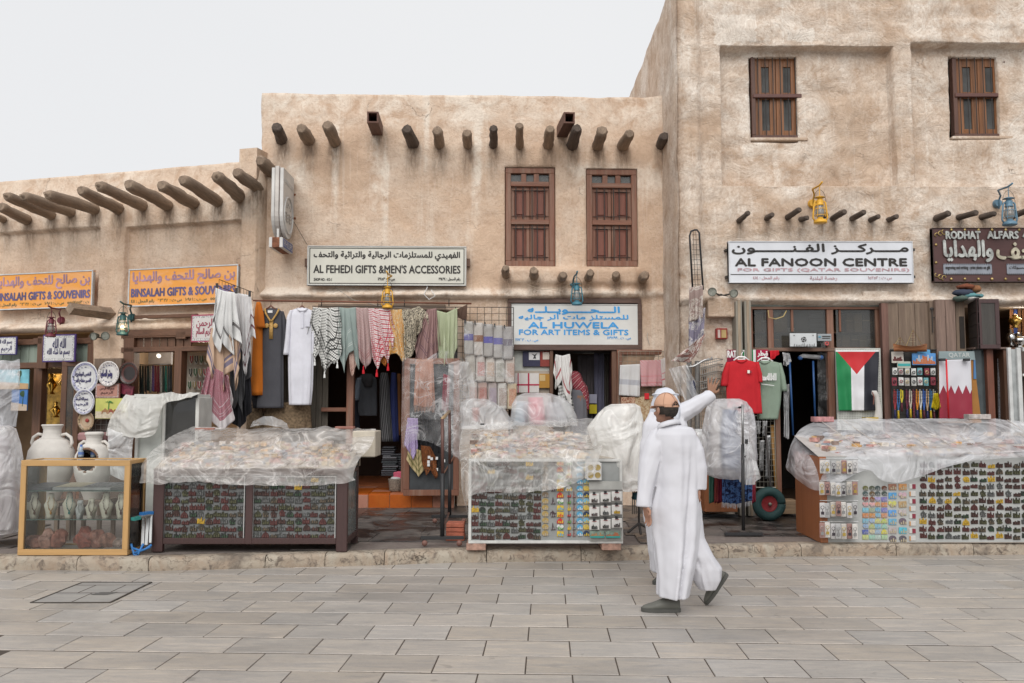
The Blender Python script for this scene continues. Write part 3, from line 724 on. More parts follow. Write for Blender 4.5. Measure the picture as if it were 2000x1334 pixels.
def loft(name,P,rows,mat,parent=None,off=0.0,n=40,folds=0,famp=.0,seed=0.0,caps=True,smooth=True,mb=None,sub=3,power=1.0,ridges=()):
 """closed form from px rows (y, left, right, depth in m); P is the plane through its axis"""
 m=mb or MB();R=[]
 for a,b in zip(rows,rows[1:]):
  for k in range(sub):R.append(tuple(lerp(p,q,k/sub)for p,q in zip(a,b)))
 R.append(rows[-1]);vs=[];uvs=[]
 for j,(y,l,r,dp)in enumerate(R):
  A=P.px(l,y,off);B=P.px(r,y,off);c=(A+B)/2;hw=(B-A)/2;k=j/(len(R)-1);nn=P.n*(dp/2)
  for i in range(n):
   t=2*math.pi*i/n;f=1+(famp*(.25+.75*k)*(math.sin(folds*t+seed+2*nz(k*2,seed))+.5*math.sin(folds*1.7*t+seed*2+k*2))if folds else 0)
   ct,s_=math.cos(t),math.sin(t)
   for (t0,sl,wd,am,k0)in ridges:dt=(t-t0-sl*k+math.pi)%(2*math.pi)-math.pi;f += am*sm(k0-.15,k0+.25,k)*(math.exp(-(dt/wd)** 2)-.6*math.exp(-((dt-1.5*wd)/wd)** 2))
   if power != 1:ct=math.copysign(abs(ct)** power,ct);s_=math.copysign(abs(s_)** power,s_)
   vs.append(c+(hw*ct+nn*s_)*f);uvs.append((i/n*(B-A).length*2,(1-k)*(R[-1][0]-R[0][0])*.0075))
 fs=[]
 for j in range(len(R)-1):
  for i in range(n):
   i2=(i+1)%n;fs.append((j*n+i,(j+1)*n+i,(j+1)*n+i2,j*n+i2))
 if caps:fs.append(tuple(range(n)));fs.append(tuple(range(len(R)*n-1,(len(R)-1)*n-1,-1)))
 m.add(vs,fs,uvs)
 if mb is None:return m.build(name,mat,parent,smooth)
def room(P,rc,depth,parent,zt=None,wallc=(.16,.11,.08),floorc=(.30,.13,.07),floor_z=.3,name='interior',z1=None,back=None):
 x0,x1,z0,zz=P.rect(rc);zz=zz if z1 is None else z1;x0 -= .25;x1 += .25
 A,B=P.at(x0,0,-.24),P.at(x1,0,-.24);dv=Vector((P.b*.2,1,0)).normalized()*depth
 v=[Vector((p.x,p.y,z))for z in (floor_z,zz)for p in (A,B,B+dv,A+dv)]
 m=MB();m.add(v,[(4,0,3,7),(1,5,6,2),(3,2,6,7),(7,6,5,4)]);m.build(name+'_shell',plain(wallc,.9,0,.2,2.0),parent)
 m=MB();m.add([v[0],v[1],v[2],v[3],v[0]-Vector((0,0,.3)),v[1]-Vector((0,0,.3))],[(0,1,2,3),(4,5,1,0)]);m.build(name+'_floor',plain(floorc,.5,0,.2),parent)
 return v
# ---------------------------------------------------------------- shop interiors and joinery
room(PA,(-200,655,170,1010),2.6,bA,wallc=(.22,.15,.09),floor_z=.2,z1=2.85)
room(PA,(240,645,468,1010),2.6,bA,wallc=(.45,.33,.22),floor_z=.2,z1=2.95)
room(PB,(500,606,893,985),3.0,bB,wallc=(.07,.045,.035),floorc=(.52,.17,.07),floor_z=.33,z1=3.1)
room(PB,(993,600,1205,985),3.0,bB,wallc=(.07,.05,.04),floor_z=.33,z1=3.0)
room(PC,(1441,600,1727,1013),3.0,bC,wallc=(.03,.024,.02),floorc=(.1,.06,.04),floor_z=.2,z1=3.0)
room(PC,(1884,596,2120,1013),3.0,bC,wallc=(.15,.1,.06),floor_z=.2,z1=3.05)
stp=thing('threshold_step',PB.px(780,986,.2),None,None);stp.parent=None
bpy.data.objects.remove(stp)
x0,x1=PB.px(640,970).x,PB.px(888,970).x;M_TERRA=stone((.38,.115,.05),(.42,.15,.07),.45,1.0,(1,1,1),.002,.1,.15)
nst=6
for i in range(nst):
 a,b=lerp(x0,x1,i/nst),lerp(x0,x1,(i+1)/nst)
 m=MB();m.wbox(PB,a+.003,b-.003,PZ-.01,.318,.22,.2);bev(m.build('riser_tile',M_TERRA,bB),.003)
m=MB();m.wbox(PB,x0,x1,.1,.312,.198,-.3);m.build('threshold',plain((.42,.36,.3),.9),bB)
for r_ in range(4):
 for i in range(nst):
  a,b=lerp(x0,x1,i/nst),lerp(x0,x1,(i+1)/nst);o_=.205-r_*.3
  m=MB();m.wbox(PB,a+.003,b-.003,.314,.335,o_,o_-.294);bev(m.build('floor_tile',M_TERRA,bB),.003)
def boards(P,rc,n,front,back,mat,parent,name='plank',gap=.006,inrect=False,jitter=.004,bevel=.003):
 x0,x1,z0,z1=rc if inrect else P.rect(rc,front);w_=(x1-x0)/n;out=[]
 for i in range(n):
  j=rnd(-jitter,jitter);m=MB();m.wbox(P,x0+i*w_+gap/2,x0+(i+1)*w_-gap/2,z0,z1,front+j,back);out.append(bev(m.build(name,mat,parent),bevel))
 return out
M_GREENW=wood((.25,.30,.25),'z',.7,1,.2)
def beam_px(P,a,front,back,mat,parent,name):m=MB();m.pbox(P,a,front,back);return bev(m.build(name,mat,parent),.006)
for (a,nm)in (((-200,664,178,675),'lintel'),((-200,709,178,720),'transom_rail')):beam_px(PA,a,-.02,-.16,M_BROWNX,bA,nm)
boards(PA,(-60,673,178,710),14,-.09,-.12,M_GREENW,bA,'transom_board')
for a in ((72,657,90,720),(64,660,82,672)):beam_px(PA,a,.03,-.12,M_BROWN,bA,'bracket')
for a in ((60,718,76,1012),(165,655,178,1012)):beam_px(PA,a,-.03,-.15,M_BROWN,bA,'door_post')
lf=thing('door_leaf',PA.px(140,1005,.15),'dark glazed wooden door leaf standing open left of the round plates','door')
m=MB();PD=Plane(PA.y0-.25,.35);PD.y0=PA.px(128,850,.1).y-.35*PA.px(128,850,.1).x
x0,x1,z0,z1=PD.rect((116,706,152,1000));frame_rect(m,PD,x0,x1,z0,z1,.075,.02,-.02);m.wbox(PD,x0+.07,x1-.07,z0+.5,z0+.6,.018,-.018);bev(m.build('frame',M_BROWN,lf),.004)
m=MB();m.wbox(PD,x0+.07,x1-.07,z0+.6,z1-.07,.003,-.003);m.build('pane',glass((.5,.45,.4)),lf)
m=MB();m.wbox(PD,x0+.07,x1-.07,z0+.07,z0+.5,.01,-.01);m.build('lower_panel',M_BROWN,lf)
for (a,nm)in (((236,642,478,655),'lintel'),((236,676,478,686),'transom_rail'),((262,614,384,621),'batten'),((236,655,478,658),'lintel_trim')):beam_px(PA,a,.02 if nm != 'batten' else .05,-.16 if nm != 'batten' else .0,M_BROWNX,bA,nm)
boards(PA,(250,657,375,678),8,-.05,-.08,M_BROWN,bA,'transom_board',.02)
for a in ((236,655,256,1010),(336,684,350,1010),(343,648,362,662)):beam_px(PA,a,.02,-.13,M_BROWN,bA,'door_post')
beam_px(PB,(621,594,870,605),.06,-.05,M_OLDX,bB,'lintel')
for a in ((676,640,690,985),(784,640,796,985)):beam_px(PB,a,.05,-.1,M_SHUT,bB,'door_post')
beam_px(PB,(627,796,690,804),.0,-.08,M_SHUTX,bB,'mid_rail')
boards(PB,(546,686,640,985),8,-.12,-.15,wood((.11,.095,.075),'z',.8,1,.4),bB,'shutter_board')
for a,nm in (((992,582,1252,592),'sign_surround'),((992,592,999,681),'sign_surround'),((1246,592,1254,683),'sign_surround'),((996,673,1248,684),'sign_surround')):
 beam_px(PB,a,.03,-.14,wood((.11,.065,.05),'x',.65),bB,nm)
m=MB();m.pbox(PB,(1000,590,1246,675),-.1,-.14);m.build('sign_backing',M_DARK,bB)
for a in ((1074,682,1081,985),(996,682,1002,985),(1196,682,1206,985)):beam_px(PB,a,.0,-.1,M_BROWN,bB,'door_post')
m=MB();m.pbox(PB,(1000,684,1078,724),-.1,-.13);m.build('display_board',plain((.52,.54,.50),.6),bB)
m=MB();m.pbox(PB,(1000,724,1078,985),-.1,-.13);m.build('display_board',plain((.42,.36,.30),.7),bB)
for a,nm,mt in (((1441,592,1727,599),'lintel',plain((.20,.225,.20),.8,0,.25)),((1441,599,1727,604),'lintel_trim',M_SHUTX),((1441,679,1700,686),'transom_rail',wood((.2,.12,.085),'x',.7)),((1470,648,1725,651),'shelf_rail',M_BROWNX)):
 beam_px(PC,a,-.02 if nm != 'shelf_rail' else-.12,-.15,mt,bC,nm)
for a in ((1468,604,1474,1010),(1500,604,1511,680),(1620,604,1633,1008),(1716,604,1727,1008)):beam_px(PC,a,-.03,-.13,M_SHUT,bC,'door_post')
for a in ((1545,604,1550,648),(1639,604,1643,648)):beam_px(PC,a,-.05,-.1,M_SHUT,bC,'glazing_bar')
for a in ((1474,604,1500,680),(1511,604,1620,680),(1633,604,1716,680)):
 m=MB();m.pbox(PC,a,-.07,-.075);m.build('transom_pane',glass((.75,.75,.72),1.0,.8,.05),bC)
# --- upper windows
def shuttered(P,rc,parent,lab):
 x0,x1,z0,z1=P.rect(rc);w_=thing('window',P.at((x0+x1)/2,z0,0),lab);w_.parent=parent;w_.location=w_.location-parent.location
 D=-.08
 m=MB();frame_rect(m,P,x0+.01,x1-.01,z0+.01,z1-.01,.085,D+.06,D-.06);fo=bev(m.build('frame',M_SHUT,w_),.006)
 zt_=z1-.3;xa,xb=x0+.095,x1-.095;zm=lerp(z0,z1,.425)
 for zz in (zt_,zm):
  m=MB();m.wbox(P,xa,xb,zz,zz+.075,D+.065,D-.02);bev(m.build('rail',M_SHUTX,w_),.006)
 wd=(xb-xa)/3
 for i in range(3):
  a,b=xa+i*wd,xa+(i+1)*wd
  if i:m=MB();m.wbox(P,a-.04,a+.04,zt_+.075,z1-.1,D+.05,D-.02);bev(m.build('mullion',M_SHUT,w_),.004)
  m=MB();m.wbox(P,a+(.0 if i == 0 else .04),b-(.0 if i == 2 else .04),zt_+.075,z1-.1,D-.01,D-.014);m.build('pane',glass((.5,.55,.5),1.3,.6,.2),w_)
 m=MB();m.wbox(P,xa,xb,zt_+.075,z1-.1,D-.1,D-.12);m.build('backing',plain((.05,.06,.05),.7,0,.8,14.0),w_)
 xm=(xa+xb)/2
 for (lo,hi)in ((z0+.095,zm),(zm+.075,zt_)):
  for (l,r)in ((xa,xm-.004),(xm+.004,xb)):
   s_=MB();frame_rect(s_,P,l,r,lo,hi,.055,D+.015,D-.03);lf_=bev(s_.build('shutter',M_SHUT,w_),.004)
   s_=MB();s_.wbox(P,l+.055,r-.055,lo+.055,hi-.055,D-.01,D-.03)
   s_.wbox(P,l+.085,r-.085,lo+.09,hi-.09,D+.006,D-.012);bev(s_.build('panel',wood((.19,.065,.042),'z',.6,1.0,.3),lf_),.006)
  for i in range(5):
   xx=lerp(xa+.075,xb-.075,i/4)if i != 2 else xm
   if i == 2:xx=xm+.03
   m=MB();m.tube([P.at(xx,lo+.005,D+.05),P.at(xx,hi-.005,D+.05)],.0075,6);m.build('bar',M_IRON,w_)
  for zz in (lo+.06,hi-.06):
   m=MB();m.tube([P.at(xa+.02,zz,D+.036),P.at(xb-.02,zz,D+.036)],.005,5);m.build('cross_bar',M_IRON,w_)
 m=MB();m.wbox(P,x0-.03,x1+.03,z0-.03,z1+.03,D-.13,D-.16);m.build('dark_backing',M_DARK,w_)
 return w_
shuttered(PB,W1,bB,'left of the two shuttered windows');shuttered(PB,W2,bB,'right of the two shuttered windows')
M_WARM=wood((.22,.09,.032),'z',.4,.8,.65,6.0)
def barred(P,rc,parent):
 x0,x1,z0,z1=P.rect(rc,-.19);w_=thing('window',P.at((x0+x1)/2,z0,0));w_.parent=parent;w_.location=w_.location-parent.location
 D=-.26;x0 -= .02;x1 += .02
 m=MB();frame_rect(m,P,x0,x1,z0-.02,z1+.02,.06,D+.05,D-.06);bev(m.build('frame',wood((.1,.045,.03),'z',.5),w_),.005)
 xm=(x0+x1)/2
 for (l,r)in ((x0+.06,xm-.003),(xm+.003,x1-.06)):
  s_=MB();c0,c1=lerp(l,r,.34),lerp(l,r,.7)
  s_.wbox(P,l,c0,z0+.04,z1-.04,D,D-.04);s_.wbox(P,c1,r,z0+.04,z1-.04,D,D-.04);s_.wbox(P,c0,c1,z0+.04,z0+.12,D,D-.04);s_.wbox(P,c0,c1,z1-.2,z1-.04,D,D-.04);s_.wbox(P,c0,c1,lerp(z0,z1,.46),lerp(z0,z1,.54),D,D-.04)
  c_=bev(s_.build('casement',M_WARM,w_),.004)
  s_=MB();s_.wbox(P,c0,c1,z0+.12,z1-.2,D-.02,D-.025);s_.build('pane',glass((.3,.33,.35),.5,.3,.12),c_)
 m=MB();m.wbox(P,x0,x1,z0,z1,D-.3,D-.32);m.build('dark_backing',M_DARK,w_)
 m=MB();zz=lerp(z0,z1,.485);m.wbox(P,x0+.02,x1-.02,zz-.028,zz+.028,D+.07,D+.02);bev(m.build('rail',wood((.11,.045,.035),'x',.5),w_),.006)
 for i in range(6):
  xx=lerp(x0+.1,x1-.1,i/5);m=MB();m.tube([P.at(xx,z0+.03,D+.045),P.at(xx,z1-.03,D+.045)],.0065,6);m.build('bar',M_IRON,w_)
 s_=MB();s_.wbox(P,x0-.05,x1+.05,z0-.05,z0-.005,-.175,D-.1);bev(s_.build('sill',M_PLC,w_),.015,3)
barred(PC,W3,bC);barred(PC,W4,bC)
# ---------------------------------------------------------------- signs
NAVY=plain((.05,.045,.16),.5,0,.2);INK=plain((.025,.022,.02),.5,0,.1);ALU=plain((.55,.55,.54),.4,.6,.08)
def sign(name,P,rc,off,th,label,pcol,mat=None,fr=None,ft=.02,inrect=False,cat='sign'):
 x0,x1,z0,z1=rc if inrect else P.rect(rc,off)
 s=thing(name,P.at((x0+x1)/2,z0,off),label,cat)
 panel(P,(x0,x1,z0,z1),off,off-th,mat or plain(pcol,.45,0,.05,3.0),s,'panel',0,True)
 if fr:frame(P,(x0,x1,z0,z1),ft,off+.012,off-th-.004,fr,s,'frame',True)
 def sub(a,b,c,d):return (lerp(x0,x1,a),lerp(x0,x1,b),lerp(z1,z0,d),lerp(z1,z0,c))
 return s,sub
def pxsub(P,off):return lambda a,b,c,d:P.rect((a,c,b,d),off)
s,sub=sign('shop_sign',PB,(600,480.5,911,558),.14,.06,'long cream sign AL FEHEDI GIFTS and MEN\'S ACCESSORIES with black border',(.60,.59,.52),None,ALU,.014)
q=pxsub(PB,.145)
x0,x1,z0,z1=PB.rect((604,484.5,907,554.5),.14);frame(PB,(x0,x1,z0,z1),.012,.1425,.139,INK,s,'border',True,0)
text('الفهيدي للمستلزمات الرجالية والتراثية والتحف',PB,q(613,898,491,509),.1435,INK,s,.03,ar=True,inrect=True)
text("AL FEHEDI GIFTS &MEN'S ACCESSORIES",PB,q(612.5,899,518,533.5),.1435,INK,s,.035,inrect=True)
text('SHOP NO : 412-1',PB,q(613,648,543,548.5),.1435,INK,s,.04,inrect=True)
text('ص ب : ١٣٤٥٣',PB,q(738,771,542,549),.1435,INK,s,.03,ar=True,inrect=True)
text('رقم السجل : ٣١٤٣٤',PB,q(857,899,542,550),.1435,INK,s,.03,ar=True,inrect=True)
for a in ((595,505,600,520),(911,505,918,520)):panel(PB,a,.1,-.02,M_BROWN,s,'bracket')
BLU=plain((.05,.33,.72),.5,0,.08)
s,sub=sign('shop_sign',PB,(998,594,1248,675),.01,.08,'white lightbox sign AL HUWELA with blue lettering',(.66,.665,.645),None,plain((.62,.62,.6),.4),.014)
q=pxsub(PB,.015)
text('الـــحـــــويــلــه',PB,q(1031,1210,599,614),.0135,BLU,s,.06,ar=True,inrect=True)
text('للمستلز مات الر جاليه',PB,q(1013,1227,615,626),.0135,BLU,s,.05,ar=True,inrect=True)
text('AL HUWELA',PB,q(1032,1208,629.5,641),.0135,BLU,s,.07,inrect=True)
text('FOR ART ITEMS & GIFTS',PB,q(1014,1227,644,654),.0135,BLU,s,.055,inrect=True)
text('س . ت . ١٧٩٧٩٩',PB,q(1186,1232,657,664),.0135,BLU,s,.03,ar=True,inrect=True)
text('س . ب . ٢١٩٦٣',PB,q(1007,1051,661,668),.0135,BLU,s,.03,ar=True,inrect=True)
PINK=plain((.50,.32,.35),.6,0,.2)
s,sub=sign('shop_sign',PC,(1423,471,1783.5,553),.16,.07,'white sign AL FANOON CENTRE with black lettering and a faded pink line',(.64,.66,.70),None,plain((.60,.61,.63),.4),.014)
q=pxsub(PC,.165)
text('مــــركـــز الفـنــــــون',PC,q(1430,1774,476.5,496),.1635,INK,s,.05,ar=True,inrect=True)
text('AL FANOON CENTRE',PC,q(1436,1771,505,519.5),.1635,INK,s,.075,inrect=True)
text('FOR GIFTS (QATAR SOUVENIRS)',PC,q(1441,1776,524,531.5),.1635,PINK,s,.05,inrect=True)
panel(PC,q(1427,1780,535.3,536.8),.164,.16,INK,s,'rule',0,True)
text('رقم المحل : ٤١٤',PC,q(1471,1522,539.5,548),.1635,PINK,s,.03,ar=True,inrect=True)
text('رخصة البلدية',PC,q(1582,1635,539.5,548),.1635,PINK,s,.03,ar=True,inrect=True)
text('س ت : ١٥٢٥٢',PC,q(1696,1742,539.5,547),.1635,PINK,s,.03,ar=True,inrect=True)
for a in ((1417,486,1423,490),(1419,538,1423,543),(1783,485,1787,490),(1784,538,1788,543)):panel(PC,a,.1,.0,M_IRON,s,'bracket')
MB_=wood((.075,.03,.028),'x',.5,.6,.25,5.0);SIL=plain((.52,.53,.5),.35,.75,.25,14.0);GLD=plain((.45,.33,.14),.4,.8,.3,20.0)
s,sub=sign('shop_sign',PC,(1822,445,2150,551),.16,.07,'dark brown studded sign RODHAT ALFARS with raised silver letters',(0,0,0),MB_,wood((.05,.026,.022),'x'),.012)
q=pxsub(PC,.175)
text('RODHAT',PC,q(1847,1914,452,466.5),.175,SIL,s,.06,inrect=True,depth=.02)
text('ALFARS',PC,q(1928,1988,452,466),.175,SIL,s,.06,inrect=True,depth=.02)
text('ANTIQUES',PC,q(1997,2090,451,465),.175,SIL,s,.06,inrect=True,depth=.02)
text('والهدايا',PC,q(1843,1938,470,511),.175,SIL,s,.035,ar=True,inrect=True,depth=.02)
text('للتحف',PC,q(1946,2060,470,506),.175,plain((.55,.5,.38),.3,.8,.3,14.0),s,.035,ar=True,inrect=True,depth=.02)
for (a,b,tx,ar)in ((1843,1938,'engraving and writing - print photo on gift',False),(1967,2050,'الحفر على المسبوكات',True)):
 x0,x1,z0,z1=q(a,b,515,536);panel(PC,(x0,x1,z0,z1),.172,.16,plain((.26,.28,.32),.5,.3),s,'plaque',.003,True)
 m=MB()
 for i in range(22):
  for zz in (z0+.008,z1-.008):xx=lerp(x0+.01,x1-.01,i/21);m.wbox(PC,xx-.008,xx+.004,zz-.005,zz+.005,.176,.17)
 m.build('plaque_stitching',INK,s)
 text(tx,PC,q(a+4,b-4,519,528),.1735,INK,s,.03,ar=ar,inrect=True)
for i in range(12):
 for yy in (449,545):
  if 1849+i*26<2140:m=MB();c=PC.px(1858+i*26.5,yy,.165);m.ball(c,(.021,.018,.021),10,6);m.build('stud',GLD,s,True)
for yy in (478,513):m=MB();m.ball(PC.px(1828,yy,.165),(.02,.018,.02),10,6);m.build('stud',GLD,s,True)
for cy_,sg in ((452,1),(544,-1)):
 m=MB()
 for k in range(3):
  pts=[]
  for i in range(14):t=i/13*4.6;r=.045*(1-i/18);c=PC.px(1829+8*k,cy_+sg*(8-3*k),.168);pts.append(c+Vector((math.cos(t+k)*r,0,sg*math.sin(t+k)*r)))
  m.tube(pts,.007,5)
 m.build('corner_scroll',GLD,s,True)
def faded():
 t=NT('orange_print');v=t.tc('Object');a=t.noise(t.map(v,(1,1,3)),1.6,5,.6,.5)
 c=t.mix(t.ramp(a,.45,.7),(.78,.33,.055),(.76,.42,.22));return t.fin(Base_Color=c,Roughness=.5)
FAD=faded();PUR=plain((.45,.27,.36),.6,0,.3,3.0);NV2=plain((.14,.12,.25),.6,0,.3,3.0);OLI=plain((.2,.17,.08),.6)
r2=PA.rect((251,521,465,596),.1)
w_=r2[1]-r2[0];r1x1=PA.px(184,560,.1).x
r1=(r1x1-w_,r1x1,PA.px(184,592,.1).z,PA.px(184,527,.1).z);r1=(r1[0],r1[1],r1[3]-(r2[3]-r2[2]),r1[3])
for rr,lab in ((r1,'faded orange sign BINSALAH GIFTS and SOUVENIRS cut by the left picture edge'),(r2,'faded orange sign BINSALAH GIFTS and SOUVENIRS partly behind the white scarves')):
 s,sub=sign('shop_sign',PA,rr,.1,.05,lab,(0,0,0),FAD,plain((.6,.62,.63),.4,.3),.02,True)
 text('بن صالح للتحف والهدايا',PA,sub(.04,.97,.09,.46),.1035,PUR,s,.03,ar=True,inrect=True)
 text('BINSALAH GIFTS & SOUVENIRS',PA,sub(.03,.975,.53,.74),.1035,NV2,s,.055,inrect=True)
 text('ت : ٥٥٥١٤٥٥٣   س ب : ١٠٩٨١   س ت : ٦٢٦٣٨   رقم المحل : ٤١١',PA,sub(.03,.97,.81,.93),.1035,OLI,s,.03,ar=True,inrect=True)
s=thing('projecting_sign',PB.px(560,460,.3),'rusty white double-sided round-bottomed light box jutting from the middle wall','sign')
YA,YB_=12.38,12.98
xA=W(553,400,YA).x;zT,zB_=W(553,327,YA).z,W(553,453,YA).z;R_=(YB_-YA)/2
def sidebox(m,xa,xb,grow=0.0):
 pts=[(YA-grow,zT+grow)]+[(YA-grow,zB_+R_)]
 for i in range(1,16):t=math.pi*i/16;pts.append(((YA+YB_)/2-math.cos(t)*(R_+grow),zB_+R_-math.sin(t)*(R_*1.15+grow)))
 pts += [(YB_+grow,zB_+R_),(YB_+grow,zT+grow)];n=len(pts)
 m.add([(xa,y,z)for y,z in pts]+[(xb,y,z)for y,z in pts],[tuple(range(n)),tuple(range(2*n-1,n-1,-1))]+[(i,i+n,(i+1)%n+n,(i+1)%n)for i in range(n)])
WS=plain((.58,.57,.55),.4,.1,.12,3.0);RUST=plain((.22,.09,.05),.9,0,.4,20.0)
for xa,xb,g_,nm,mt in ((xA-.055,xA,0,'face',WS),(xA-.175,xA-.125,0,'face',WS),(xA-.12,xA-.06,.02,'casing',plain((.50,.47,.44),.5,.3)),(xA-.125,xA-.055,-.005,'seam',RUST)):
 m=MB();sidebox(m,xa,xb,g_);bev(m.build(nm,mt,s),.008,2)
cy_,cz_=(YA+YB_)/2,zB_+R_-.0
m=MB();m.tube([(xA+.006,cy_+math.cos(t/16*math.pi)*.24,cz_+math.sin(t/16*math.pi)*.27)for t in range(33)],.012,6);m.build('emblem_ring',WS,s,True)
m=MB()
for k in range(3):m.tube([(xA+.004,cy_-.19+i*.03,cz_-.09+k*.05+.018*math.sin(i*1.2))for i in range(13)],.007,5)
for dy,dz in ((-.08,.12),(.05,.14),(-.03,.17),(.1,.1)):m.obox((xA+.003,cy_+dy,cz_+dz),Vector((.004,0,0)),Vector((0,.018,0)),Vector((0,0,.018)))
m.build('emblem_waves',plain((.42,.40,.37),.5),s,True)
m=MB();
for i in range(7):m.obox((xA+.003,YA+.1+i*.065,zT-.17-.004*i),Vector((.004,0,0)),Vector((0,.02,0)),Vector((0,0,.03)))
m.build('raised_letters',plain((.5,.48,.45),.5),s)
for pyy in (379,425):
 z=W(578,pyy,13.0).z;m=MB();m.bar((xA-.06,12.9,z),(xA-.06,13.16,z),.04);m.bar((xA-.06,13.05,z),(xA+.12,13.1,z),.035);m.build('wall_bracket',RUST,s)
m=MB();m.box((xA-.1,YA+.06,W(553,462,YA).z),(xA-.07,YA+.12,zB_+.08));m.build('stem',WS,s)
zb1,zb0=W(553,463,YA-.02).z,W(553,483,YA-.02).z
for xa,xb,nm,mt in ((xA-.04,xA+.01,'lower_box_face',WS),(xA-.19,xA-.14,'lower_box_face',WS),(xA-.145,xA-.035,'lower_box',RUST)):
 m=MB();m.box((xa,YA-.02,zb0),(xb,YB_-.05,zb1));bev(m.build(nm,mt,s),.006)
m=MB();m.box((xA+.01,YA+.01,zb0+.012),(xA+.014,YB_-.07,zb1-.012));bp=m.build('blue_plate',plain((.09,.12,.28),.5),s)
vs,fs=glyphs('PHILIPS');xs=[v[0]for v in vs];ys=[v[1]for v in vs];m=MB()
m.add([(xA+.016,lerp(YA+.03,YB_-.09,v[0]/max(xs)),lerp(zb0+.03,zb1-.03,v[1]/max(ys)))for v in vs],fs);m.build('lettering',WS,s)
m=MB();m.tube([(xA-.05,13.05,W(578,425,13.05).z),PB.px(600,478,.12)],.004,4);m.build('cable',M_IRON,s)
# ---------------------------------------------------------------- lanterns
def lantern(P,pxc,py0,py1,col,label,arm_dx,mount,lit=False,top=None,scale=1.0,off=.45):
 """hurricane lantern hanging from an arm: py0 top of the chimney cap, py1 bottom of the tank"""
 T,B=P.px(pxc,py0,off),P.px(pxc,py1,off);H=T.z-B.z;c=Vector((T.x,T.y,B.z));r=H*.24
 s=thing('wall_lantern',c,label,'lantern');mt=plain(col,.42,.1,.14,9.0);s_=H
 m=MB();m.lathe(c,[(0,0),(r*.98,0),(r*1.02,.03*s_),(r*.98,.09*s_),(r*.7,.14*s_),(r*.42,.17*s_),(r*.42,.22*s_),(0,.22*s_)],20);m.build('tank',mt,s,True)
 m=MB();m.lathe(c,[(r*.4,.22*s_),(r*.68,.33*s_),(r*.72,.42*s_),(r*.5,.62*s_),(r*.46,.68*s_)],20)
 m.build('globe',emis((1,.62,.25),1.6)if False else glass((.8,.78,.75),1.2,.75,.3),s,True)
 if lit:m=MB();m.ball((c.x,c.y,c.z+.36*s_),(r*.38,r*.38,.07*s_),10,8);m.build('bulb',emis((1,.78,.45),9.0),s,True)
 m=MB();m.lathe(c,[(0,.66*s_),(r*.56,.66*s_),(r*.62,.69*s_),(r*.5,.72*s_),(r*.55,.8*s_),(r*.5,.88*s_),(r*.35,.9*s_),(r*.35,.95*s_),(r*.85,.96*s_),(r*.5,1.0*s_),(0,1.01*s_)],20);m.build('hood',mt,s,True)
 for sg in (-1,1):
  m=MB();m.tube([c+Vector((sg*r*.9,0,.1*s_)),c+Vector((sg*r*1.12,0,.2*s_)),c+Vector((sg*r*1.0,0,.5*s_)),c+Vector((sg*r*.86,0,.76*s_)),c+Vector((sg*r*.7,0,.82*s_)),c+Vector((sg*r*.45,0,.8*s_))],r*.13,7);m.build('side_tube',mt,s,True)
 m=MB()
 for hh in (.28,.52):m.lathe(c+Vector((0,0,hh*s_)),[(r*.84,0),(r*.84,.008)],16)
 for a in (.8,2.4):m.tube([c+Vector((math.cos(a)*r*.84,math.sin(a)*r*.84*-1,.22*s_)),c+Vector((math.cos(a)*r*.62,-math.sin(a)*r*.62,.66*s_))],.004,4)
 m.build('cage',mt,s)
 mp=P.px(*mount,.02);hk=c+Vector((0,0,s_*(1.34 if top is None else top)));sx=arm_dx*.06
 m=MB();m.tube([hk+Vector((-.02*sx,-.1,.02)),hk,hk+Vector((arm_dx*.03,.2,0)),Vector((mp.x,mp.y-.1,hk.z-.03)),Vector((mp.x,mp.y-.05,hk.z-.09)),Vector((mp.x,mp.y-.04,mp.z-.08))],.013,7);m.build('arm',mt,s,True)
 m=MB();m.tube([mp,mp+P.n*.05],[.062,.05],14);m.build('mounting_plate',mt,s)
 m=MB();m.tube([hk,c+Vector((0,0,s_))],.006,5);m.build('hook',mt,s)
 m=MB();hh=[c+Vector((math.cos(t/12*math.pi)*r*.95,0,.78*s_+math.sin(t/12*math.pi)*s_*.48))for t in range(13)];m.tube(hh,.003,4);m.build('handle',M_IRON,s)
 return s
lantern(PA,100.5,619,658,(.15,.03,.045),'dark red hurricane lantern on the left wall above the blue calligraphy tiles',1,(121,626),top=1.45,off=.5)
lantern(PA,240.5,610,655,(.03,.085,.09),'lit dark green hurricane lantern beneath the end of the second orange sign',1,(259,620),lit=True,top=1.37,off=.5)
lantern(PB,757,560,602,(.68,.37,.045),'yellow hurricane lantern over the row of hanging scarves',1,(757,560),top=1.6,off=.45)
lantern(PB,1126.5,553,596,(.06,.19,.25),'blue hurricane lantern overlapping the blue lettered sign',-.6,(1119,553),top=1.42,off=.45)
lantern(PC,1601,384,436,(.72,.39,.04),'yellow hurricane lantern above the AL FANOON CENTRE sign',-.8,(1586,398),top=1.42,off=.5)
lantern(PC,1970,386,440,(.12,.22,.30),'grey-blue hurricane lantern above the dark brown studded sign',-.8,(1947,398),top=1.4,off=.5)
pl=bpy.data.lights.new('lantern_glow','POINT');po=bpy.data.objects.new('lantern_glow',pl);COL.objects.link(po);pl.energy=1.5;pl.color=(1,.75,.45);pl.shadow_soft_size=.04;po.location=PA.px(240.5,638,.62)
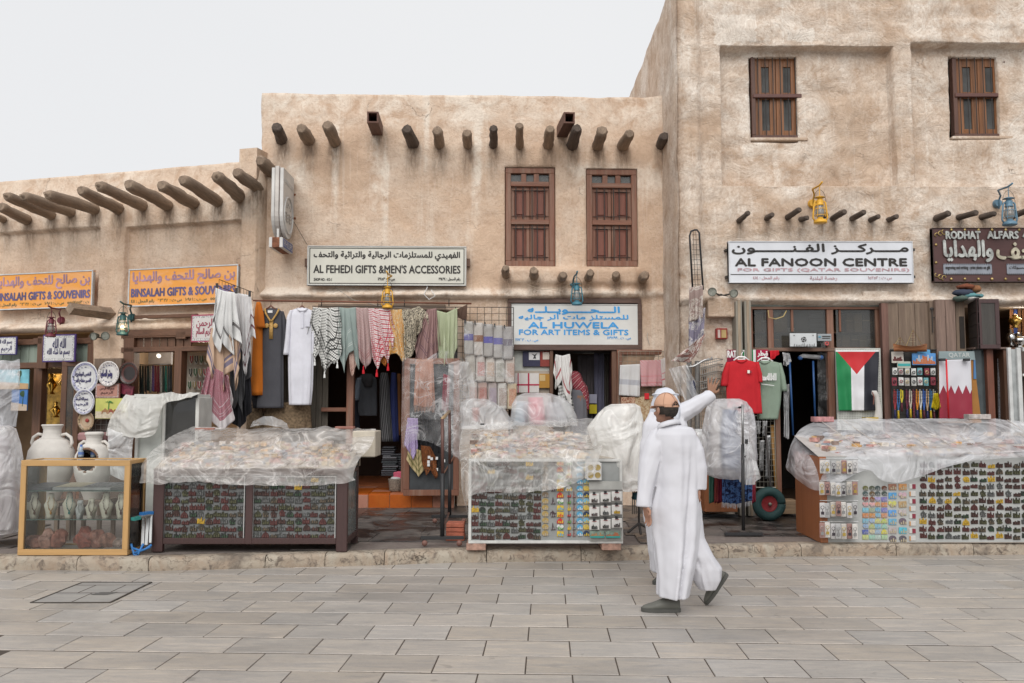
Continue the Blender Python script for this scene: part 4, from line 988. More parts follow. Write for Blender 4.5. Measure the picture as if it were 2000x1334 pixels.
# ---------------------------------------------------------------- floodlights on brackets
def floods(P,pts,rads,boxrc,label,off=.22):
 c=P.px(*pts[0],off);s=thing('twin_floodlight',c,label,'floodlight');k=plain((.14,.145,.12),.5,.3)
 for (px,py),r,tw in zip(pts,rads,(-.5,.3)):
  c=P.px(px,py,off);d=Vector((tw*.5,-1,-.25)).normalized()
  m=MB();m.lathe(c,[(0,-.1),(r*.45,-.1),(r*.75,-.05),(r,0),(r,.015),(r*.88,.015)],20,axis=d);m.build('housing',k,s,True)
  m=MB();m.lathe(c,[(0,.004),(r*.9,.004)],20,axis=d);m.build('lens',plain((.30,.31,.27),.2,0,.2,30.0),s)
 a,b=P.px(*pts[0],.12),P.px(*pts[1],.12);mid=(a+b)/2+Vector((0,0,-.03))-P.n*.11
 m=MB();m.tube([P.px(*pts[0],off-.1),mid],.012,6);m.tube([P.px(*pts[1],off-.1),mid],.012,6);m.ball(mid,.03);m.build('bracket',M_IRON,s)
 return s
floods(PA,((183,657),(206,656)),(.062,.065),None,'twin floodlight on the pillar above the round plates')
floods(PC,((1391,570),(1433,573)),(.06,.058),None,'twin floodlight above the plaster block beside the AL FANOON CENTRE shop',.25)
s=thing('conduit',PB.px(1325,520,.02),'thin white conduit running down the wall in the building corner','pipe');m=MB()
m.tube([PB.px(1324.5,515,.12),PB.px(1326,660,.12),PB.px(1326.5,990,.12)],.014,8);m.build('tube',M_WHITE,s,True)
for yy in (560,640,720):m=MB();m.wbox(PB,PB.px(1321,yy).x,PB.px(1331,yy).x,PB.px(1325,yy+3).z,PB.px(1325,yy).z,.14,.0);m.build('clip',M_WHITE,s)
def wire(pts,r,mat,name,label,cat):
 P0=[Vector(p)for p in pts];o=MB().tube(P0,r,5).build(name,mat);tag(o,label,cat);return o
wire([PB.px(655,562,.06),PB.px(690,586,.1),PB.px(740,597,.2),PB.px(800,603,.2)],.004,plain((.4,.37,.33),.6),'cable','thin slack cable drooping from the cream sign to the scarf rail','cable')
wire([PB.px(835,560,.14),PB.px(828,575,.16),PB.px(838,585,.18),PB.px(850,578,.18),PB.px(842,566,.16)],.006,M_WHITE,'cable','tangled pale cable on the ledge right of the yellow lantern','cable')
wire([PB.px(1030,556,.14),PB.px(1060,566,.14),PB.px(1100,562,.15),PB.px(1118,552,.2)],.005,plain((.5,.4,.3),.6),'cable','pale cable strung to the blue lantern under the stub poles','cable')
wire([PC.px(1500,606,.02),PC.px(1502,620,.05),PC.px(1515,623,.05),PC.px(1530,618,.05),PC.px(1536,607,.02)],.007,plain((.5,.38,.16),.6),'cable','loop of yellow cable in the upper shop window','cable')
for (px,py)in ((1265,650),(1312,650)):
 o=wire([PB.px(px,py,.02),PB.px(px-1,py+8,.05),PB.px(px+3,py+22,.04)],.006,plain((.5,.45,.4),.6),'wall_hook','bent white hook on the wall right of the blue lettered sign' if px<1300 else 'rusty thin hook on the wall nearer the conduit','hook')
s=thing('alarm_panel',PC.px(1411,662,.02),'small red framed alarm box with a brass plate on the pillar','alarm box')
panel(PC,(1399.5,641,1421,662),.09,.0,plain((.3,.03,.025),.5),s,'case',.006);panel(PC,(1409,644,1419,660),.1,.085,plain((.42,.30,.13),.4,.4),s,'brass_plate',.004);panel(PC,(1402,644,1407,660),.1,.085,plain((.5,.4,.36),.5),s,'pale_strip',.003)
# ---------------------------------------------------------------- hanging garments and scarves (middle shop)
def slabt(name,P,rc,off,th,mat,label,cat,group=None,bevel=.004,parent=None):
 m=MB();m.pbox(P,rc,off,off-th);o=bev(m.build(name,mat,parent),bevel)if bevel else m.build(name,mat,parent)
 if parent is None:tag(o,label,cat,group)
 return o
def wiregrid(name,P,rc,nx,ny,off,label,cat,r=.0035,mat=None,fr=.006,parent=None):
 x0,x1,z0,z1=P.rect(rc,off);s=parent or thing(name,P.at((x0+x1)/2,z0,off),label,cat);mt=mat or M_IRON
 m=MB()
 for a,b in (((x0,z0),(x1,z0)),((x1,z0),(x1,z1)),((x1,z1),(x0,z1)),((x0,z1),(x0,z0))):m.tube([P.at(*a,off),P.at(*b,off)],fr,6)
 m.build('frame',mt,s);m=MB()
 for i in range(1,nx):xx=lerp(x0,x1,i/nx);m.tube([P.at(xx,z0,off),P.at(xx,z1,off)],r,4,caps=False)
 for i in range(1,ny):zz=lerp(z0,z1,i/ny);m.tube([P.at(x0,zz,off+r),P.at(x1,zz,off+r)],r,4,caps=False)
 o=m.build('wire_mesh',mt,s);o['kind']='stuff';return s
def fringe_of(P,pts,off,mat,parent,n=24,ln=9,r=.004,name='fringe',seed=0):
 m=MB();tot=len(pts)-1
 for i in range(n):
  u=(i+.5)/n*tot;k=int(u);x=lerp(pts[k][0],pts[k+1][0],u-k);y=lerp(pts[k][1],pts[k+1][1],u-k)
  dx=rnd(-1.5,1.5);m.tube([P.px(x,y-1,off),P.px(x+dx,y+ln*rnd(.7,1.1),off)],[r,r*.6],4)
 o=m.build(name,mat,parent);o['kind']='stuff';return o
def tassel(P,x,y,off,mat,parent,ln=14,r=.018):
 c=P.px(x,y,off);e=P.px(x,y+ln,off);L=c.z-e.z;m=MB()
 m.lathe((c.x,c.y,e.z),[(r*.9,0),(r*.75,L*.45),(r*.35,L*.6),(r*.6,L*.72),(r*.15,L)],10);return m.build('tassel',mat,parent,True)
rail=thing('clothes_rail',PB.px(700,590,.4),'long rusty rail on hooks carrying the robes and the row of scarves','rail')
m=MB();m.tube([PB.px(494,587,.45),PB.px(921,593,.45)],.013,8);m.build('tube',plain((.2,.08,.05),.6,.3),rail,True)
m=MB();m.tube([PB.px(610,598,.42),PB.px(895,600,.42)],.006,6);m.build('scarf_wire',M_IRON,rail)
for x in (628,738,790,877):m=MB();m.tube([PB.px(x,586,.02),PB.px(x,586,.4),PB.px(x,592,.47),PB.px(x,598,.45)],.007,5);m.build('hook',M_IRON,rail)
GS='scarves clipped in a row on the rail of the middle shop'
WHT=(.72,.72,.70)
def scarf(top,hem,mat,label,off=.42,P=PB,cat='scarf',group=GS,**k):return hang('scarf',P,top,hem,mat,None,off,label=label,cat=cat,group=group,**k)
sc=scarf([(611,600),(636,602),(662,600)],[(601,640),(599,674),(614,698),(622,684),(634,724),(645,706),(658,704),(668,682),(666,640)],cloth((.74,.74,.71),(.03,.03,.03),'kef',((.16,.19),(.22,.235),(.3,.34)),.042,None,.85,.12),'black and white hooked-check keffiyeh, first scarf of the row, with white tassels',fold=4,amp=.035,nu=90,nv=60)
for x,y in ((615,700),(634,724),(659,705)):tassel(PB,x,y,.47,cloth(WHT),sc)
fringe_of(PB,[(600,676),(614,699),(622,686),(634,724),(645,708),(659,705),(668,684)],.46,cloth(WHT),sc,40,4)
scarf([(662,600),(678,602),(695,600)],[(662,692),(672,730),(680,690),(690,684),(700,723),(702,690)],cloth((.29,.35,.33),(.6,.63,.6),'plain',((.1,.108),(.13,.136),(.3,.308),(.33,.336)),.03),'plain grey-green scarf with thin white stripes near its hem',fold=3,amp=.03)
scarf([(681,682),(695,688)],[(683,722),(688,736),(698,708)],cloth((.6,.45,.38),(.2,.04,.04),'net',((.08,.09),),.02),'small corner of red and cream check scarf below the grey-green one',off=.38,fold=2,amp=.015,nu=20,nv=20)
scarf([(694,600),(706,602),(718,601)],[(696,696),(705,704),(714,722),(731,694)],cloth((.5,.4,.38),(.25,.05,.06),'net',((.12,.13),(.16,.17),(.2,.205)),.022),'dark red fine-check scarf between the grey-green and the red white keffiyeh',fold=3,amp=.03)
sc=scarf([(719,602),(740,603),(762,604)],[(728,694),(736,722),(750,694),(758,712),(772,656),(768,630)],cloth((.72,.66,.65),(.45,.045,.07),'kef',((.1,.13),(.17,.19),(.26,.29)),.034,None,.85,.08),'red and white keffiyeh with red tassels hanging under the yellow lantern',fold=4,amp=.034,nu=90,nv=60)
for x,y in ((710,714),(736,720),(758,708)):tassel(PB,x,y,.46,cloth((.5,.02,.03)),sc,16,.022)
scarf([(762,604),(774,605),(785,604)],[(761,693),(774,690),(788,707),(791,686),(792,665)],cloth((.62,.30,.05),(.62,.52,.36),'blot',(),.035),'orange and cream floral scarf beside the red white keffiyeh',fold=3,amp=.03)
scarf([(742,692),(756,690)],[(744,706),(752,716),(760,700)],cloth((.55,.24,.04),(.3,.05,.03),'blot',(),.03),'orange patterned corner with a dark edge peeping below the keffiyeh',off=.36,fold=2,amp=.012,nu=20,nv=16)
scarf([(785,605),(802,604),(818,598),(836,611)],[(791,704),(801,699),(811,684),(814,655),(836,634)],cloth((.62,.55,.42),(.025,.02,.02),'blot',(),.022),'black and cream animal-patterned scarf',fold=4,amp=.035)
scarf([(834,605),(852,602)],[(812,668),(810,717),(831,735),(838,714),(847,722),(859,672)],cloth((.32,.20,.19),(.09,.05,.09),'plain',((.1,.11),(.14,.15),(.3,.31),(.34,.35),(.5,.51),(.56,.57)),.03),'mauve-brown scarf with dark stripes',fold=5,amp=.035)
scarf([(853,606),(872,611),(893,601)],[(855,700),(860,732),(871,702),(878,736),(887,699),(893,678)],cloth((.40,.44,.29),(.62,.64,.54),'plain',((.09,.097),(.12,.127),(.26,.27),(.32,.33)),.03),'light green scarf with thin pale stripes, last of the row',fold=4,amp=.032)
scarf([(893,604),(913,594)],[(893,620),(912,627)],cloth((.13,.08,.06)),'dark brown cloth at the far right end of the rail',off=.3,fold=2,amp=.02,nu=20,nv=12)
def hanger(P,cx,y,w_,off,mat,parent,dy=6):
 m=MB();a=P.px(cx,y-3,off);m.tube([P.px(cx-w_/2,y+dy,off),P.px(cx-w_*.2,y+1,off),a,P.px(cx+w_*.2,y+1,off),P.px(cx+w_/2,y+dy,off)],.014,7)
 m.tube([a,P.px(cx,y-8,off),P.px(cx+1.5,y-11,off),P.px(cx,y-13,off)],.004,5);return m.build('hanger',mat,parent,True)
def garment(name,P,rc,off,label,cat):x0,x1,z0,z1=P.rect(rc,off);return thing(name,P.at((x0+x1)/2,z0,off),label,cat)
M_HANG=wood((.16,.06,.035),'x',.4)
s=garment('robe',PB,(490,590,518,772),.45,'orange short-sleeved robe hung sideways beside the white scarves','robe')
loft('body',PB,[(590,501,509,.06),(605,498,512,.1),(640,496,513,.14),(700,493,514,.16),(772,490,515,.17)],cloth((.52,.15,.018)),s,.45,40,5,.05,1,sub=8)
loft('sleeve',PB,[(592,502,510,.05),(612,502,515,.06),(640,500,518,.07)],cloth((.5,.14,.018)),s,.52,24,3,.06,2,sub=6)
s=garment('robe',PB,(500,600,560,797),.42,'dark grey robe with gold embroidered neckline','robe');GR=cloth((.075,.075,.085));GO=plain((.50,.30,.09),.6,0,.3,60.0)
loft('body',PB,[(602,521,541,.05),(605,516,546,.08),(611,512,553,.12),(640,513,553,.13),(700,509,553,.14),(760,505,553,.15),(797,500,553,.17)],GR,s,.42,56,7,.05,3,sub=8)
loft('sleeve',PB,[(608,549,554,.05),(625,551,559,.08),(655,553,561,.09),(690,552,559,.09)],GR,s,.4,24,3,.05,2,sub=6)
loft('sleeve',PB,[(608,512,517,.05),(640,508,514,.08),(690,505,512,.09)],GR,s,.4,24,3,.05,5,sub=6)
m=MB()
for pts in ([(517,603),(519,612),(526,624),(528,628)],[(545,603),(541,612),(533,624),(530,628)]):m.tube([PB.px(x,y,.49+.02*i/3)for i,(x,y)in enumerate(pts)],.014,6)
m.wbox(PB,*PB.rect((526,624,533,662),.5),.505,.49)
for x in (521,538):m.ball(PB.px(x,636,.495),(.035,.01,.035),10,6)
m.build('gold_trim',GO,s,True);m=MB();m.pbox(PB,(523,606,532,611),.49,.48);m.build('neck_label',M_WHITE,s);hanger(PB,529,600,22,.44,M_HANG,s)
m=MB();loft('x',PB,[(772,491,516,.16),(797,494,516,.17)],None,None,.36,mb=m);m.build('inner_hem',cloth((.02,.02,.025)),s,True)
s=garment('robe',PB,(553,600,616,792),.42,'long white thobe on a brown hanger','robe');WT=cloth((.70,.70,.76))
loft('body',PB,[(601,583,597,.04),(603,577,602,.07),(607,568,611,.1),(614,563,614,.12),(650,563,611,.12),(700,563,612,.14),(760,564,610,.16),(791,565,607,.18)],WT,s,.42,60,8,.045,3,sub=8)
loft('sleeve',PB,[(606,566,572,.05),(620,560,570,.08),(660,557,567,.08),(693,553,564,.08)],WT,s,.45,24,3,.05,2,sub=7)
loft('sleeve',PB,[(606,606,612,.05),(620,608,616,.08),(660,608,616,.08),(693,606,614,.08)],WT,s,.4,24,3,.05,6,sub=7)
m=MB();m.pbox(PB,(587,606,593,641),.492,.482);m.pbox(PB,(596,626,605,638),.49,.482);bev(m.build('placket',cloth((.66,.66,.73)),s),.002)
m=MB();m.tube([PB.px(580,603,.45),PB.px(584,606,.49),PB.px(590,607,.495),PB.px(596,606,.49),PB.px(600,603,.45)],.012,6);m.build('collar',WT,s,True)
for y in (612,622,632):m=MB();m.ball(PB.px(590,y,.497),.005,6,4);m.build('button',M_WHITE,s)
hanger(PB,590,600,18,.43,M_HANG,s)
GW='scarves clipped to the slanting rack beside the second orange sign'
s=thing('slanting_rack',PB.px(460,570,.8),'thin wire rack slanting out from the wall over the white scarves','rack');m=MB()
for dy in (0,14):m.tube([PB.px(428,546+dy,1.0),PB.px(494,571+dy,.4)],.005,5)
for i in range(12):t=i/11;a=PB.px(lerp(428,494,t),lerp(546,571,t),lerp(1.0,.4,t));m.tube([a,a-Vector((0,0,.1))],.003,4)
m.build('wires',M_IRON,s)
for x,y in ((423,562),(461,571),(487,577)):m=MB();m.pbox(PB,(x-2,y-9,x+2,y+2),.9,.87);m.build('clip',M_BLACK,s)
scarf([(421,562),(440,569),(458,571)],[(420,612),(413,655),(428,690),(434,668),(456,695),(455,660),(472,672)],cloth((.70,.70,.69),(.12,.11,.11),'plain',((.2,.25),(.27,.275)),.03),'white scarf with a grey patterned band, nearest the orange sign',off=.92,fold=4,amp=.04,group=GW)
scarf([(458,572),(474,574),(490,577)],[(462,655),(474,690),(478,736),(486,708),(492,655),(498,662)],cloth((.70,.69,.69),(.13,.02,.04),'plain',((.14,.18),(.3,.33)),.03),'white scarf with dark maroon bands beside the orange robe',off=.75,fold=4,amp=.04,group=GW)
scarf([(413,640),(440,645),(466,640)],[(402,702),(416,742),(434,769),(440,733),(466,716),(460,765),(470,700)],cloth((.56,.40,.29),(.14,.13,.2),'plain',((.1,.17),(.2,.24)),.03),'beige scarf with grey band below the white ones',off=.85,fold=4,amp=.045,group=GW)
scarf([(406,716),(426,722),(446,733)],[(387,797),(398,836),(412,818),(428,841),(441,838),(457,820),(452,762)],cloth((.30,.075,.11),(.66,.62,.62),'net',((.0,.14),(.2,.206),(.24,.246),(.34,.35)),.02,(.66,.64,.64),.85,.05),'burgundy keffiyeh with wide white border, lowest on the slanting rack',off=.85,fold=5,amp=.045,group=GW)
scarf([(446,658),(470,665),(490,690)],[(448,762),(456,800),(466,780),(472,812),(478,745),(490,735)],cloth((.10,.10,.105)),'charcoal scarf hanging behind the beige one',off=.7,fold=4,amp=.04,group=GW)
scarf([(450,740),(490,735)],[(448,822),(470,838),(492,800)],cloth((.03,.03,.035)),'black scarf lowest behind the charcoal one',off=.6,fold=3,amp=.04,group=GW)
PI_=Plane(PB.y0+.7,PB.b)
s=garment('vest',PI_,(695,728,738,815),.1,'grey hooded jacket hanging in the shop doorway','jacket');JG=cloth((.07,.075,.085))
loft('body',PI_,[(733,705,728,.06),(740,698,735,.16),(760,699,736,.2),(800,700,737,.2),(812,702,736,.18)],JG,s,.1,36,5,.06,1,sub=6);loft('sleeve',PI_,[(738,697,706,.06),(760,692,704,.09),(782,688,702,.09)],cloth((.16,.19,.23)),s,.16,20,3,.05,1,sub=5)
loft('hood',PI_,[(730,707,727,.08),(742,706,730,.14),(756,712,726,.1)],cloth((.05,.05,.055)),s,.18,24,sub=4)
s=garment('robe',PI_,(738,728,764,860),.05,'black robe with grey chevron stripes in the shop doorway','robe')
loft('body',PI_,[(728,744,757,.08),(745,741,760,.15),(800,741,763,.16),(862,743,768,.18)],cloth((.16,.16,.165),(.02,.02,.022),'stripe',(),.018),s,.05,40,6,.06,1,sub=8)
s=garment('robe',PI_,(762,728,778,862),.0,'dark blue robe in the shop doorway','robe');loft('body',PI_,[(728,764,774,.08),(760,762,776,.14),(862,761,780,.16)],cloth((.03,.04,.13)),s,0,36,5,.06,1,sub=8)
s=garment('robe',PI_,(776,730,784,850),.0,'brown robe sliver beside the blue robe','robe');loft('body',PI_,[(730,776,783,.08),(850,775,786,.12)],cloth((.17,.07,.025)),s,-.03,30,5,.06,1,sub=8)
s=garment('robe',PI_,(684,740,700,850),.0,'near-black robe at the left side of the doorway','robe');loft('body',PI_,[(740,688,700,.08),(850,682,704,.16)],cloth((.025,.028,.04)),s,-.1,30,5,.06,1,sub=8)
for k,(x0,x1,y0,y1,n,lab)in enumerate(((746,776,892,930,9,'tall stack of folded dark clothes in plastic just inside the doorway'),(762,788,886,918,7,'shorter stack of folded dark clothes behind the basket'),(746,772,872,893,5,'upper heap of folded dark clothes under the striped robe'))):
 P_=Plane(PB.y0+.12+.1*k,PB.b);st_=thing('clothes_stack',P_.px((x0+x1)/2,y1),lab,'clothes stack')
 for i in range(n):
  ya,yb=lerp(y1,y0,i/n),lerp(y1,y0,(i+.85)/n);c_=random.choice(((.03,.03,.035),(.06,.06,.07),(.1,.1,.11),(.04,.045,.05)))
  m=MB();m.pbox(P_,(x0+rnd(-2,2),yb,x1+rnd(-2,2),ya),rnd(0,.03),-.25);bev(m.build('folded_garment',cloth(c_,rough=.5),st_),.012,2)
P_=Plane(PB.y0+.05,PB.b);c0=P_.px(772,963,.0);m=MB()
bs=thing('basket',(c0.x,c0.y+.1,.336),'small woven grey-brown basket on the terracotta step','basket')
BK=plain((.22,.18,.145),.85,0,.4,60.0,.004);bc=Vector((c0.x,c0.y+.1,.336))
m.lathe(bc,[(0,.01),(.095,.0),(.105,.06),(.115,.13),(.12,.19),(.108,.19),(.1,.1),(.085,.02)],28);m.build('body',BK,bs,True)
m=MB()
for i in range(8):m.lathe(bc+Vector((0,0,.015+i*.022)),[(.1+.0025*i,0),(.108+.0025*i,.008),(.1+.0025*i,.016)],28)
m.build('weave',BK,bs,True)
m=MB();m.ball(bc+Vector((.0,0,.19)),(.09,.09,.035),14,6);m.build('white_cloth',cloth((.5,.5,.5)),bs,True)
o=slabt('folded_shirt',P_,(768,921,788,937),-.05,.25,cloth((.5,.1,.16)),'folded pink shirt above the basket','shirt',bevel=.02)
PL=Plane(PB.y0-.45,PB.b)
s=thing('leaning_panel',PL.px(842,968,0),'brown wooden framed dark panel leaning at the step','panel')
m=MB();frame_rect(m,PL,*PL.rect((789,700,897,968)),.085,.03,-.01);bev(m.build('frame',M_SHUT,s),.005)
m=MB();m.wbox(PL,*[a+b for a,b in zip(PL.rect((789,700,897,968)),(.08,-.08,.08,-.08))],.008,-.005);m.build('slate',plain((.05,.055,.06),.5,0,.3),s)
m=MB();m.bar(PL.px(862,932,.03),PL.px(889,888,.03),.03,.02);m.build('brace',M_SHUT,s)
GD='cloths hanging on the leaning panel'
_sh=scarf([(812,702),(846,702)],[(808,792),(828,796),(850,794)],cloth((.40,.21,.15)),'plain terracotta-pink shawl with fringe behind the plastic sheet',off=.1,P=PL,fold=3,amp=.02,group=GD)
fringe_of(PL,[(808,793),(850,794)],.12,cloth((.34,.19,.13)),_sh,40,12,.003)
scarf([(866,730),(879,734)],[(862,800),(875,806)],cloth((.22,.03,.05)),'narrow crimson cloth behind the plastic sheet',off=.1,P=PL,fold=2,amp=.015,group=GD,nu=20)
scarf([(796,816),(816,817)],[(788,868),(798,880),(806,898),(815,884),(816,840)],cloth((.30,.20,.42),(.52,.46,.62),'check',((.05,.055),(.12,.125)),.05),'lilac check scarf hanging low on the panel',off=.12,P=PL,fold=3,amp=.02,group=GD)
scarf([(798,872),(822,880)],[(793,898),(806,916),(818,932),(828,918)],cloth((.50,.40,.22),(.16,.15,.06),'check',((.08,.1),),.09),'yellow-beige scarf with dark green stripes under the lilac one',off=.1,P=PL,fold=2,amp=.015,group=GD,nu=30)
scarf([(818,800),(862,802)],[(816,868),(840,880),(862,884)],cloth((.018,.018,.02)),'plain black shawl in the middle of the panel',off=.08,P=PL,fold=4,amp=.02,group=GD)
scarf([(822,870),(840,872)],[(824,900),(832,930),(842,918),(850,936),(856,930),(850,890)],cloth((.30,.10,.03),(.04,.02,.015),'blot',(),.02),'small rust and black patterned scarf low on the panel',off=.11,P=PL,fold=3,amp=.018,group=GD,nu=30)
scarf([(834,868),(862,872)],[(832,905),(848,915),(864,908)],cloth((.02,.02,.022)),'black tasselled cloth with pale heart shapes',off=.1,P=PL,fold=2,amp=.01,group=GD,nu=30)
m=MB()
for x,y in ((838,893),(843,896),(837,902),(853,895),(867,900),(853,917),(837,908)):c=PL.px(x,y,.14);m.obox(c,Vector((.018,0,0)),Vector((0,.003,0)),Vector((0,0,.02)))
o=m.build('heart_charms',M_WHITE);tag(o,'pale heart-shaped charms scattered over the black tasselled cloth','charms',None,'stuff')
for (rows,lab)in (([(786,530,596,.16),(794,518,606,.22),(812,516,607,.26),(838,515,608,.28)],'large brown burlap bundle standing under the white thobe'),([(790,490,512,.2),(812,484,515,.3),(838,482,516,.3)],'smaller tan bundle left of the burlap one')):
 P_=Plane(PB.y0-.2,PB.b);o=loft('burlap_bundle',P_,rows,plain((.20,.14,.085),.95,0,.35,30.0,.006),None,0,40,6,.05,2,sub=6);tag(o,lab,'bundle')
wiregrid('wire_grid_panel',PB,(889,600,1003,830),8,18,.18,'tall wire grid behind the packaged scarves','grid panel')
GP='packaged scarves in rows left of the blue lettered sign'
def packs():
 r1c=[((.40,.38,.35),(.10,.09,.30)),((.50,.46,.42),(.25,.12,.07)),((.37,.35,.33),(.11,.10,.33)),((.40,.38,.36),(.12,.11,.33)),((.36,.34,.33),(.14,.12,.15))]
 n1=['blue','brown','darker blue','wide blue','grey violet']
 r2c=[((.46,.43,.38),(.35,.32,.28)),((.56,.52,.48),(.42,.05,.045)),((.56,.52,.47),(.40,.22,.12)),((.52,.50,.46),(.22,.22,.18)),((.56,.50,.45),(.35,.17,.12))]
 n2=['grey','red','tan','olive','brown']
 r3c=[((.60,.55,.5),(.4,.2,.18)),((.5,.35,.3),(.36,.07,.06)),((.42,.36,.34),(.3,.25,.35)),((.62,.6,.56),(.22,.12,.09)),((.58,.48,.34),(.42,.10,.06))]
 n3=['pale rose','red framed','lilac','white and brown','cream with red leaf']
 for ri,(cs,nm,(ya,yb))in enumerate(((r1c,n1,(628,692)),(r2c,n2,(694,744)),(r3c,n3,(746,796)))):
  for i,((a,b),n_)in enumerate(zip(cs,nm)):
   x0=906+i*19.2+(4 if ri == 1 else 8 if ri == 2 else 0);x1=x0+18.6;yy=i*2.6 if ri == 0 else i*.8
   off=.3-ri*.03;s=thing('packaged_scarf',PB.px((x0+x1)/2,yb+yy,off),'%s packaged scarf, number %s from the left in the %s row'%(n_,('one','two','three','four','five')[i],('top','middle','bottom')[ri]),'scarf',GP)
   m=MB();x_0,x_1,z0,z1=PB.rect((x0,ya+yy,x1,yb+yy),off);sd=rnd(0,50)
   m.grid(lambda u,v:PB.at(lerp(x_0,x_1,u),lerp(z0,z1,v),off+.03*math.sin(math.pi*u)** .5+.012*nz(u*3,v*5,sd)),10,16,lambda u,v:(u*(x_1-x_0),v*(z1-z0)))
   o=m.build('folded_cloth',cloth(a),s,True);solid(o,.004)
   m=MB();h=z1-z0;lo,hi=(.42,.62)if ri == 0 else (.2,.75)if ri == 1 else (.12,.8);xi=.0 if ri == 0 else .18
   m.grid(lambda u,v:PB.at(lerp(x_0+xi*(x_1-x_0),x_1-xi*.4*(x_1-x_0),u),z0+h*lerp(lo,hi,v),off+.004+.03*math.sin(math.pi*lerp(xi,1-xi*.4,u))** .5+.012*nz(lerp(xi,1-xi*.4,u)*3,lerp(lo,hi,v)*5,sd)),10,8)
   m.build('band' if ri == 0 else 'print',cloth(b,a,'blot',(),.03)if ri else cloth(b),s,True)
   if ri == 0:m=MB();m.pbox(PB,(x0+1,ya+yy-4,x0+4,ya+yy+3),off+.05,off+.03);m.build('clip',M_BLACK,s)
packs()
o=hang('plastic_sleeve',PB,[(905,627),(1003,640)],[(910,792),(1004,800)],film(.1,wr=.4,seed=3.0),None,.36,6,.02,40,40,'clear plastic film over the packaged scarves','plastic sheet',thick=0)
def flat(P,rc,off,mat,label,name='folded_scarf',cat='scarf',group=None,th=.02):return slabt(name,P,rc,off,th,mat,label,cat,group,.004)
GH='folded scarves shown in the shop window under the blue lettered sign'
s=flat(PB,(1021,686,1055,716),-.05,cloth((.05,.05,.085)),'navy folded scarf with a white falcon print',group=GH)
m=MB();m.pbox(PB,(1033,688,1054,703),-.045,-.05);m.build('print_patch',cloth((.6,.6,.6)),s)
m=MB();x0,x1,z0,z1=PB.rect((1036,689,1052,702),-.04);m.poly(PB,[(lerp(x0,x1,a),lerp(z0,z1,b))for a,b in ((.1,.9),(.45,.5),(.3,.1),(.55,.15),(.7,.1),(.62,.5),(.85,.95),(.5,.7))],-.042,-.045);m.build('falcon_print',M_BLACK,s)
s=flat(PB,(1055,686,1078,716),-.05,cloth((.25,.06,.05),(.07,.03,.03),'blot',(),.025),'dark red patterned folded scarf beside the navy one',group=GH)
m=MB();m.pbox(PB,(1060,688,1073,702),-.045,-.05);m.build('print_patch',cloth((.55,.48,.42),(.25,.1,.08),'blot',(),.02),s)
s=flat(PB,(1000,729,1053,767),-.03,cloth((.60,.57,.55),(.50,.07,.11),'kef',(),.03,None,.85,-.3),'red and white check folded scarf',group=GH)
for a in ((1000,750,1053,753),(1011,729,1013,767),(1031,729,1034,767)):m=MB();m.pbox(PB,a,-.026,-.03);m.build('red_stripe',cloth((.4,.04,.08)),s)
s=flat(PB,(1053,730,1078,758),-.03,cloth((.42,.22,.05),(.3,.13,.03),'blot',(),.02),'gold-brown folded scarf beside the red check one',group=GH)
m=MB();m.pbox(PB,(1054,732,1065,744),-.026,-.03);m.build('print_patch',cloth((.55,.4,.2)),s)
sc=scarf([(1085,692),(1098,695),(1113,691)],[(1081,728),(1086,762),(1096,742),(1108,786),(1116,790),(1116,738),(1119,724)],cloth((.70,.69,.67),(.34,.02,.035),'plain',((.15,.2),),.03),'white scarf with a broad red stripe in the doorway of the second middle shop',off=.12,fold=4,amp=.035,group=None)
sc=scarf([(1091,750),(1103,756),(1113,758)],[(1089,772),(1103,806),(1112,818),(1122,822),(1120,796)],cloth((.68,.68,.66),(.03,.03,.03),'kef',((.1,.12),),.05),'black and white keffiyeh under the red striped scarf',off=.09,fold=3,amp=.025,group=None)
P2=Plane(PB.y0+.8,PB.b)
for (a,c_,lab)in (((1128,694,1160,850),(.10,.09,.095),'grey shawl inside the second middle shop'),((1160,690,1180,850),(.17,.17,.24),'blue-grey dotted shawl inside the second middle shop'),((1180,692,1192,850),(.08,.07,.06),'dark taupe shawl inside the second middle shop'),((1190,688,1202,850),(.12,.035,.05),'dark red shawl inside the second middle shop')):
 hang('shawl',P2,[(a[0],a[1]),(a[2],a[1])],[(a[0],a[3]),(a[2],a[3])],cloth(c_),None,.0,3,.03,30,20,lab,'shawl')
m=MB();m.pbox(P2,(1080,686,1205,690),.05,.0);tag(m.build('hanging_rod',M_IRON),'dark rod carrying the shawls inside the second middle shop','rod')
for (x,c_,lab)in ((1158,(.6,.5,.04),'small yellow tag hanging low among the shawls'),(1158,(.4,.4,.5),'small pale patterned tag hanging among the shawls')):
 y=790 if c_[0]== .6 else 770;flat(P2,(x-7,y,x+8,y+18),.12,cloth(c_),lab,'tag','tag')
s=thing('display_board',PB.px(1260,860,.1),'brown wooden board faced with wire grid carrying folded scarves','display board')
m=MB();frame_rect(m,PB,*PB.rect((1206,683,1315,870),.06),.075,.06,.0);bev(m.build('frame',M_SHUT,s),.004);m=MB();m.pbox(PB,(1213,690,1308,866),.03,.0);m.build('backing',plain((.35,.24,.16),.8,0,.3),s)
wiregrid('',PB,(1209,686,1313,868),12,18,.09,None,None,.003,plain((.3,.27,.22),.5,.4),.005,s)
GB='folded scarves on the board right of the second middle shop'
def fold_on(rcpts,mat,lab,off=.14):return hang('folded_scarf',PB,rcpts[0],rcpts[1],mat,None,off,2,.012,30,24,lab,'scarf',GB,thick=.02)
sc=fold_on(([(1211,713),(1250,711)],[(1210,772),(1250,775)]),cloth((.60,.60,.60),(.40,.41,.45),'plain',((.17,.25),),.03),'white folded scarf with a pale grey stripe, left on the board')
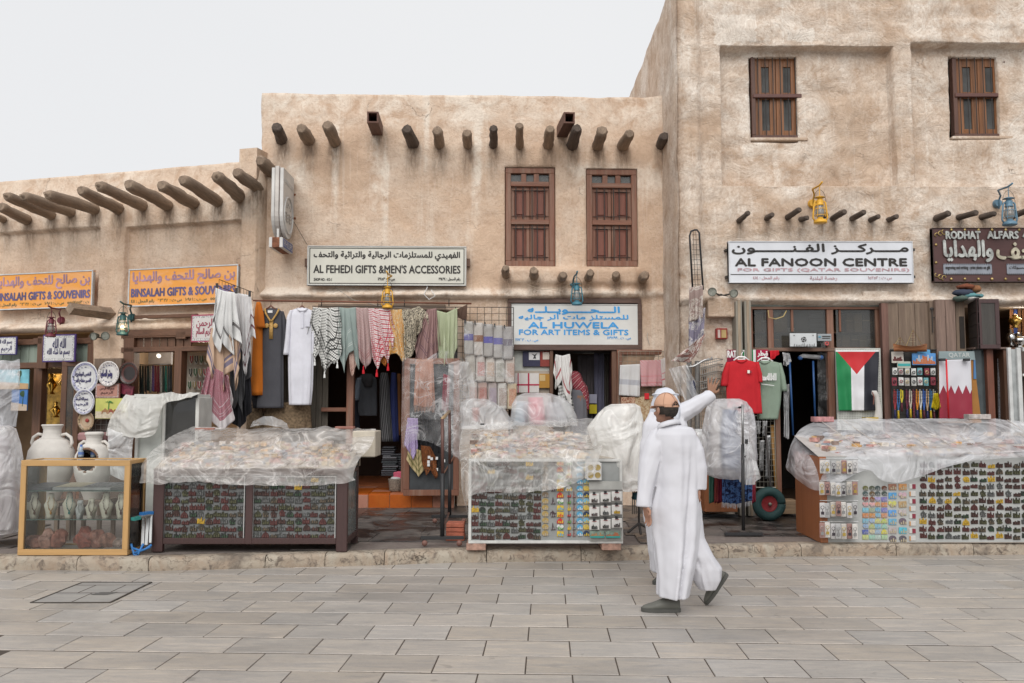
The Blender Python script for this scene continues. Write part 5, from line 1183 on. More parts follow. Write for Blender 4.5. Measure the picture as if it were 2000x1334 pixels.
fold_on(([(1250,704),(1293,703)],[(1252,755),(1294,754)]),cloth((.62,.55,.54),(.50,.09,.12),'kef',((.05,.06),(.15,.16)),.028,None,.85,-.2),'red and white check folded scarf in the middle of the board')
fold_on(([(1291,702),(1304,696)],[(1294,756),(1312,750)]),cloth((.62,.60,.58),(.50,.09,.12),'net',((.1,.12),(.2,.21)),.03,None,.85,-.1),'slanting white scarf with red lines, right on the board',.17)
fold_on(([(1213,776),(1240,775)],[(1213,830),(1240,832)]),cloth((.3,.13,.08),(.5,.35,.25),'blot',(),.03),'brown patterned folded cloth low on the board',.12)
fold_on(([(1240,776),(1312,772)],[(1240,832),(1312,830)]),cloth((.52,.42,.28),(.35,.22,.12),'blot',(),.04),'tan patterned folded cloth low on the board',.12)
flat(PB,(1259,768,1268,780),.17,plain((.6,.02,.03),.3),'small bright red ornament on the tan cloth','ornament','ornament')
PN=Plane(11.66)
s=thing('narrow_grid',PN.px(1361,562),'tall narrow black rounded grid fixed in the building corner','grid panel');m=MB()
x0,x1,z0,z1=PN.rect((1352,449,1368,566));pts=[Vector((x0,11.66,z0)),Vector((x0-.03,11.66,z1-.08)),Vector((x0-.01,11.66,z1-.02)),Vector((x0+.04,11.66,z1)),Vector((x1-.04,11.66,z1)),Vector((x1-.01,11.66,z1-.04)),Vector((x1+.03,11.66,z0))]
m.tube(pts,.013,8);m.build('frame',M_BLACK,s,True);m=MB()
for i in range(1,3):xx=lerp(x0,x1,i/3);m.tube([(xx,11.66,z0),(xx-.02,11.66,z1)],.003,4)
for i in range(1,12):zz=lerp(z0,z1,i/12);m.tube([(x0,11.66,zz),(x1,11.66,zz)],.003,4)
o=m.build('wires',M_IRON,s);o['kind']='stuff'
GC='printed cloths hanging in the building corner'
hang('printed_cloth',PN,[(1346,562),(1373,557)],[(1345,630),(1372,620)],cloth((.52,.47,.42),(.3,.22,.2),'blot',((.3,.4),),.04),None,.05,2,.03,30,20,'topmost brown printed cloth below the narrow grid','cloth',GC)
hang('printed_cloth',PN,[(1345,620),(1378,600)],[(1343,678),(1360,684),(1372,660)],cloth((.55,.53,.53),(.22,.2,.27),'blot',((.15,.25),),.05),None,.0,2,.04,30,20,'pale cloth with grey band, second below the narrow grid','cloth',GC)
hang('printed_cloth',PN,[(1352,672),(1377,652)],[(1312,705),(1325,706),(1346,709),(1376,664)],cloth((.58,.54,.5),(.25,.12,.1),'blot',((.08,.12),),.06),None,.1,1,.05,30,20,'curled cloth with a brown print blown sideways, lowest in the corner','cloth',GC)
s=thing('waterfall_arm',PN.px(1365,710,.1),'chrome studded display arm sloping out below the curled cloth','display arm');m=MB()
m.tube([PN.px(1338,718,.1),PN.px(1356,715,.1),PN.px(1376,703,.1),PN.px(1392,701,.1)],.012,8);m.build('arm',M_STEEL,s,True)
for i in range(8):t=i/7;m=MB();m.ball(PN.px(lerp(1342,1390,t),lerp(714,698,t)+(2 if t<.5 else 0),.1),.011,8,5);m.build('stud',M_STEEL,s,True)
s=thing('wire_basket',PN.px(1390,760,.1),'stack of pale wire baskets between the corner and the red shirt','wire basket')
for k in range(4):
 m=MB();y=700+k*14;cs=[PN.px(x_,y_+y,o_)for x_,y_,o_ in ((1368,8,.1),(1400,0,.1),(1412,2,-.2),(1380,10,-.2))]
 for lv in (0,.07):
  c4=[c-Vector((0,0,lv))for c in cs]
  for a,b in zip(c4,c4[1:]+c4[:1]):m.tube([a,b],.005,4)
 for i in range(9):t=i/8;a=lerp(cs[0],cs[1],t);m.tube([a,a-Vector((0,0,.07)),lerp(cs[3],cs[2],t)-Vector((0,0,.07))],.003,4)
 m.build('basket',plain((.36,.35,.33),.4,.6),s)
wiregrid('wire_grid_panel',Plane(11.72),(1345,745,1420,900),9,16,0,'wire grid behind the reaching man\'s arm','grid panel',.0035,plain((.25,.22,.19),.5,.4))
slabt('stone_block',Plane(11.8),(1380,715,1408,752),0,.2,M_PLC,'small plaster block behind the wire grid in the corner','block')
for (x,lab)in ((1346,'grey pipe left of the wire grid in the corner'),(1362,'second grey pipe in the corner behind the reaching arm')):
 m=MB();m.tube([Plane(11.82).px(x,705),Plane(11.82).px(x,1000)],.035,10);o=m.build('pipe',plain((.2,.19,.18),.5,.3),None,True);tag(o,lab,'pipe')
hang('plastic_bag',PN,[(1306,720),(1342,712)],[(1330,770),(1345,790),(1362,786),(1356,740)],film(.45,seed=5.0),None,.12,4,.06,30,30,'crumpled clear plastic bag of clothes under the chrome arm','plastic bag',thick=0)
hang('folded_scarf',PN,[(1344,745),(1356,742)],[(1352,780),(1362,776)],cloth((.03,.035,.09),(.5,.5,.55),'stripe',(),.06),None,.08,2,.02,14,14,'navy striped cloth inside the plastic bag','cloth')
m=MB();m.pbox(Plane(13.9),(635,700,638,755),0,.02);tag(m.build('light_tube',emis((.9,.95,1),3.0)),'thin lit fluorescent tube inside the middle shop','light tube')
# ---------------------------------------------------------------- right shop fittings
PC2=Plane(PC.y0-.1);PCI=Plane(PC.y0+.35)
def tshirt(P,rows,sl,sr,mat,label,off,hang_c,inner=None):
 s=garment('t_shirt',P,(rows[0][1],rows[0][0],rows[-1][2],rows[-1][0]),off,label,'t-shirt')
 loft('body',P,[(a,b,c,d*.7)for a,b,c,d in rows],mat,s,off,64,7,.05,rnd(0,9),sub=7)
 for r in (sl,sr):loft('sleeve',P,r,mat,s,off-.0,24,3,.05,1,sub=5)
 y=rows[0][0];m=MB();cx=hang_c;m.tube([P.px(cx-11+22*t/10,y-.5+5*math.sin(math.pi*t/10),off+.03+.02*math.sin(math.pi*t/10))for t in range(11)],.009,6);m.build('collar',mat,s,True)
 m=MB();m.tube([P.px(cx-15,y+1,off),P.px(cx-6,y-6,off),P.px(cx+6,y-6,off),P.px(cx+15,y+1,off)],.011,6);m.tube([P.px(cx-6,y-6,off),P.px(cx-7,y-1,off),P.px(cx+7,y-1,off),P.px(cx+6,y-6,off)],.008,6)
 m.tube([P.px(cx,y-6,off),P.px(cx,y-12,off),P.px(cx+3,y-15,off)],.005,5);m.build('hanger',plain((.8,.8,.8),.4),s,True);return s
RED=cloth((.50,.022,.03));SAGE=cloth((.235,.30,.235))
s=tshirt(PC2,[(705,1488,1506,.05),(708,1481,1520,.1),(716,1480,1526,.13),(750,1483,1527,.15),(790,1480,1524,.16),(819,1480,1519,.17)],[(709,1478,1488,.06),(730,1474,1486,.09),(745,1476,1488,.09)],[(709,1518,1526,.06),(735,1522,1533,.1),(764,1526,1537,.1)],SAGE,'sage green t-shirt with white lettering overlapping the red one',.12,1494)
text('لا اله الا الله محمد',PC2,(1488,729,1516,743),.215,M_WHITE,s,.05,ar=True)
m=MB();m.bar(PC2.px(1487,750,.215),PC2.px(1512,753,.215),.008,.008);m.build('printed_line',M_WHITE,s)
s=tshirt(PC2,[(703,1440,1460,.05),(707,1424,1474,.1),(714,1418,1482,.13),(745,1419,1484,.15),(780,1420,1486,.16),(808,1422,1488,.17)],[(707,1418,1428,.06),(730,1410,1424,.1),(754,1407,1421,.1)],[(707,1474,1482,.06),(730,1478,1488,.09),(747,1480,1489,.09)],RED,'bright red t-shirt on a white hanger with a small chest badge',.26,1448)
m=MB();m.pbox(PC2,(1460,723,1464.5,729),.345,.335);m.build('chest_badge',plain((.75,.73,.65),.5),s);m=MB();m.pbox(PC2,(1465,724,1468,728.5),.345,.335);m.build('chest_badge',plain((.25,.02,.03),.5),s)
GF='football scarves hung in a row above the t-shirts'
def fscarf(rc,mat,lab,txt=None,c=None,ar=False):
 s=slabt('football_scarf',PC2,rc,.1,.02,mat,lab,'scarf',GF)
 if txt:text(txt,PC2,c,.103,M_WHITE,s,.05,ar=ar)
 return s
MAR=cloth((.23,.02,.05));GRN=cloth((.015,.22,.07));WHC=cloth((.68,.68,.68));BLK=cloth((.02,.02,.025))
fscarf((1420,683,1439,708),MAR,'maroon football scarf with white letters QATAR, leftmost','RAT',(1421,685,1438,698))
s=fscarf((1439,683,1461,708),GRN,'green and white football scarf behind the red shirt hanger','AT',(1441,684,1459,698));m=MB();m.pbox(PC2,(1445,698,1458,707),.104,.1);m.build('white_block',WHC,s)
s=fscarf((1461,683,1477,708),cloth((.01,.2,.06)),'green, white and dark striped football scarf');m=MB();m.pbox(PC2,(1471,683,1476,708),.104,.1);m.build('white_stripe',WHC,s)
fscarf((1477,683,1501,708),cloth((.35,.02,.06)),'crimson football scarf with white Arabic letters','قطر',(1480,685,1499,697),True)
s=hang('football_scarf',PC2,[(1503,685),(1521,684)],[(1504,706),(1512,700),(1521,692)],cloth((.55,.02,.03)),None,.1,2,.02,16,12,'bunched red football scarf at the right end above the sage shirt','scarf',GF)
GD_=wood((.26,.24,.20),'z',.8,1.2,.35)
for a,lab in (((1441,588,1453,1008),'weathered grey-green door leaf edge nearest the plaster pillar'),((1458,588,1471,1008),'second weathered door leaf edge beside the dark upper window')):
 s=thing('folded_door_leaf',PC2.px(a[0]+6,1008,.1),lab,'door');m=MB();m.pbox(PC2,a,.14,-.35);bev(m.build('leaf',GD_,s),.006)
 m=MB();m.pbox(PC2,(a[0]+4,a[1]-2,a[0]+9,a[1]+420),.15,.13);m.build('edge_strip',wood((.32,.25,.18),'z',.8),s)
CARD=[plain(c,.85,0,.12,5.0)for c in ((.36,.25,.14),(.30,.20,.11),(.42,.30,.17),(.22,.17,.13))]
m=MB();m.pbox(PC,(1474,648,1722,651),-.16,-.55);m.build('shelf',M_BROWNX,bC);m=MB();m.pbox(PC,(1474,678,1722,682),-.16,-.55);m.build('shelf',M_BROWNX,bC)
m=MB();m.pbox(PC,(1466,604,1724,684),-.56,-.6);m.build('shelf_back',plain((.10,.065,.045),.8),bC)
GX='cardboard boxes on the shelves of the upper shop window'
for i,(a,sh,ci)in enumerate(((1476,1487,'t'),(1488,1499,'t'),(1513,1538,'t'),(1612,1619,'t'),(1635,1641,'t'),(1653,1668,'t'),(1669,1684,'t'),(1685,1700,'t'),(1701,1714,'t'),(1476,1486,'b'),(1487,1498,'b'),(1512,1524,'b'),(1526,1541,'b'),(1636,1643,'b'),(1645,1661,'b'),(1663,1677,'b'),(1679,1694,'b'),(1696,1713,'b'))):
 rc=(a,613,sh,648)if ci == 't' else (a,653,sh,678)
 if ci == 't' and sh-a>12:rc=(a,611,sh,648)
 P_=PC;s=thing('cardboard_box',P_.px((a+sh)/2,rc[3],-.22),'brown cardboard box on the %s shelf, %s'%('higher' if ci == 't' else 'lower',('narrow and leftmost','narrow, second from the left','single tall one behind the yellow cable','thin one right of the disc stack','thin one by the right post','first of four wide ones at right','second of four wide ones at right','third of four wide ones at right','last of four wide ones at right','dark and leftmost','second from the left, greyish','left of the pair beside the white panel','right of the pair beside the white panel','thin one by the right post','first of four orange-brown ones','second of four orange-brown ones','third of four orange-brown ones','last of four orange-brown ones')[i]),'box',GX)
 m=MB();m.pbox(P_,rc,-.2-.02*(i%3),-.5);bev(m.build('carton',CARD[i%4],s),.004)
 m=MB();x0,x1,z0,z1=P_.rect(rc,-.2);zm=lerp(z0,z1,.5+.1*(i%2));m.wbox(P_,x0+.004,x1-.004,zm-.008,zm+.008,-.197-.02*(i%3),-.21-.02*(i%3));m.build('tape',plain((.45,.34,.2),.4),s)
s=thing('disc_stack',PC.px(1596,648,-.3),'stack of thin dark discs on the upper shelf','discs')
for i in range(12):m=MB();y=646-i*2.9;m.pbox(PC,(1582+rnd(-1,1),y-1.8,1611+rnd(-1,1),y),-.2,-.5);m.build('disc_case',plain(((.04,.06,.09),(.07,.09,.12),(.02,.02,.03))[i%3],.25),s)
slabt('dark_carton',PC,(1553,612,1580,648),-.22,.3,plain((.03,.03,.035),.6),'black carton on the upper shelf beside the discs','box',GX)
slabt('price_card',PC,(1539,640,1552,648),-.18,.01,M_WHITE,'small blank white card on the upper shelf edge','card')
s=slabt('emblem_board',PC2,(1543,651,1595,677),.02,.03,plain((.55,.57,.58),.5,0,.1),'white rectangular panel with a round black emblem over the shop doorway','panel')
m=MB();c=PC2.px(1570,663,.025)
for i in range(16):
 if i%4 != 1:t=i/16*6.283;m.ball(c+Vector((math.cos(t)*.03,0,math.sin(t)*.03)),.008,6,4)
m.ball(c,.014,8,5);m.build('emblem',INK,s);m=MB()
for i in range(13):x=1552+i*3.2;m.tube([PC2.px(x,672+rnd(-2,2),.03),PC2.px(x+rnd(-2,2),678,.03)],.003,4)
for x in (1551,1588):m.ball(PC2.px(x,655,.025),.008,6,4)
m.build('marks',INK,s)
s=slabt('label_plate',PC2,(1597,652,1624,666),.0,.02,plain((.30,.33,.35),.4),'small grey label plate beside the white panel','label plate')
m=MB();m.pbox(PC2,(1606,656,1622,658),.004,0);m.pbox(PC2,(1606,660,1621,661.5),.004,0);m.build('printed_lines',INK,s);m=MB();m.ball(PC2.px(1601,658,.003),(.02,.004,.012),10,6);m.build('blue_logo',plain((.1,.3,.4),.5),s)
s=slabt('round_sticker',PC2,(1609,667,1620,675),.0,.015,plain((.15,.1,.09),.6),'small sticker with a red ring under the label plate','sticker');m=MB();c=PC2.px(1615,671,.004);m.tube([c+Vector((math.cos(i/12*6.283)*.022,0,math.sin(i/12*6.283)*.022))for i in range(13)],.007,5);m.build('ring',plain((.6,.1,.1),.5),s)
GBP='blue poles in the dark doorway'
for a,b,lab in (((1542,700),(1549,850),'long blue pole in the dark doorway, left one'),((1588,705),(1592,815),'shorter blue pole in the dark doorway, right one')):
 m=MB();m.tube([PC.px(*a,-.12),PC.px(*b,-.12)],.015,8);tag(m.build('blue_pole',plain((.03,.09,.24),.4),None,True),lab,'pole',GBP)
s=thing('pipe_wrap',PC.px(1585,700,-.1),'silver tube with blue ends across the top of the dark doorway','tube');m=MB();m.tube([PC.px(1562,698,-.1),PC.px(1568,695,-.1),PC.px(1604,698,-.1)],.03,10);m.build('tube',film(.6,seed=8.0),s,True)
for x,y in ((1563,699),(1604,698)):m=MB();m.ball(PC.px(x,y,-.1),.035,10,6);m.build('end_cap',plain((.04,.12,.32),.4),s,True)
hang('plastic_curtain',PC,[(1596,688),(1622,688)],[(1598,815),(1622,815)],film(.06,seed=2.0,wr=.25),None,-.1,5,.03,30,40,'clear plastic strip curtain at the right of the dark doorway','curtain',thick=0)
hang('plastic_wrap',PC2,[(1528,688),(1542,690)],[(1530,712),(1536,716),(1545,705)],film(.5,seed=6.0),None,.08,3,.04,20,20,'torn clear plastic wrap beside the sage shirt','plastic wrap',thick=0)
hang('plastic_wrap',PC2,[(1530,752),(1542,750)],[(1531,852),(1541,858)],film(.45,seed=7.0),None,.08,3,.05,20,40,'bundle of clear plastic bags below the sage shirt','plastic wrap',thick=0)
beam_px(PC,(1516,770,1526,1008),.1,.02,M_SHUT,bC,'door_post')
s=wiregrid('wire_grid_panel',PC2,(1475,812,1514,952),5,13,.1,'wire grid with hanging metal goods below the t-shirts','grid panel',.003,plain((.4,.38,.33),.4,.6))
for i,(x,y,h)in enumerate(((1477,822,26),(1490,822,30),(1496,850,85),(1484,860,60))):
 o=hang('hanging_goods',PC2,[(x,y),(x+9,y)],[(x,y+h),(x+8,y+h)],plain((.35,.35,.35),.3,.4,.5,30.0),None,.14,2,.02,12,20,'silvery packet of goods on the low wire grid, '+('upper left','upper right','long one','middle left')[i],'packet')
for i,x in enumerate((1506,1510)):m=MB();m.tube([PC2.px(x,830,.05),PC2.px(x+12-4*i,990,.1)],.016,8);tag(m.build('wooden_stick',wood((.36,.19,.05),'z',.5),None,True),('left' if i == 0 else 'right')+' of two orange-brown sticks leaning at the low wire grid','stick')
def flag_mat():
 t=NT('flag_cloth');sp=t.n('SeparateXYZ',Vector=t.tc('UV'));U,V=sp.outputs[0],sp.outputs[1]
 c=t.mix(t.math('GREATER_THAN',U,.345),(.01,.20,.065),(.66,.66,.68));c=t.mix(t.math('GREATER_THAN',U,.66),c,(.015,.016,.025))
 a=t.math('ABSOLUTE',t.math('SUBTRACT',U,.48));tri=t.math('LESS_THAN',a,t.math('MULTIPLY',t.math('SUBTRACT',V,.60),1.18))
 c=t.mix(tri,c,(.50,.02,.025));c=t.mix(t.math('GREATER_THAN',V,.975),c,(.66,.66,.66))
 return t.fin(Base_Color=c,Roughness=.7,Normal=t.bump(t.noise(t.tc('Object'),6,4),.4,.01))
def flagthing(P,top,bot,off,mat,label,fold=3,amp=.02):
 m=MB();sd=rnd(0,9)
 def fn(u,v):
  x=lerp(lerp(top[0][0],top[1][0],u),lerp(bot[0][0],bot[1][0],u),1-v);y=lerp(lerp(top[0][1],top[1][1],u),lerp(bot[0][1],bot[1][1],u),1-v)
  return P.px(x,y,off+amp*(1+(.3+.7*(1-v))*math.sin(fold*6.28*(u+.08*v)+sd))+amp*nz(u*3,v*4,sd))
 m.grid(fn,50,50);o=m.build('flag',mat,None,True);solid(o,.0015);return tag(o,label,'flag')
flagthing(PC2,((1632,684),(1717,684)),((1638,802),(1713,802)),.1,flag_mat(),'vertical flag of green, white and black stripes with a red triangle')
s=thing('pegboard',PC2.px(1678,822,.05),'white pegboard behind the red triangle flag','pegboard');m=MB();m.pbox(PC2,(1634,680,1722,840),.06,.03);m.build('board',plain((.50,.51,.47),.6),s)
m=MB();x0,x1,z0,z1=PC2.rect((1636,682,1720,838),.06)
nx,nz_=26,48
for i in range(nx):
 for j in range(nz_):
  xx,zz=lerp(x0,x1,(i+.5)/nx),lerp(z0,z1,(j+.5)/nz_);m.add([PC2.at(xx+.005*math.cos(a),zz+.005*math.sin(a),.0612)for a in (0,1.26,2.5,3.77,5.03)],[(0,1,2,3,4)])
o=m.build('peg_holes',M_DARK,s);o['kind']='stuff'
s=thing('camel_figurine',PC2.px(1711,822,.2),'small white robed camel-shaped figurine beside the flag','figurine');m=MB();loft('x',PC2,[(763,1703,1712,.05),(770,1702,1716,.06),(776,1708,1717,.05),(800,1710,1722,.07),(822,1706,1724,.08)],None,None,.2,14,sub=3,mb=m);m.build('body',plain((.55,.53,.5),.7),s,True)
m=MB();m.tube([PC2.px(1704,766,.26),PC2.px(1707,775,.27),PC2.px(1706,790,.27)],.008,6);m.build('bridle',plain((.2,.08,.06),.7),s);m=MB();m.pbox(PC2,(1692,815,1716,822),.3,.15);m.build('yellow_base',plain((.5,.35,.05),.5),s)
GPD='weathered plank doors folded back between the two right shops'
def pdoor(rc,n,off,th,lab,mat=M_OLD,slope=0.0):
 x0,x1,z0,z1=PC.rect(rc,off);s=thing('plank_door',PC.at((x0+x1)/2,z0,off),lab,'door',GPD);w_=(x1-x0)/n
 for i in range(n):m=MB();m.wbox(PC,x0+i*w_+.003,x0+(i+1)*w_-.003,z0,z1+slope*i/max(1,n-1),off+rnd(0,.006),off-th);bev(m.build('plank',mat,s),.004)
 return s
s=pdoor((1728,592,1826,1008),3,.12,.05,'wide brown plank door left of the bolt');m=MB();m.pbox(PC,(1728,592,1741,1008),.13,.05);bev(m.build('stile',wood((.17,.09,.07),'z',.8),s),.004)
pdoor((1822,588,1833,1008),1,.17,.12,'narrow grey door edge with the bolt')
s=pdoor((1834,585,1873,1008),2,.24,.06,'plank door leaning forward beside the bolt',wood((.22,.15,.12),'z',.8,1.2,.4),.0)
s=pdoor((1873,588,1892,1008),1,.2,.1,'narrow brown door edge beside the purple-brown cupboard');m=MB();m.pbox(PC,(1875,618,1884,680),.215,.19);m.build('slot',M_DARK,s)
s=thing('door_bolt',PC.px(1820,605,.2),'iron sliding bolt at the top of the narrow door edge','bolt');m=MB();m.tube([PC.px(1820,602,.2),PC.px(1822,650,.2)],.008,6);m.ball(PC.px(1820,603,.2),(.03,.01,.02),8,5);m.build('rod',M_IRON,s);m=MB();m.bar(PC.px(1822,620,.2),PC.px(1846,619,.24),.01);m.build('hasp',M_IRON,s)
CUP=wood((.062,.032,.032),'z',.55,.6,.3);CUPI=wood((.05,.045,.04),'z',.6)
P_=Plane(PC.y0-.45);s=thing('wall_cupboard',P_.px(1935,681),'dark purple-brown cupboard with panelled door under the studded sign','cupboard')
m=MB();x0,x1,z0,z1=P_.rect((1910,584,1953,681));frame_rect(m,P_,x0,x1,z0,z1,.055,.0,-.03);bev(m.build('door_frame',CUP,s),.004)
m=MB();m.wbox(P_,x0+.05,x1-.05,z0+.05,z1-.05,-.01,-.03);m.build('door_panel',CUPI,s)
q0=[Vector((x0,P_.y0,z0)),Vector((x0,P_.y0,z1)),Vector((PC.px(1890,640).x,PC.y0-.02,z1-.02)),Vector((PC.px(1890,640).x,PC.y0-.02,z0+.0))]
for i in range(4):a=[lerp(q0[0],q0[1],(i+.02)/4),lerp(q0[0],q0[1],(i+.97)/4),lerp(q0[3],q0[2],(i+.97)/4),lerp(q0[3],q0[2],(i+.02)/4)];m=MB();dv=Vector((.02,0,0));m.add(a+[v+dv for v in a],[(0,1,2,3),(7,6,5,4),(0,4,5,1),(1,5,6,2),(2,6,7,3),(3,7,4,0)]);m.build('side_board',wood((.045,.035,.032),'y',.6),s)
m=MB();m.add([q0[0],Vector((x1,P_.y0,z0)),Vector((x1,PC.y0,z0)),q0[3]],[(0,1,2,3)]);m.add([q0[1],Vector((x1,P_.y0,z1)),Vector((x1,PC.y0,z1)),q0[2]],[(0,1,2,3)]);m.build('top_and_base',CUP,s)
s=thing('cloth_bundle',PC.px(1893,583,.3),'bundle of rags and toys tucked under the studded sign on top of the doors','bundle')
for (x,y,rx,rz,c_)in ((1880,572,.14,.05,(.05,.06,.09)),(1895,578,.16,.04,(.12,.28,.3)),(1885,560,.12,.035,(.2,.07,.04)),(1905,566,.06,.05,(.25,.12,.06)),(1898,583,.1,.03,(.5,.48,.46)),(1876,583,.1,.04,(.1,.14,.12))):
 m=MB();c=PC.px(x,y,.3);m.ball((c.x,c.y,c.z),(rx,.1,rz),14,8);o=m.build('rag',cloth(c_),s,True);dmod=o.modifiers.new('d','DISPLACE');tx=bpy.data.textures.new('clouds','CLOUDS');tx.noise_scale=.08;dmod.texture=tx;dmod.strength=.06
m=MB();m.tube([PC.px(1937,590,.25),PC.px(1944,590,.32),PC.px(1944,604,.3)],.02,8);m.ball(PC.px(1945,598,.34),(.035,.03,.045),10,6);tag(m.build('wooden_spool',wood((.42,.25,.12),'x',.5),None,True),'turned pale wooden peg beside the purple-brown cupboard','peg')
P_=Plane(PC.y0-.3)
s=thing('display_cabinet',P_.px(1940,840),'open brown cabinet with dark green back under the cupboard','cabinet')
for a,f,b,mt in (((1903,682,1938,850),-.05,-.1,plain((.08,.095,.1),.2,.3)),((1930,681,1943,850),.02,-.4,wood((.17,.06,.035),'z',.5)),((1943,681,1964,850),-.25,-.3,plain((.022,.035,.02),.8)),((1963,681,1973,850),.0,-.4,M_BROWN),((1903,678,1974,682),.03,-.4,wood((.16,.11,.09),'x',.6))):
 m=MB();m.pbox(P_,a,f,b);bev(m.build('panel' if b<-.15 and a[0]in (1903,1943)else 'board',mt,s),.004)
hang('bead_chain',P_,[(1948,700),(1953,700)],[(1949,830),(1958,832)],plain((.3,.3,.32),.3,.6,.5,60.0),None,-.15,2,.02,8,30,'glassy string of trinkets hanging in the brown cabinet','trinket string')
P_=Plane(PC.y0-.5);s=thing('white_cabinet',P_.px(1995,860),'tall pale grey cabinet with open door at the right edge','cabinet')
PQ=Plane(P_.y0,0)
for a,f in (((1972,679,1979,862),0),((1990,679,1998,862),.02),((1998,679,2060,686),.02)):m=MB();m.pbox(PQ,a,f,f-.04);bev(m.build('rail',plain((.56,.57,.56),.5),s),.004)
m=MB();m.pbox(PQ,(1979,682,1990,862),-.02,-.03);m.build('frosted_pane',plain((.38,.40,.40),.3,0,.2),s);m=MB();m.pbox(PQ,(1998,686,2060,862),-.3,-.33);m.build('back',plain((.07,.05,.04),.7),s)
m=MB();m.pbox(PQ,(1998,730,2060,734),.0,-.3);m.build('shelf',M_WHITE,s)
GOLDM=plain((.75,.48,.12),.22,1.0,.15);SILM=plain((.7,.7,.7),.18,1.0,.1)
m=MB();m.pbox(Plane(PC.y0+.5),(1970,679,2080,684),.2,-.4);m.build('counter',M_BROWNX,bC)
for (x,yb,h,r,mt,lab)in ((1983,640,26,.09,GOLDM,'gold ornament on the upper shelf of the far right shop'),(1990,680,30,.13,SILM,'silver bowl-shaped vessel in the far right shop'),(2002,680,20,.1,GOLDM,'gold dish in front of the silver vessel'),(1975,676,34,.06,SILM,'slim silver ewer in the far right shop')):
 P_=Plane(PC.y0+.35);c=P_.px(x,yb);H=(P_.px(x,yb-h)-c).z;m=MB();m.lathe(c,[(0,0),(r*.7,0),(r*.3,H*.12),(r*.8,H*.3),(r,H*.5),(r*.8,H*.7),(r*.3,H*.8),(r*.4,H*.95),(r*.05,H)],20);o=m.build('metal_vessel',mt,None,True);tag(o,lab,'vessel')
for i in range(7):o=hang('blue_cloth',Plane(PC.y0+.9),[(1972+i*8,604),(1979+i*8,604)],[(1972+i*8,676),(1979+i*8,676)],cloth(((.16,.07,.03),(.03,.05,.16),(.12,.06,.03))[i%3]),None,0,1,.02,8,12,('brown','dark blue','dark brown')[i%3]+' cloth strip behind the metal wares, %s from left'%('first','second','third','fourth','fifth','sixth','seventh')[i],'cloth','cloth strips behind the metal wares');
m=MB();m.tube([Plane(PC.y0+.4).px(1979,598.5),Plane(PC.y0+.4).px(2060,598.5)],.018,8);tag(m.build('light_tube',emis((1,.97,.9),5.0)),'lit tube lamp above the metal wares at the right edge','light tube')
for (nm,loc,e_,c_)in (('gold_shop_lamp',PC.px(1990,610,-.5),12,(1,.9,.75)),('left_shop_lamp',PA.px(110,735,-.7),9,(1,.72,.35)),('second_shop_lamp',PA.px(400,690,-1.0),22,(1,.9,.75)),('middle_shop_lamp',PB.px(1150,700,-1.6),3,(1,.9,.8))):
 pl=bpy.data.lights.new(nm,'POINT');po=bpy.data.objects.new(nm,pl);COL.objects.link(po);pl.energy=e_;pl.color=c_;pl.shadow_soft_size=.12;po.location=loc
s=wiregrid('souvenir_grid',PC2,(1741,683,1836,840),7,10,.12,'black grid rack of key rings and bead strings left of the maroon flag','rack',.003,M_BLACK,.007)
m=MB();m.pbox(PC2,(1741,683,1836,840),.10,.08);m.build('backing',plain((.06,.055,.05),.8),s)
s=thing('model_boat',PC2.px(1775,686,.3),'small wooden model dhow with beaded rigging above the key rings','model boat')
x0,x1,z0,z1=PC2.rect((1744,676,1812,687),.3);cx,cz=(x0+x1)/2,z0;L=(x1-x0)/2;m=MB()
m.grid(lambda u,v:(cx+(u*2-1)*L*(1-.1*(1-v)),PC2.y0-.3+math.cos(math.pi*v)*.05*(1-abs(u*2-1)** 3),cz+(.07+.04*(u*2-1)** 2)*abs(math.cos(math.pi*v))** .6),20,12);m.build('hull',wood((.30,.12,.05),'x',.4),s,True)
for (x,h,pts)in ((1758,22,5),(1783,36,8)):
 b=PC2.px(x,680,.3);t_=PC2.px(x,680-h,.3);m=MB();m.tube([b,t_],.006,5);m.build('mast',M_BROWN,s);m=MB()
 for i in range(pts):zz=lerp(b.z,t_.z,(i+.8)/pts);hw=.055*(1-i/pts);m.bar((b.x-hw,b.y,zz),(b.x+hw,b.y,zz),.008)
 m.build('yard',wood((.25,.2,.12),'x',.5),s);m=MB();m.tube([t_,t_+Vector((.06,0,-.1)),Vector((b.x+.14,b.y,b.z))],.003,4);m.tube([t_,Vector((b.x-.1,b.y,b.z))],.003,4);m.build('rigging',GLD,s)
GK='small pictures on the souvenir grid'
def skyline(P,rc,off,mat,parent,n=9,name='skyline',seed=1,hmin=.3):
 rs=random.Random(seed);x0,x1,z0,z1=P.rect(rc,off);m=MB();w_=(x1-x0)/n
 for i in range(n):h=rs.uniform(hmin,1)*(z1-z0);m.wbox(P,x0+i*w_,x0+(i+.85)*w_,z0,z0+h,off,off-.003)
 return m.build(name,mat,parent)
s=slabt('small_picture',PC2,(1742,687,1765,709),.2,.02,plain((.62,.58,.52),.6),'cream picture with a dark red skyline','picture',GK);skyline(PC2,(1744,695,1763,705),.204,plain((.13,.03,.03),.6),s)
s=slabt('small_picture',PC2,(1792,683,1817,692),.2,.02,plain((.1,.35,.6),.5),'blue picture half hidden behind the city canvas','picture',GK)
s=slabt('small_picture',PC2,(1782,690,1828,713),.24,.02,plain((.09,.27,.58),.5,0,.3,8.0),'wide blue and orange city canvas','picture',GK);skyline(PC2,(1783,693,1827,711),.244,plain((.50,.15,.05),.6),s,14,seed=4,hmin=.2);skyline(PC2,(1790,693,1822,708),.242,plain((.4,.45,.5),.5),s,9,seed=8,hmin=.4)
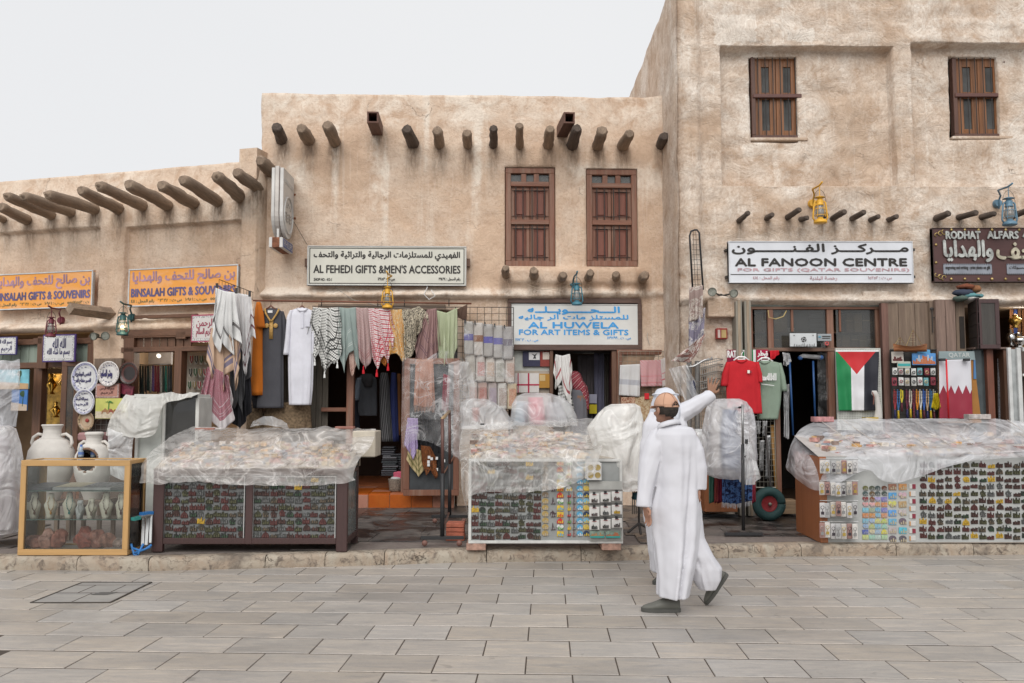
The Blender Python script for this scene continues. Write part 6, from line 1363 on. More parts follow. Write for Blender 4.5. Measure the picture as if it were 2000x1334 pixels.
s=slabt('small_picture',PC2,(1753,706,1779,719),.22,.02,plain((.45,.47,.40),.5),'small pale picture with a teal strip','picture',GK);m=MB();m.pbox(PC2,(1754,710,1778,715),.224,.22);m.build('teal_strip',plain((.05,.35,.35),.5),s)
GKR='packaged key rings on the souvenir grid'
pk=[(.6,.6,.58),(.25,.04,.06),(.15,.35,.38),(.62,.62,.6),(.5,.5,.48),(.4,.38,.36)]
for r_ in range(2):
 for i in range(7):
  x=1743+i*12.4+rnd(-1,1);y=(719,737)[r_]+rnd(-1,1);
  s=slabt('key_ring_packet',PC2,(x,y,x+9.5,y+14+r_*2),.2+rnd(0,.03),.012,plain(pk[(i*5+r_)%6],.3,0,.3,30.0),'small packaged key ring, %s from left, %s row of the souvenir grid'%(('first','second','third','fourth','fifth','sixth','seventh')[i],('upper','lower')[r_]),'key ring',GKR)
  m=MB();c=PC2.px(x+4.7,y+8,.235);m.tube([c+Vector((math.cos(t/8*6.283)*.018,0,math.sin(t/8*6.283)*.02))for t in range(9)],.005,5);m.build('charm',plain(((.03,.03,.03),(.25,.03,.05),(.5,.4,.2))[i%3],.3,.4),s)
GBD='bead strings on the souvenir grid'
bc_=[((.35,.03,.04),'red'),((.05,.15,.35),'blue and white'),((.6,.5,.03),'yellow'),((.15,.02,.05),'dark maroon'),((.55,.5,.42),'ivory'),((.17,.02,.05),'deep wine red'),((.65,.25,.02),'orange'),((.6,.6,.58),'white'),((.04,.13,.45),'bright blue'),((.5,.35,.22),'tan'),((.06,.2,.4),'steel blue'),((.45,.42,.35),'cream and grey')]
for i,(c_,nm)in enumerate(bc_):
 x=1748+i*6.6+(4 if i>2 else 0);L=rnd(36,44)if i != 2 else 24;m=MB();mt=plain(c_,.3,0,.2,20.0)
 pts=[PC2.px(x-1.6,762,.2),PC2.px(x-2.0,762+L*.6,.22),PC2.px(x,762+L,.22),PC2.px(x+2.0,762+L*.6,.22),PC2.px(x+1.6,762,.2)]
 full=[]
 for a,b in zip(pts,pts[1:]):
  for t in range(8):full.append(lerp(a,b,t/8))
 s=thing('bead_string',pts[2],'%s bead string on the souvenir grid'%nm,'bead string',GBD)
 for p in full:m.ball(p,.0095,6,4)
 m.build('beads',mt,s,True);m=MB();e=pts[2];m.ball(e-Vector((0,0,.012)),.014,8,5);m.tube([e,e-Vector((0,0,.03)),e-Vector((0,0,.12))],[.005,.012,.016],6);m.build('tassel',plain(((.03,.03,.1),(.5,.35,.02),(.1,.02,.03))[i%3],.7),s,True)
o=hang('tassel_bundle',PC2,[(1824,768),(1832,768)],[(1820,796),(1828,801),(1838,796)],cloth((.68,.55,.02),(.4,.3,.01),'stripe',(),.012),None,.25,7,.02,60,20,'thick bright yellow tassel bundle at the end of the bead strings','tassel bundle')
s=thing('souvenir_board',PC2.px(1870,830,.2),'leaning tan board with a grey-blue QATAR strip behind the maroon and white flag','board')
def quad(m,P,pts,off,th=.02):
 a=[P.px(x,y,off)for x,y in pts];b=[v-P.n*th for v in a];m.add(a+b,[(0,1,2,3),(7,6,5,4),(0,4,5,1),(1,5,6,2),(2,6,7,3),(3,7,4,0)])
m=MB();quad(m,PC2,((1834,826),(1917,826),(1902,700),(1834,700)),.2);m.build('tan_board',cloth((.36,.17,.05),(.3,.13,.03),'check',(),.03),s)
m=MB();quad(m,PC2,((1834,701),(1905,703),(1903,686),(1834,686)),.22);m.build('strip',plain((.24,.30,.31),.5),s)
text('QATAR',PC2,(1853,689,1894,699),.223,plain((.50,.53,.52),.5),s,.02);m=MB();quad(m,PC2,((1902,740),(1907,740),(1905,703),(1902,703)),.215);m.build('blue_edge',plain((.08,.2,.4),.5),s)
def qflag():
 t=NT('flag_cloth');sp=t.n('SeparateXYZ',Vector=t.tc('UV'));U,V=sp.outputs[0],sp.outputs[1]
 tri=t.math('ABSOLUTE',t.math('SUBTRACT',t.math('FRACT',t.math('ADD',t.math('MULTIPLY',U,4.3),.95)),.5))
 edge=t.math('ADD',.42,t.math('MULTIPLY',t.math('SUBTRACT',.5,tri),.30));c=t.mix(t.math('LESS_THAN',V,edge),(.60,.60,.64),(.27,.018,.04))
 return t.fin(Base_Color=c,Roughness=.6,Normal=t.bump(t.noise(t.tc('Object'),6,4),.4,.01))
flagthing(PC2,((1834,703),(1896,702)),((1835,818),(1900,818)),.26,qflag(),'maroon and white serrated flag on the leaning board',2,.01)
m=MB();m.tube([PC2.px(1848,702,.34),PC2.px(1853,818,.36)],.012,8);tag(m.build('red_pole',plain((.6,.02,.03),.4),None,True),'thin bright red pole in front of the maroon and white flag','pole')
for x in (1842,1890):m=MB();m.pbox(PC2,(x-5,700,x+5,705),.36,.3);tag(m.build('bulldog_clip',M_BLACK),'black clip at the top %s corner of the maroon and white flag'%('left' if x<1860 else 'right'),'clip')
P_=Plane(11.4);c=P_.px(1502,984);s=thing('hand_truck',(c.x,c.y,PZ),'hand truck with a green tyre and red hub parked at the low grid','hand truck');R_=c.z-PZ+.0
m=MB();rr=R_*.28;m.tube([(c.x+math.cos(t/24*6.2832)*(R_-rr),c.y,c.z+math.sin(t/24*6.2832)*(R_-rr))for t in range(25)],rr,10);m.build('tyre',plain((.02,.055,.055),.7,0,.2),s,True)
m=MB();m.lathe(c,[(0,-.02),(R_*.5,-.02),(R_*.56,.03),(R_*.4,.01),(0,.015)],20,axis=(0,-1,0));m.build('hub',plain((.25,.025,.03),.5),s,True)
m=MB();m.lathe(c+Vector((0,-.03,0)),[(0,0),(.022,0),(.02,.03),(0,.03)],12,axis=(0,-1,0));m.build('axle_cap',plain((.3,.27,.23),.4,.5),s,True)
m=MB();m.tube([c+Vector((.0,.1,0)),c+Vector((.06,.12,.2)),c+Vector((.02,.16,1.0))],.014,8);m.build('frame',M_IRON,s,True)
o=slabt('wooden_sill',Plane(11.9),(1524,978,1560,1004),.1,.3,wood((.30,.2,.12),'x',.7),'pale wooden sill beside the green tyre','sill')
# ---------------------------------------------------------------- left shop goods
TILEB=plain((.04,.035,.17),.3,0,.1);TILEW=plain((.62,.62,.60),.3,0,.08)
def calli(P,rc,off,col,ink,lab,body,border,lines=((.18,.82,.22,.78),),name='calligraphy_tile'):
 s=slabt(name,P,rc,off,.03,plain(border,.35),lab,'tile picture','framed calligraphy tiles');x0,x1,z0,z1=P.rect(rc,off);w_,h=x1-x0,z1-z0;t=min(w_,h)*.05
 panel(P,(x0+t,x1-t,z0+t,z1-t),off+.003,off,plain(tuple(c*.5+.25 for c in col),.35,0,.5,60.0),s,'border_strip',0,True)
 t *= 2.6;panel(P,(x0+t,x1-t,z0+t,z1-t),off+.005,off,plain(col,.3,0,.05),s,'glazed_field',0,True)
 for l,(a,b,c,d)in zip(body,lines):text(l,P,(lerp(x0,x1,a),lerp(x0,x1,b),lerp(z0,z1,c),lerp(z0,z1,d)),off+.007,ink,s,.02,ar=True,inrect=True)
 return s
BLUI=plain((.04,.035,.12),.35);REDI=plain((.33,.05,.09),.35)
calli(PA,(-22,658,32,693),.12,(.62,.62,.62),BLUI,'blue-lettered white calligraphy tile cut by the left picture edge',('بسم الله الرحمن','الرحيم بسم'),(.06,.05,.18),((.15,.85,.5,.85),(.15,.85,.12,.5)))
calli(PA,(83,653,147,707),.14,(.62,.62,.61),BLUI,'blue-bordered calligraphy tile hanging under the dark red lantern',('الله الله','بسم ما شاء الله'),(.07,.04,.17),((.32,.72,.5,.85),(.16,.84,.16,.5)))
calli(PA,(373,614,428,668),.14,(.60,.57,.55),REDI,'red-bordered calligraphy tile partly behind the white scarves',('الرحمن','الكريم السلام'),(.33,.05,.1),((.2,.8,.5,.84),(.2,.8,.18,.5)))
wiregrid('wire_grid_panel',PA,(168,728,250,850),8,12,.12,'wire grid carrying the round calligraphy plates','grid panel',.003,plain((.25,.24,.22),.5,.4))
panel(PA,(184,700,237,727),.12,.06,M_OLD,bA,'board');panel(PA,(158,720,250,1010),.04,.0,wood((.07,.045,.03),'z',.7),bA,'board')
def plate(x,y,r,off,rim,inner,ink,lab,word=None,ring=None):
 c=PA.px(x,y,off);R_=(PA.px(x+r,y,off)-c).length;s=thing('plate',c,lab,'plate','round decorated plates on the left grid');m=MB();ax=PA.n
 m.lathe(c,[(0,.0),(R_*.6,.0),(R_*.8,.012),(R_,.03),(R_*1.0,.022),(R_*.6,-.012),(0,-.012)],32,axis=ax);m.build('dish',plain(rim,.25,0,.1),s,True)
 m=MB();m.lathe(c+ax*.0135,[(R_*.80,.003),(R_*.93,.014)],32,axis=ax);m.build('patterned_rim',plain(ring or tuple(v*.5 for v in rim),.3,0,.9,45.0),s,True)
 m=MB();m.lathe(c+ax*.003,[(0,.0),(R_*.6,.0)],28,axis=ax);m.build('centre',plain(inner,.3,0,.1),s)
 if word:
  k=PA.k;hw=R_*.62/k
  for j,wd in enumerate(word):
   h=R_*.8/len(word);z=c.z+R_*.42-(j+1)*h+.0;text(wd,PA,(c.x-hw,c.x+hw,z,z+h*.9),off+.012,ink,s,.03,ar=True,inrect=True)
  m=MB()
  for sg in (-1,1):
   for i in range(5):t=(i-2)*.35;m.obox(c+ax*.013+Vector((math.sin(t)*R_*.66/k,0,sg*math.cos(t)*R_*.66)),Vector((.012,0,0)),Vector((0,.002,0)),Vector((0,0,.006)))
  m.build('floral_marks',ink,s)
 return s
plate(167.5,738,26.5,.2,(.6,.6,.6),(.6,.6,.6),BLUI,'largest blue and white calligraphy plate, top left on the grid',('النفس المطمئنة','الصبر مفتاح الفرج'),(.3,.3,.42))
plate(214,730,21,.24,(.62,.6,.58),(.62,.6,.58),BLUI,'white calligraphy plate with a few red strokes, between the blue one and the dark one',('وبشر الصابرين',),(.52,.48,.47))
plate(253,729,19,.2,(.09,.035,.03),(.03,.025,.025),None,'dark brown and red ringed plate',None,(.06,.05,.045))
plate(166,785,21,.22,(.6,.6,.6),(.6,.6,.6),BLUI,'medium blue and white calligraphy plate below the largest one',('بسم الله الرحمن','الرحيم'),(.35,.35,.45))
plate(170,822,16,.2,(.36,.25,.16),(.42,.32,.22),None,'small tan plate with a red emblem, lowest on the grid',None,(.25,.18,.1))
m=MB();m.ball(PA.px(170,821,.22),(.03,.006,.03),10,6);tag(m.build('emblem',plain((.3,.04,.03),.5),None,True),'red tree-shaped emblem on the small tan plate','emblem')
plate(204,838,22,.1,(.08,.055,.045),(.05,.035,.03),None,'dark brown plate half hidden behind the second white jar',None,(.12,.08,.06))
s=calli(PA,(186,749,233,778),.22,(.40,.20,.16),plain((.08,.03,.03),.4),'terracotta-pink calligraphy tile under the white plates',('بسم الله الرحمن','الرحيم'),(.25,.1,.08),((.2,.8,.5,.78),(.25,.75,.22,.5)))
m=MB();x0,x1,z0,z1=PA.rect((234,748,262,772),.15);m.poly(PA,[(x0,z1),(x1,lerp(z0,z1,.7)),(x1-.03,z0-.03),(x0,z0+.04)],.16,.13);tag(m.build('magenta_tile',plain((.18,.03,.05),.4,0,.4,20.0)),'tilted dark magenta tile beside the terracotta-pink one','tile')
s=slabt('camel_picture',PA,(186,778,249,818),.26,.02,plain((.52,.52,.14),.4,0,.15,4.0),'yellow-green tile picture of camels under a palm','picture');r_=PA.rect((187,779,248,817),.26)
def u2(a,b):return (lerp(r_[0],r_[1],a),lerp(r_[2],r_[3],b))
m=MB();m.poly(PA,[u2(0,0),u2(1,0),u2(1,.3),u2(0,.36)],.263,.26);m.build('sand',plain((.55,.48,.36),.5,0,.2,20.0),s)
for ox,sc,c_ in ((.2,1.1,(.32,.17,.08)),(.42,.9,(.28,.08,.05)),(.62,.95,(.30,.13,.07))):
 m=MB();sh=((0,.32),(.02,.32),(.04,.42),(.13,.42),(.16,.32),(.18,.32),(.18,.47),(.24,.5),(.26,.58),(.22,.6),(.19,.52),(.15,.52),(.1,.62),(.05,.52),(.0,.48));m.poly(PA,[u2(ox+a*sc,.3+(b-.4)*sc*.95)for a,b in sh],.266,.262);m.build('painted_camel',plain(c_,.5),s)
m=MB();m.poly(PA,[u2(.4,.4),u2(.43,.4),u2(.44,.8),u2(.41,.8)],.265,.262)
for i in range(7):a=i*.5-.1;m.poly(PA,[u2(.42,.8),u2(.42+.1*math.cos(a+.15),.78+.14*math.sin(a+.15)),u2(.42+.16*math.cos(a),.76+.12*math.sin(a))],.267,.263)
m.build('painted_palm',plain((.06,.2,.04),.5),s)
for rc,c1,c2,lab in (((-10,722,56,760),(.16,.42,.50),(.42,.28,.15),'seascape picture with a dark palm behind plastic at the left edge'),((22,761,53,802),(.05,.16,.42),(.45,.36,.28),'small deep-blue beach picture under the palm seascape')):
 s=slabt('beach_picture',PA,rc,.3,.02,plain(c1,.5,0,.3,4.0),lab,'picture');r_=PA.rect(rc,.3);m=MB();m.poly(PA,[u2(0,0),u2(1,0),u2(1,.28),u2(0,.4)],.303,.3);m.build('painted_sand',plain(c2,.6),s)
 m=MB();m.poly(PA,[u2(.7,.2),u2(.74,.2),u2(.77,.85),u2(.74,.85)],.304,.3);m.ball(PA.at(*u2(.76,.8),.3),(.06,.006,.05),8,5);m.build('painted_palm',plain((.03,.07,.03),.6),s)
PAI=Plane(PA.y0+.8,PA.b)
m=MB();m.pbox(PAI,(92,730,140,850),.1,.0);tag(m.build('gold_cloth_shelf',plain((.5,.30,.05),.5,0,.5,8.0)),'gold-lit shelf of brassware inside the leftmost shop','shelf')
for i,(x,y,h,r)in enumerate(((100,770,40,.09),(122,765,34,.07),(108,815,30,.1),(126,822,32,.07))):
 c=PAI.px(x,y,.3);H=(PAI.px(x,y-h,.3)-c).z;m=MB();m.lathe(c,[(0,0),(r*.7,0),(r*.3,H*.15),(r,H*.45),(r*.5,H*.65),(r*.25,H*.8),(r*.35,H),(0,H*1.02)],16);tag(m.build('brass_pot',plain((.6,.34,.07),.25,1.0),None,True),'brass pot in the leftmost shop, '+('upper left','upper right','lower left','lower right')[i],'pot')
PAS=Plane(PA.y0+.5,PA.b);GSN='bead strands hanging in the second left shop'
sc_=[((.02,.03,.025),'black'),((.03,.05,.04),'black-green'),((.05,.04,.035),'dark brown'),((.03,.06,.05),'dark green'),((.35,.33,.28),'cream'),((.13,.08,.2),'purple'),((.22,.03,.04),'red'),((.16,.02,.03),'dark red'),((.3,.28,.25),'pale grey'),((.03,.04,.03),'near-black'),((.02,.14,.1),'bright green'),((.04,.05,.05),'slate'),((.02,.02,.02),'jet black')]
m=MB();m.tube([PAS.px(268,713),PAS.px(335,711)],.01,6);tag(m.build('strand_rail',M_STEEL,None,True),'thin rail with pegs above the bead strands','rail')
for i,(c_,nm)in enumerate(sc_):
 x=274+i*5;hang('bead_strand',PAS,[(x-2,714),(x+2,714)],[(x-2.6,766+rnd(-4,5)),(x+2.6,768+rnd(-4,5))],plain(c_,.35,0,.4,50.0),None,.0,2,.012,8,20,'%s bead strand in the second left shop'%nm,'bead strand',GSN)
s=thing('necklace_display',PAS.px(385,770),'white tiers of necklaces on small stands in the second left shop','necklace display');m=MB();m.pbox(PAS,(352,688,420,772),-.1,-.15);m.build('backing',plain((.42,.38,.32),.7),s)
for r_i in range(3):
 for i in range(5):
  x,y=374+i*9.5-r_i*2,706+r_i*25;m=MB();loft('x',PAS,[(y-12,x-2.5,x+2.5,.03),(y-4,x-3.5,x+3.5,.05),(y+6,x-3,x+3,.04)],None,None,.05,10,sub=2,mb=m);m.build('stand',plain((.56,.54,.48),.5),s,True)
  m=MB();m.tube([PAS.px(x-2,y-11,.09),PAS.px(x-2.4,y-3,.1),PAS.px(x,y+3,.1),PAS.px(x+2.4,y-3,.1),PAS.px(x+2,y-11,.09)],.008,5);m.build('necklace',plain(((.3,.03,.04),(.04,.04,.03),(.05,.15,.06),(.35,.25,.1))[(i+r_i)%4],.4),s)
m=MB();m.pbox(Plane(PA.y0+1.4,PA.b),(258,684,334,712),0,-.05);tag(m.build('ceiling_panel',plain((.55,.55,.58),.4)),'pale glossy ceiling panel with a round lamp inside the second left shop','panel');m=MB();m.lathe(Plane(PA.y0+1.2,PA.b).px(310,695),[(0,0),(.04,0)],16,axis=(0,-1,-.4));tag(m.build('round_lamp',emis((1,.9,.75),1.3)),'small round ceiling lamp in the second left shop','lamp')
m=MB()
for i in range(24):m.ball(PA.px(257,686+i*4.2,-.1),.009,6,4)
o=m.build('light_string',emis((1,.75,.35),5.0));tag(o,'string of tiny warm lights down the door post of the second left shop','light string',None,'stuff')
CLAY=plain((.60,.57,.53),.8,0,.1,4.0,.004)
def jar(x,yb,ytop,hw,Y,lab,opening=False):
 b=W(x,yb,Y);t_=W(x,ytop,Y);H=t_.z-b.z;R_=(W(x+hw,yb,Y)-W(x,yb,Y)).x;s=thing('clay_jar',b,lab,'jar','white clay jars behind the glass case');n=48
 prof=[(0,0),(R_*.38,0),(R_*.45,H*.06),(R_*.72,H*.22),(R_*.93,H*.38),(R_,H*.52),(R_*.93,H*.66),(R_*.7,H*.78),(R_*.43,H*.83),(R_*.38,H*.87),(R_*.36,H*.93),(R_*.42,H*.975),(R_*.46,H*.99),(R_*.42,H),(R_*.33,H*.985),(R_*.3,H*.9),(0,H*.85)]
 m=MB();prof=[(lerp(p[0],q[0],k/4),lerp(p[1],q[1],k/4))for p,q in zip(prof,prof[1:])for k in range(4)]+[prof[-1]];m.lathe(b,prof,72)
 if opening:
  keep=[]
  for f in m.f:
   cx=sum(m.v[i][0]for i in f)/len(f)-b.x;cz=sum(m.v[i][2]for i in f)/len(f)-b.z-H*.6;cy=sum(m.v[i][1]for i in f)/len(f)-b.y
   keep.append(not (cy<0 and (cx/(R_*.6))** 2+(cz/(H*.17))** 2<1))
  m.f=[f for f,k in zip(m.f,keep)if k];m.mi=m.mi[:len(m.f)]
 o=m.build('body',CLAY,s,True)
 if opening:
  solid(o,.03);m=MB();m.ball((b.x,b.y+.02,b.z+H*.58),(R_*.8,R_*.8,H*.3),16,10);i_=m.build('dark_inside',plain((.05,.035,.03),.9),s,True)
  i_.data.flip_normals();bmx=bmesh.new();bmx.from_mesh(i_.data);bmesh.ops.delete(bmx,geom=[v for v in bmx.verts if v.co.y<-.06],context='VERTS');bmx.to_mesh(i_.data);bmx.free()
  pr_=sorted((q[1],q[0])for q in prof[8:-40]);pts=[Vector((b.x+math.cos(a)*R_*.61,b.y-math.sqrt(max(.0001,interp(pr_,H*.6+math.sin(a)*H*.175)[0]** 2-(math.cos(a)*R_*.61)** 2)),b.z+H*.6+math.sin(a)*H*.175))for a in [i/28*6.2832 for i in range(29)]];m=MB();m.tube(pts,.014,6);m.build('rim',plain((.20,.12,.08),.8),s,True)
 for hh,rr in ((.80,.56),(.82,.48)):m=MB();m.lathe(b+Vector((0,0,H*hh)),[(R_*rr*1.02,-.006),(R_*rr*1.05,0),(R_*rr*1.02,.006)],n);m.build('ring',CLAY,s,True)
 for sg in (-1,1):m=MB();m.tube([b+Vector((sg*R_*.4,0,H*.86)),b+Vector((sg*R_*.62,0,H*.875)),b+Vector((sg*R_*.84,0,H*.83)),b+Vector((sg*R_*.9,0,H*.76)),b+Vector((sg*R_*.82,0,H*.7))],.018,8);m.build('handle',CLAY,s,True)
 return s,b,H,R_
s,b,H,R_=jar(97,978,829,44,9.95,'large closed white clay jar behind the glass case');st_=b
s2,b2,H2,R2=jar(180,975,846,33,9.95,'smaller white clay jar with an open front holding water bottles',True)
for bb,rr,lab in ((b,.22,'stand hidden under the large jar'),(b2,.2,'stand hidden under the open jar')):
 s=thing('jar_stand',(bb.x,bb.y,PZ),'grey wooden '+lab.replace('hidden ',''),'stand');m=MB();m.box((bb.x-rr,bb.y-rr,bb.z-.04),(bb.x+rr,bb.y+rr,bb.z));m.build('top',M_OLDX,s)
 for sx in (-1,1):
  for sy in (-1,1):m=MB();m.box((bb.x+sx*rr*.85-.02,bb.y+sy*rr*.85-.02,PZ),(bb.x+sx*rr*.85+.02,bb.y+sy*rr*.85+.02,bb.z-.04));m.build('leg',M_OLD,s)
for x,lab in ((158,'upright blue-capped water bottle inside the open clay jar'),(182,'second blue-capped bottle lying deeper in the open clay jar')):
 c=W(x,893,9.78 if x == 158 else 9.9);s=thing('water_bottle',c,lab,'bottle');m=MB();m.lathe(c,[(0,0),(.028,0),(.03,.02),(.03,.07),(.026,.1),(.012,.12)],12);m.build('body',plain((.35,.42,.48),.15),s,True);m=MB();m.lathe(c,[(.031,.03),(.031,.06)],12);m.build('label_band',plain((.12,.2,.45),.4),s);m=MB();m.lathe(c,[(.014,.115),(.014,.14),(0,.14)],10);m.build('cap',plain((.1,.2,.55),.4),s)
slabt('folded_cloth',Plane(10.05),(150,845,205,862),0,.2,cloth((.35,.2,.2),(.45,.45,.1),'blot',(),.08),'pink and green printed fabric behind the open jar','fabric',bevel=.02)
# ---------------------------------------------------------------- glass case
VY=8.77;vx0,vx1=W(37,1000,VY).x,W(251,1000,VY).x;vz0,vz1=PZ+.003,W(150,899,VY).z;VD=.40;PINE=wood((.50,.30,.12),'x',.45,.5,.18,6.0);PINEZ=wood((.50,.30,.12),'z',.45,.5,.18,6.0)
vt=thing('glass_case',((vx0+vx1)/2,VY+VD/2,PZ),'pine-framed glass display case with necklaces and pink rocks','display case');T_=.058
for y in (VY,VY+VD-.04):
 for a,b in (((vx0,y,vz1-T_),(vx1,y+.04,vz1)),((vx0,y,vz0),(vx1,y+.04,vz0+T_))):m=MB();m.box(a,b);bev(m.build('frame_rail',PINE,vt),.003)
 for a,b in (((vx0,y,vz0+T_),(vx0+T_*.95,y+.04,vz1-T_)),((vx1-T_*.95,y,vz0+T_),(vx1,y+.04,vz1-T_))):m=MB();m.box(a,b);bev(m.build('frame_post',PINEZ,vt),.003)
for x in (vx0,vx1-.04):
 for z in (vz0,vz1-.04):m=MB();m.box((x,VY+.04,z),(x+.04,VY+VD-.04,z+.04));bev(m.build('side_rail',wood((.5,.3,.12),'y',.45,.5,.18,6.0),vt),.003)
GP_=glass((.98,1,.99),.7,.99,.03)
for a,b in (((vx0+.03,VY+.012,vz0+.03),(vx1-.03,VY+.018,vz1-.03)),((vx0+.01,VY+.02,vz0+.02),(vx0+.015,VY+VD-.02,vz1-.02)),((vx1-.015,VY+.02,vz0+.02),(vx1-.01,VY+VD-.02,vz1-.02)),((vx0+.04,VY+.04,vz1-.012),(vx1-.04,VY+VD-.04,vz1-.006))):m=MB();m.box(a,b);m.build('glass_sheet',GP_,vt)
m=MB();m.box((vx0+.04,VY+.04,vz0+.02),(vx1-.04,VY+VD-.04,vz0+.045));m.build('floor_board',plain((.26,.22,.19),.7),vt)
SH=[]
for yy in (958,1014):
 z=W(150,yy,VY+.05).z;SH.append(z);m=MB();m.box((vx0+.02,VY+.04,z-.008),(vx1-.02,VY+VD-.03,z));m.build('glass_shelf',glass((.85,.95,.92),.8,.95,.04),vt)
 m=MB();m.box((vx0+.02,VY+.036,z-.008),(vx1-.02,VY+.04,z));m.build('shelf_edge',plain((.12,.2,.18),.2),vt)
P_=Plane(VY+.07)
for i,(x0,x1,c_,lab)in enumerate(((47,102,(.09,.09,.1),'closed grey tray leftmost on the top shelf of the glass case'),(102,160,(.42,.36,.27),'silver-edged tray with a tan lid on the top shelf of the glass case'),(158,217,(.16,.16,.17),'tray of small dark rings on the top shelf of the glass case'),(215,246,(.13,.13,.13),'closed dark tray at the right of the top shelf'))):
 X0,X1=P_.px(x0,950).x,P_.px(x1,950).x-.008;z=SH[0];s=thing('jewellery_tray',((X0+X1)/2,VY+.2,z),lab,'tray');m=MB();th=.028
 m.add([(X0,VY+.07,z),(X1,VY+.07,z),(X1+.06,VY+.33,z),(X0+.06,VY+.33,z),(X0,VY+.07,z+th),(X1,VY+.07,z+th),(X1+.06,VY+.33,z+th+.03),(X0+.06,VY+.33,z+th+.03)],[(0,3,2,1),(4,5,6,7),(0,1,5,4),(1,2,6,5),(2,3,7,6),(3,0,4,7)]);bev(m.build('tray',plain((.4,.4,.4),.35,.6)if i in (1,2)else plain(c_,.5),s),.004)
 if i in (1,2):m=MB();m.add([(X0+.012,VY+.085,z+th+.004),(X1-.012,VY+.085,z+th+.004),(X1+.046,VY+.315,z+th+.031),(X0+.07,VY+.315,z+th+.031)],[(0,1,2,3)]);m.build('insert',plain(c_,.6,0,.9 if i == 2 else .1,50.0),s)
GBU='necklace busts in the glass case';IV=plain((.70,.65,.54),.6,0,.05)
nk=[(67,26,50,(.12,.06,.04),'dark wooden beads with an oval pendant'),(99,27,50,(.5,.25,.06),'amber beads'),(135,27,52,(.04,.2,.18),'turquoise drops'),(156,18,36,(.5,.5,.48),'thin silver chain on the smallest white bust'),(178,24,40,(.2,.15,.12),'layered brown strands'),(207,28,52,(.16,.1,.07),'long brown beads on the tallest bust'),(236,22,50,(.1,.05,.05),'dark beads with a pointed pendant')]
for (x,w_,h,c_,lab)in nk:
 P_=Plane(VY+.16);yb=1013;s=thing('necklace_bust',P_.px(x,yb),'ivory necklace bust with '+lab if 'bust' not in lab else 'ivory bust with '+lab,'necklace bust',GBU);k=w_/2
 loft('bust',P_,[(yb-h,x-3,x+6,.03),(yb-h*.9,x-5,x+7,.05),(yb-h*.75,x-k*.45,x+k*.5,.06),(yb-h*.55,x-k*.95,x+k,.09),(yb-h*.4,x-k*.8,x+k*.85,.1),(yb,x-k*.5,x+k*.45,.08)],IV if w_ != 18 else plain((.6,.6,.6),.5),s,0,20,sub=4)
 pts=[(x-2,yb-h*.84),(x-k*.42,yb-h*.62),(x-k*.3,yb-h*.4),(x,yb-h*.27),(x+k*.35,yb-h*.42),(x+k*.5,yb-h*.64),(x+6,yb-h*.84)]
 full=[]
 for a,b in zip(pts,pts[1:]):
  for t in range(4):full.append((lerp(a[0],b[0],t/4),lerp(a[1],b[1],t/4)))
 m=MB()
 for (a,b)in full:m.ball(P_.px(a,b,.06 if b>yb-h*.6 else .045),.0055,6,4)
 m.ball(P_.px(x,yb-h*.22,.062),(.012,.006,.018),8,5);m.build('necklace',plain(c_,.35),s,True)
GRK='pink rock lumps in the glass case'
for i,(x,y,rx,rz,c_,lab)in enumerate(((70,1052,14,13,(.40,.20,.16),'small round pink rock leftmost in the glass case'),(92,1048,16,18,(.45,.25,.2),'round pale pink rock second in the glass case'),(116,1045,14,20,(.40,.17,.13),'pointed pink rock third in the glass case'),(165,1046,18,20,(.36,.11,.08),'big deep red-pink rock with a white vein'),(190,1040,14,18,(.38,.17,.13),'pink rock behind the veined one'),(208,1050,16,16,(.42,.22,.17),'pale orange-pink rock right of the veined one'),(236,1055,14,11,(.45,.33,.29),'low whitish-pink rock at the right end'))):
 c=W(x,1066,VY+.2);c.z=vz0+.045;rr=rx/1700*9;rh=rz/1700*9;m=MB();m.ball((c.x,c.y,c.z+rh*.9),(rr,rr*.9,rh),14,10);sd=i*7.7
 m.v=[tuple(Vector(v)+(Vector(v)-Vector((c.x,c.y,c.z+rh)))*.45*nz(v[0]*14+sd,v[1]*14,v[2]*14))for v in m.v];m.v=[(a,b,max(z,c.z))for a,b,z in m.v]
 o=m.build('salt_rock',plain(c_,.45,0,.4,14.0,.004));tag(o,lab,'rock',GRK)
s=thing('folding_steps',W(275,1078,8.95),'folded aluminium step stool with blue feet beside the glass case','step stool');AL=plain((.42,.43,.43),.35,.7);BL=plain((.03,.16,.42),.5)
for a,b,w_ in (((281,1012),(279,1066),.03),((290,1005),(286,1064),.03),((296,1004),(294,1060),.025)):m=MB();m.bar(W(*a,8.98),W(*b,8.92),w_,.02);m.build('leg',AL,s)
m=MB();m.bar(W(262,1012,8.8),W(296,1004,9.0),.06,.02);bev(m.build('tread',AL,s),.004);m=MB();m.bar(W(259,1014,8.78),W(272,1011,8.84),.064,.03);m.build('tread_end',plain((.03,.22,.2),.5),s);m=MB();m.bar(W(276,1004,8.9),W(296,1001,9.0),.07,.03);m.build('tread_cover',BL,s)
for pts in ([(256,1062),(262,1084),(270,1082)],[(262,1080),(285,1072),(296,1064)],[(258,1070),(275,1076),(294,1068)],[(280,1062),(270,1082),(262,1090)]):m=MB();m.tube([W(x,y,8.82)for x,y in pts],.012,6);m.build('strap',BL,s,True)
s=thing('white_cabinet',W(330,1000,10.0),'white cabinet with a dark glass side behind the brown magnet stall','cabinet');P_=Plane(9.9)
for a,f,b in (((262,778,268,1020),.05,-.4),((314,786,320,1020),.03,-.4),((379,776,386,1020),.03,-.4),((262,770,386,777),.03,-.4)):m=MB();m.pbox(P_,a,f,b);bev(m.build('frame',plain((.56,.56,.53),.5),s),.004)
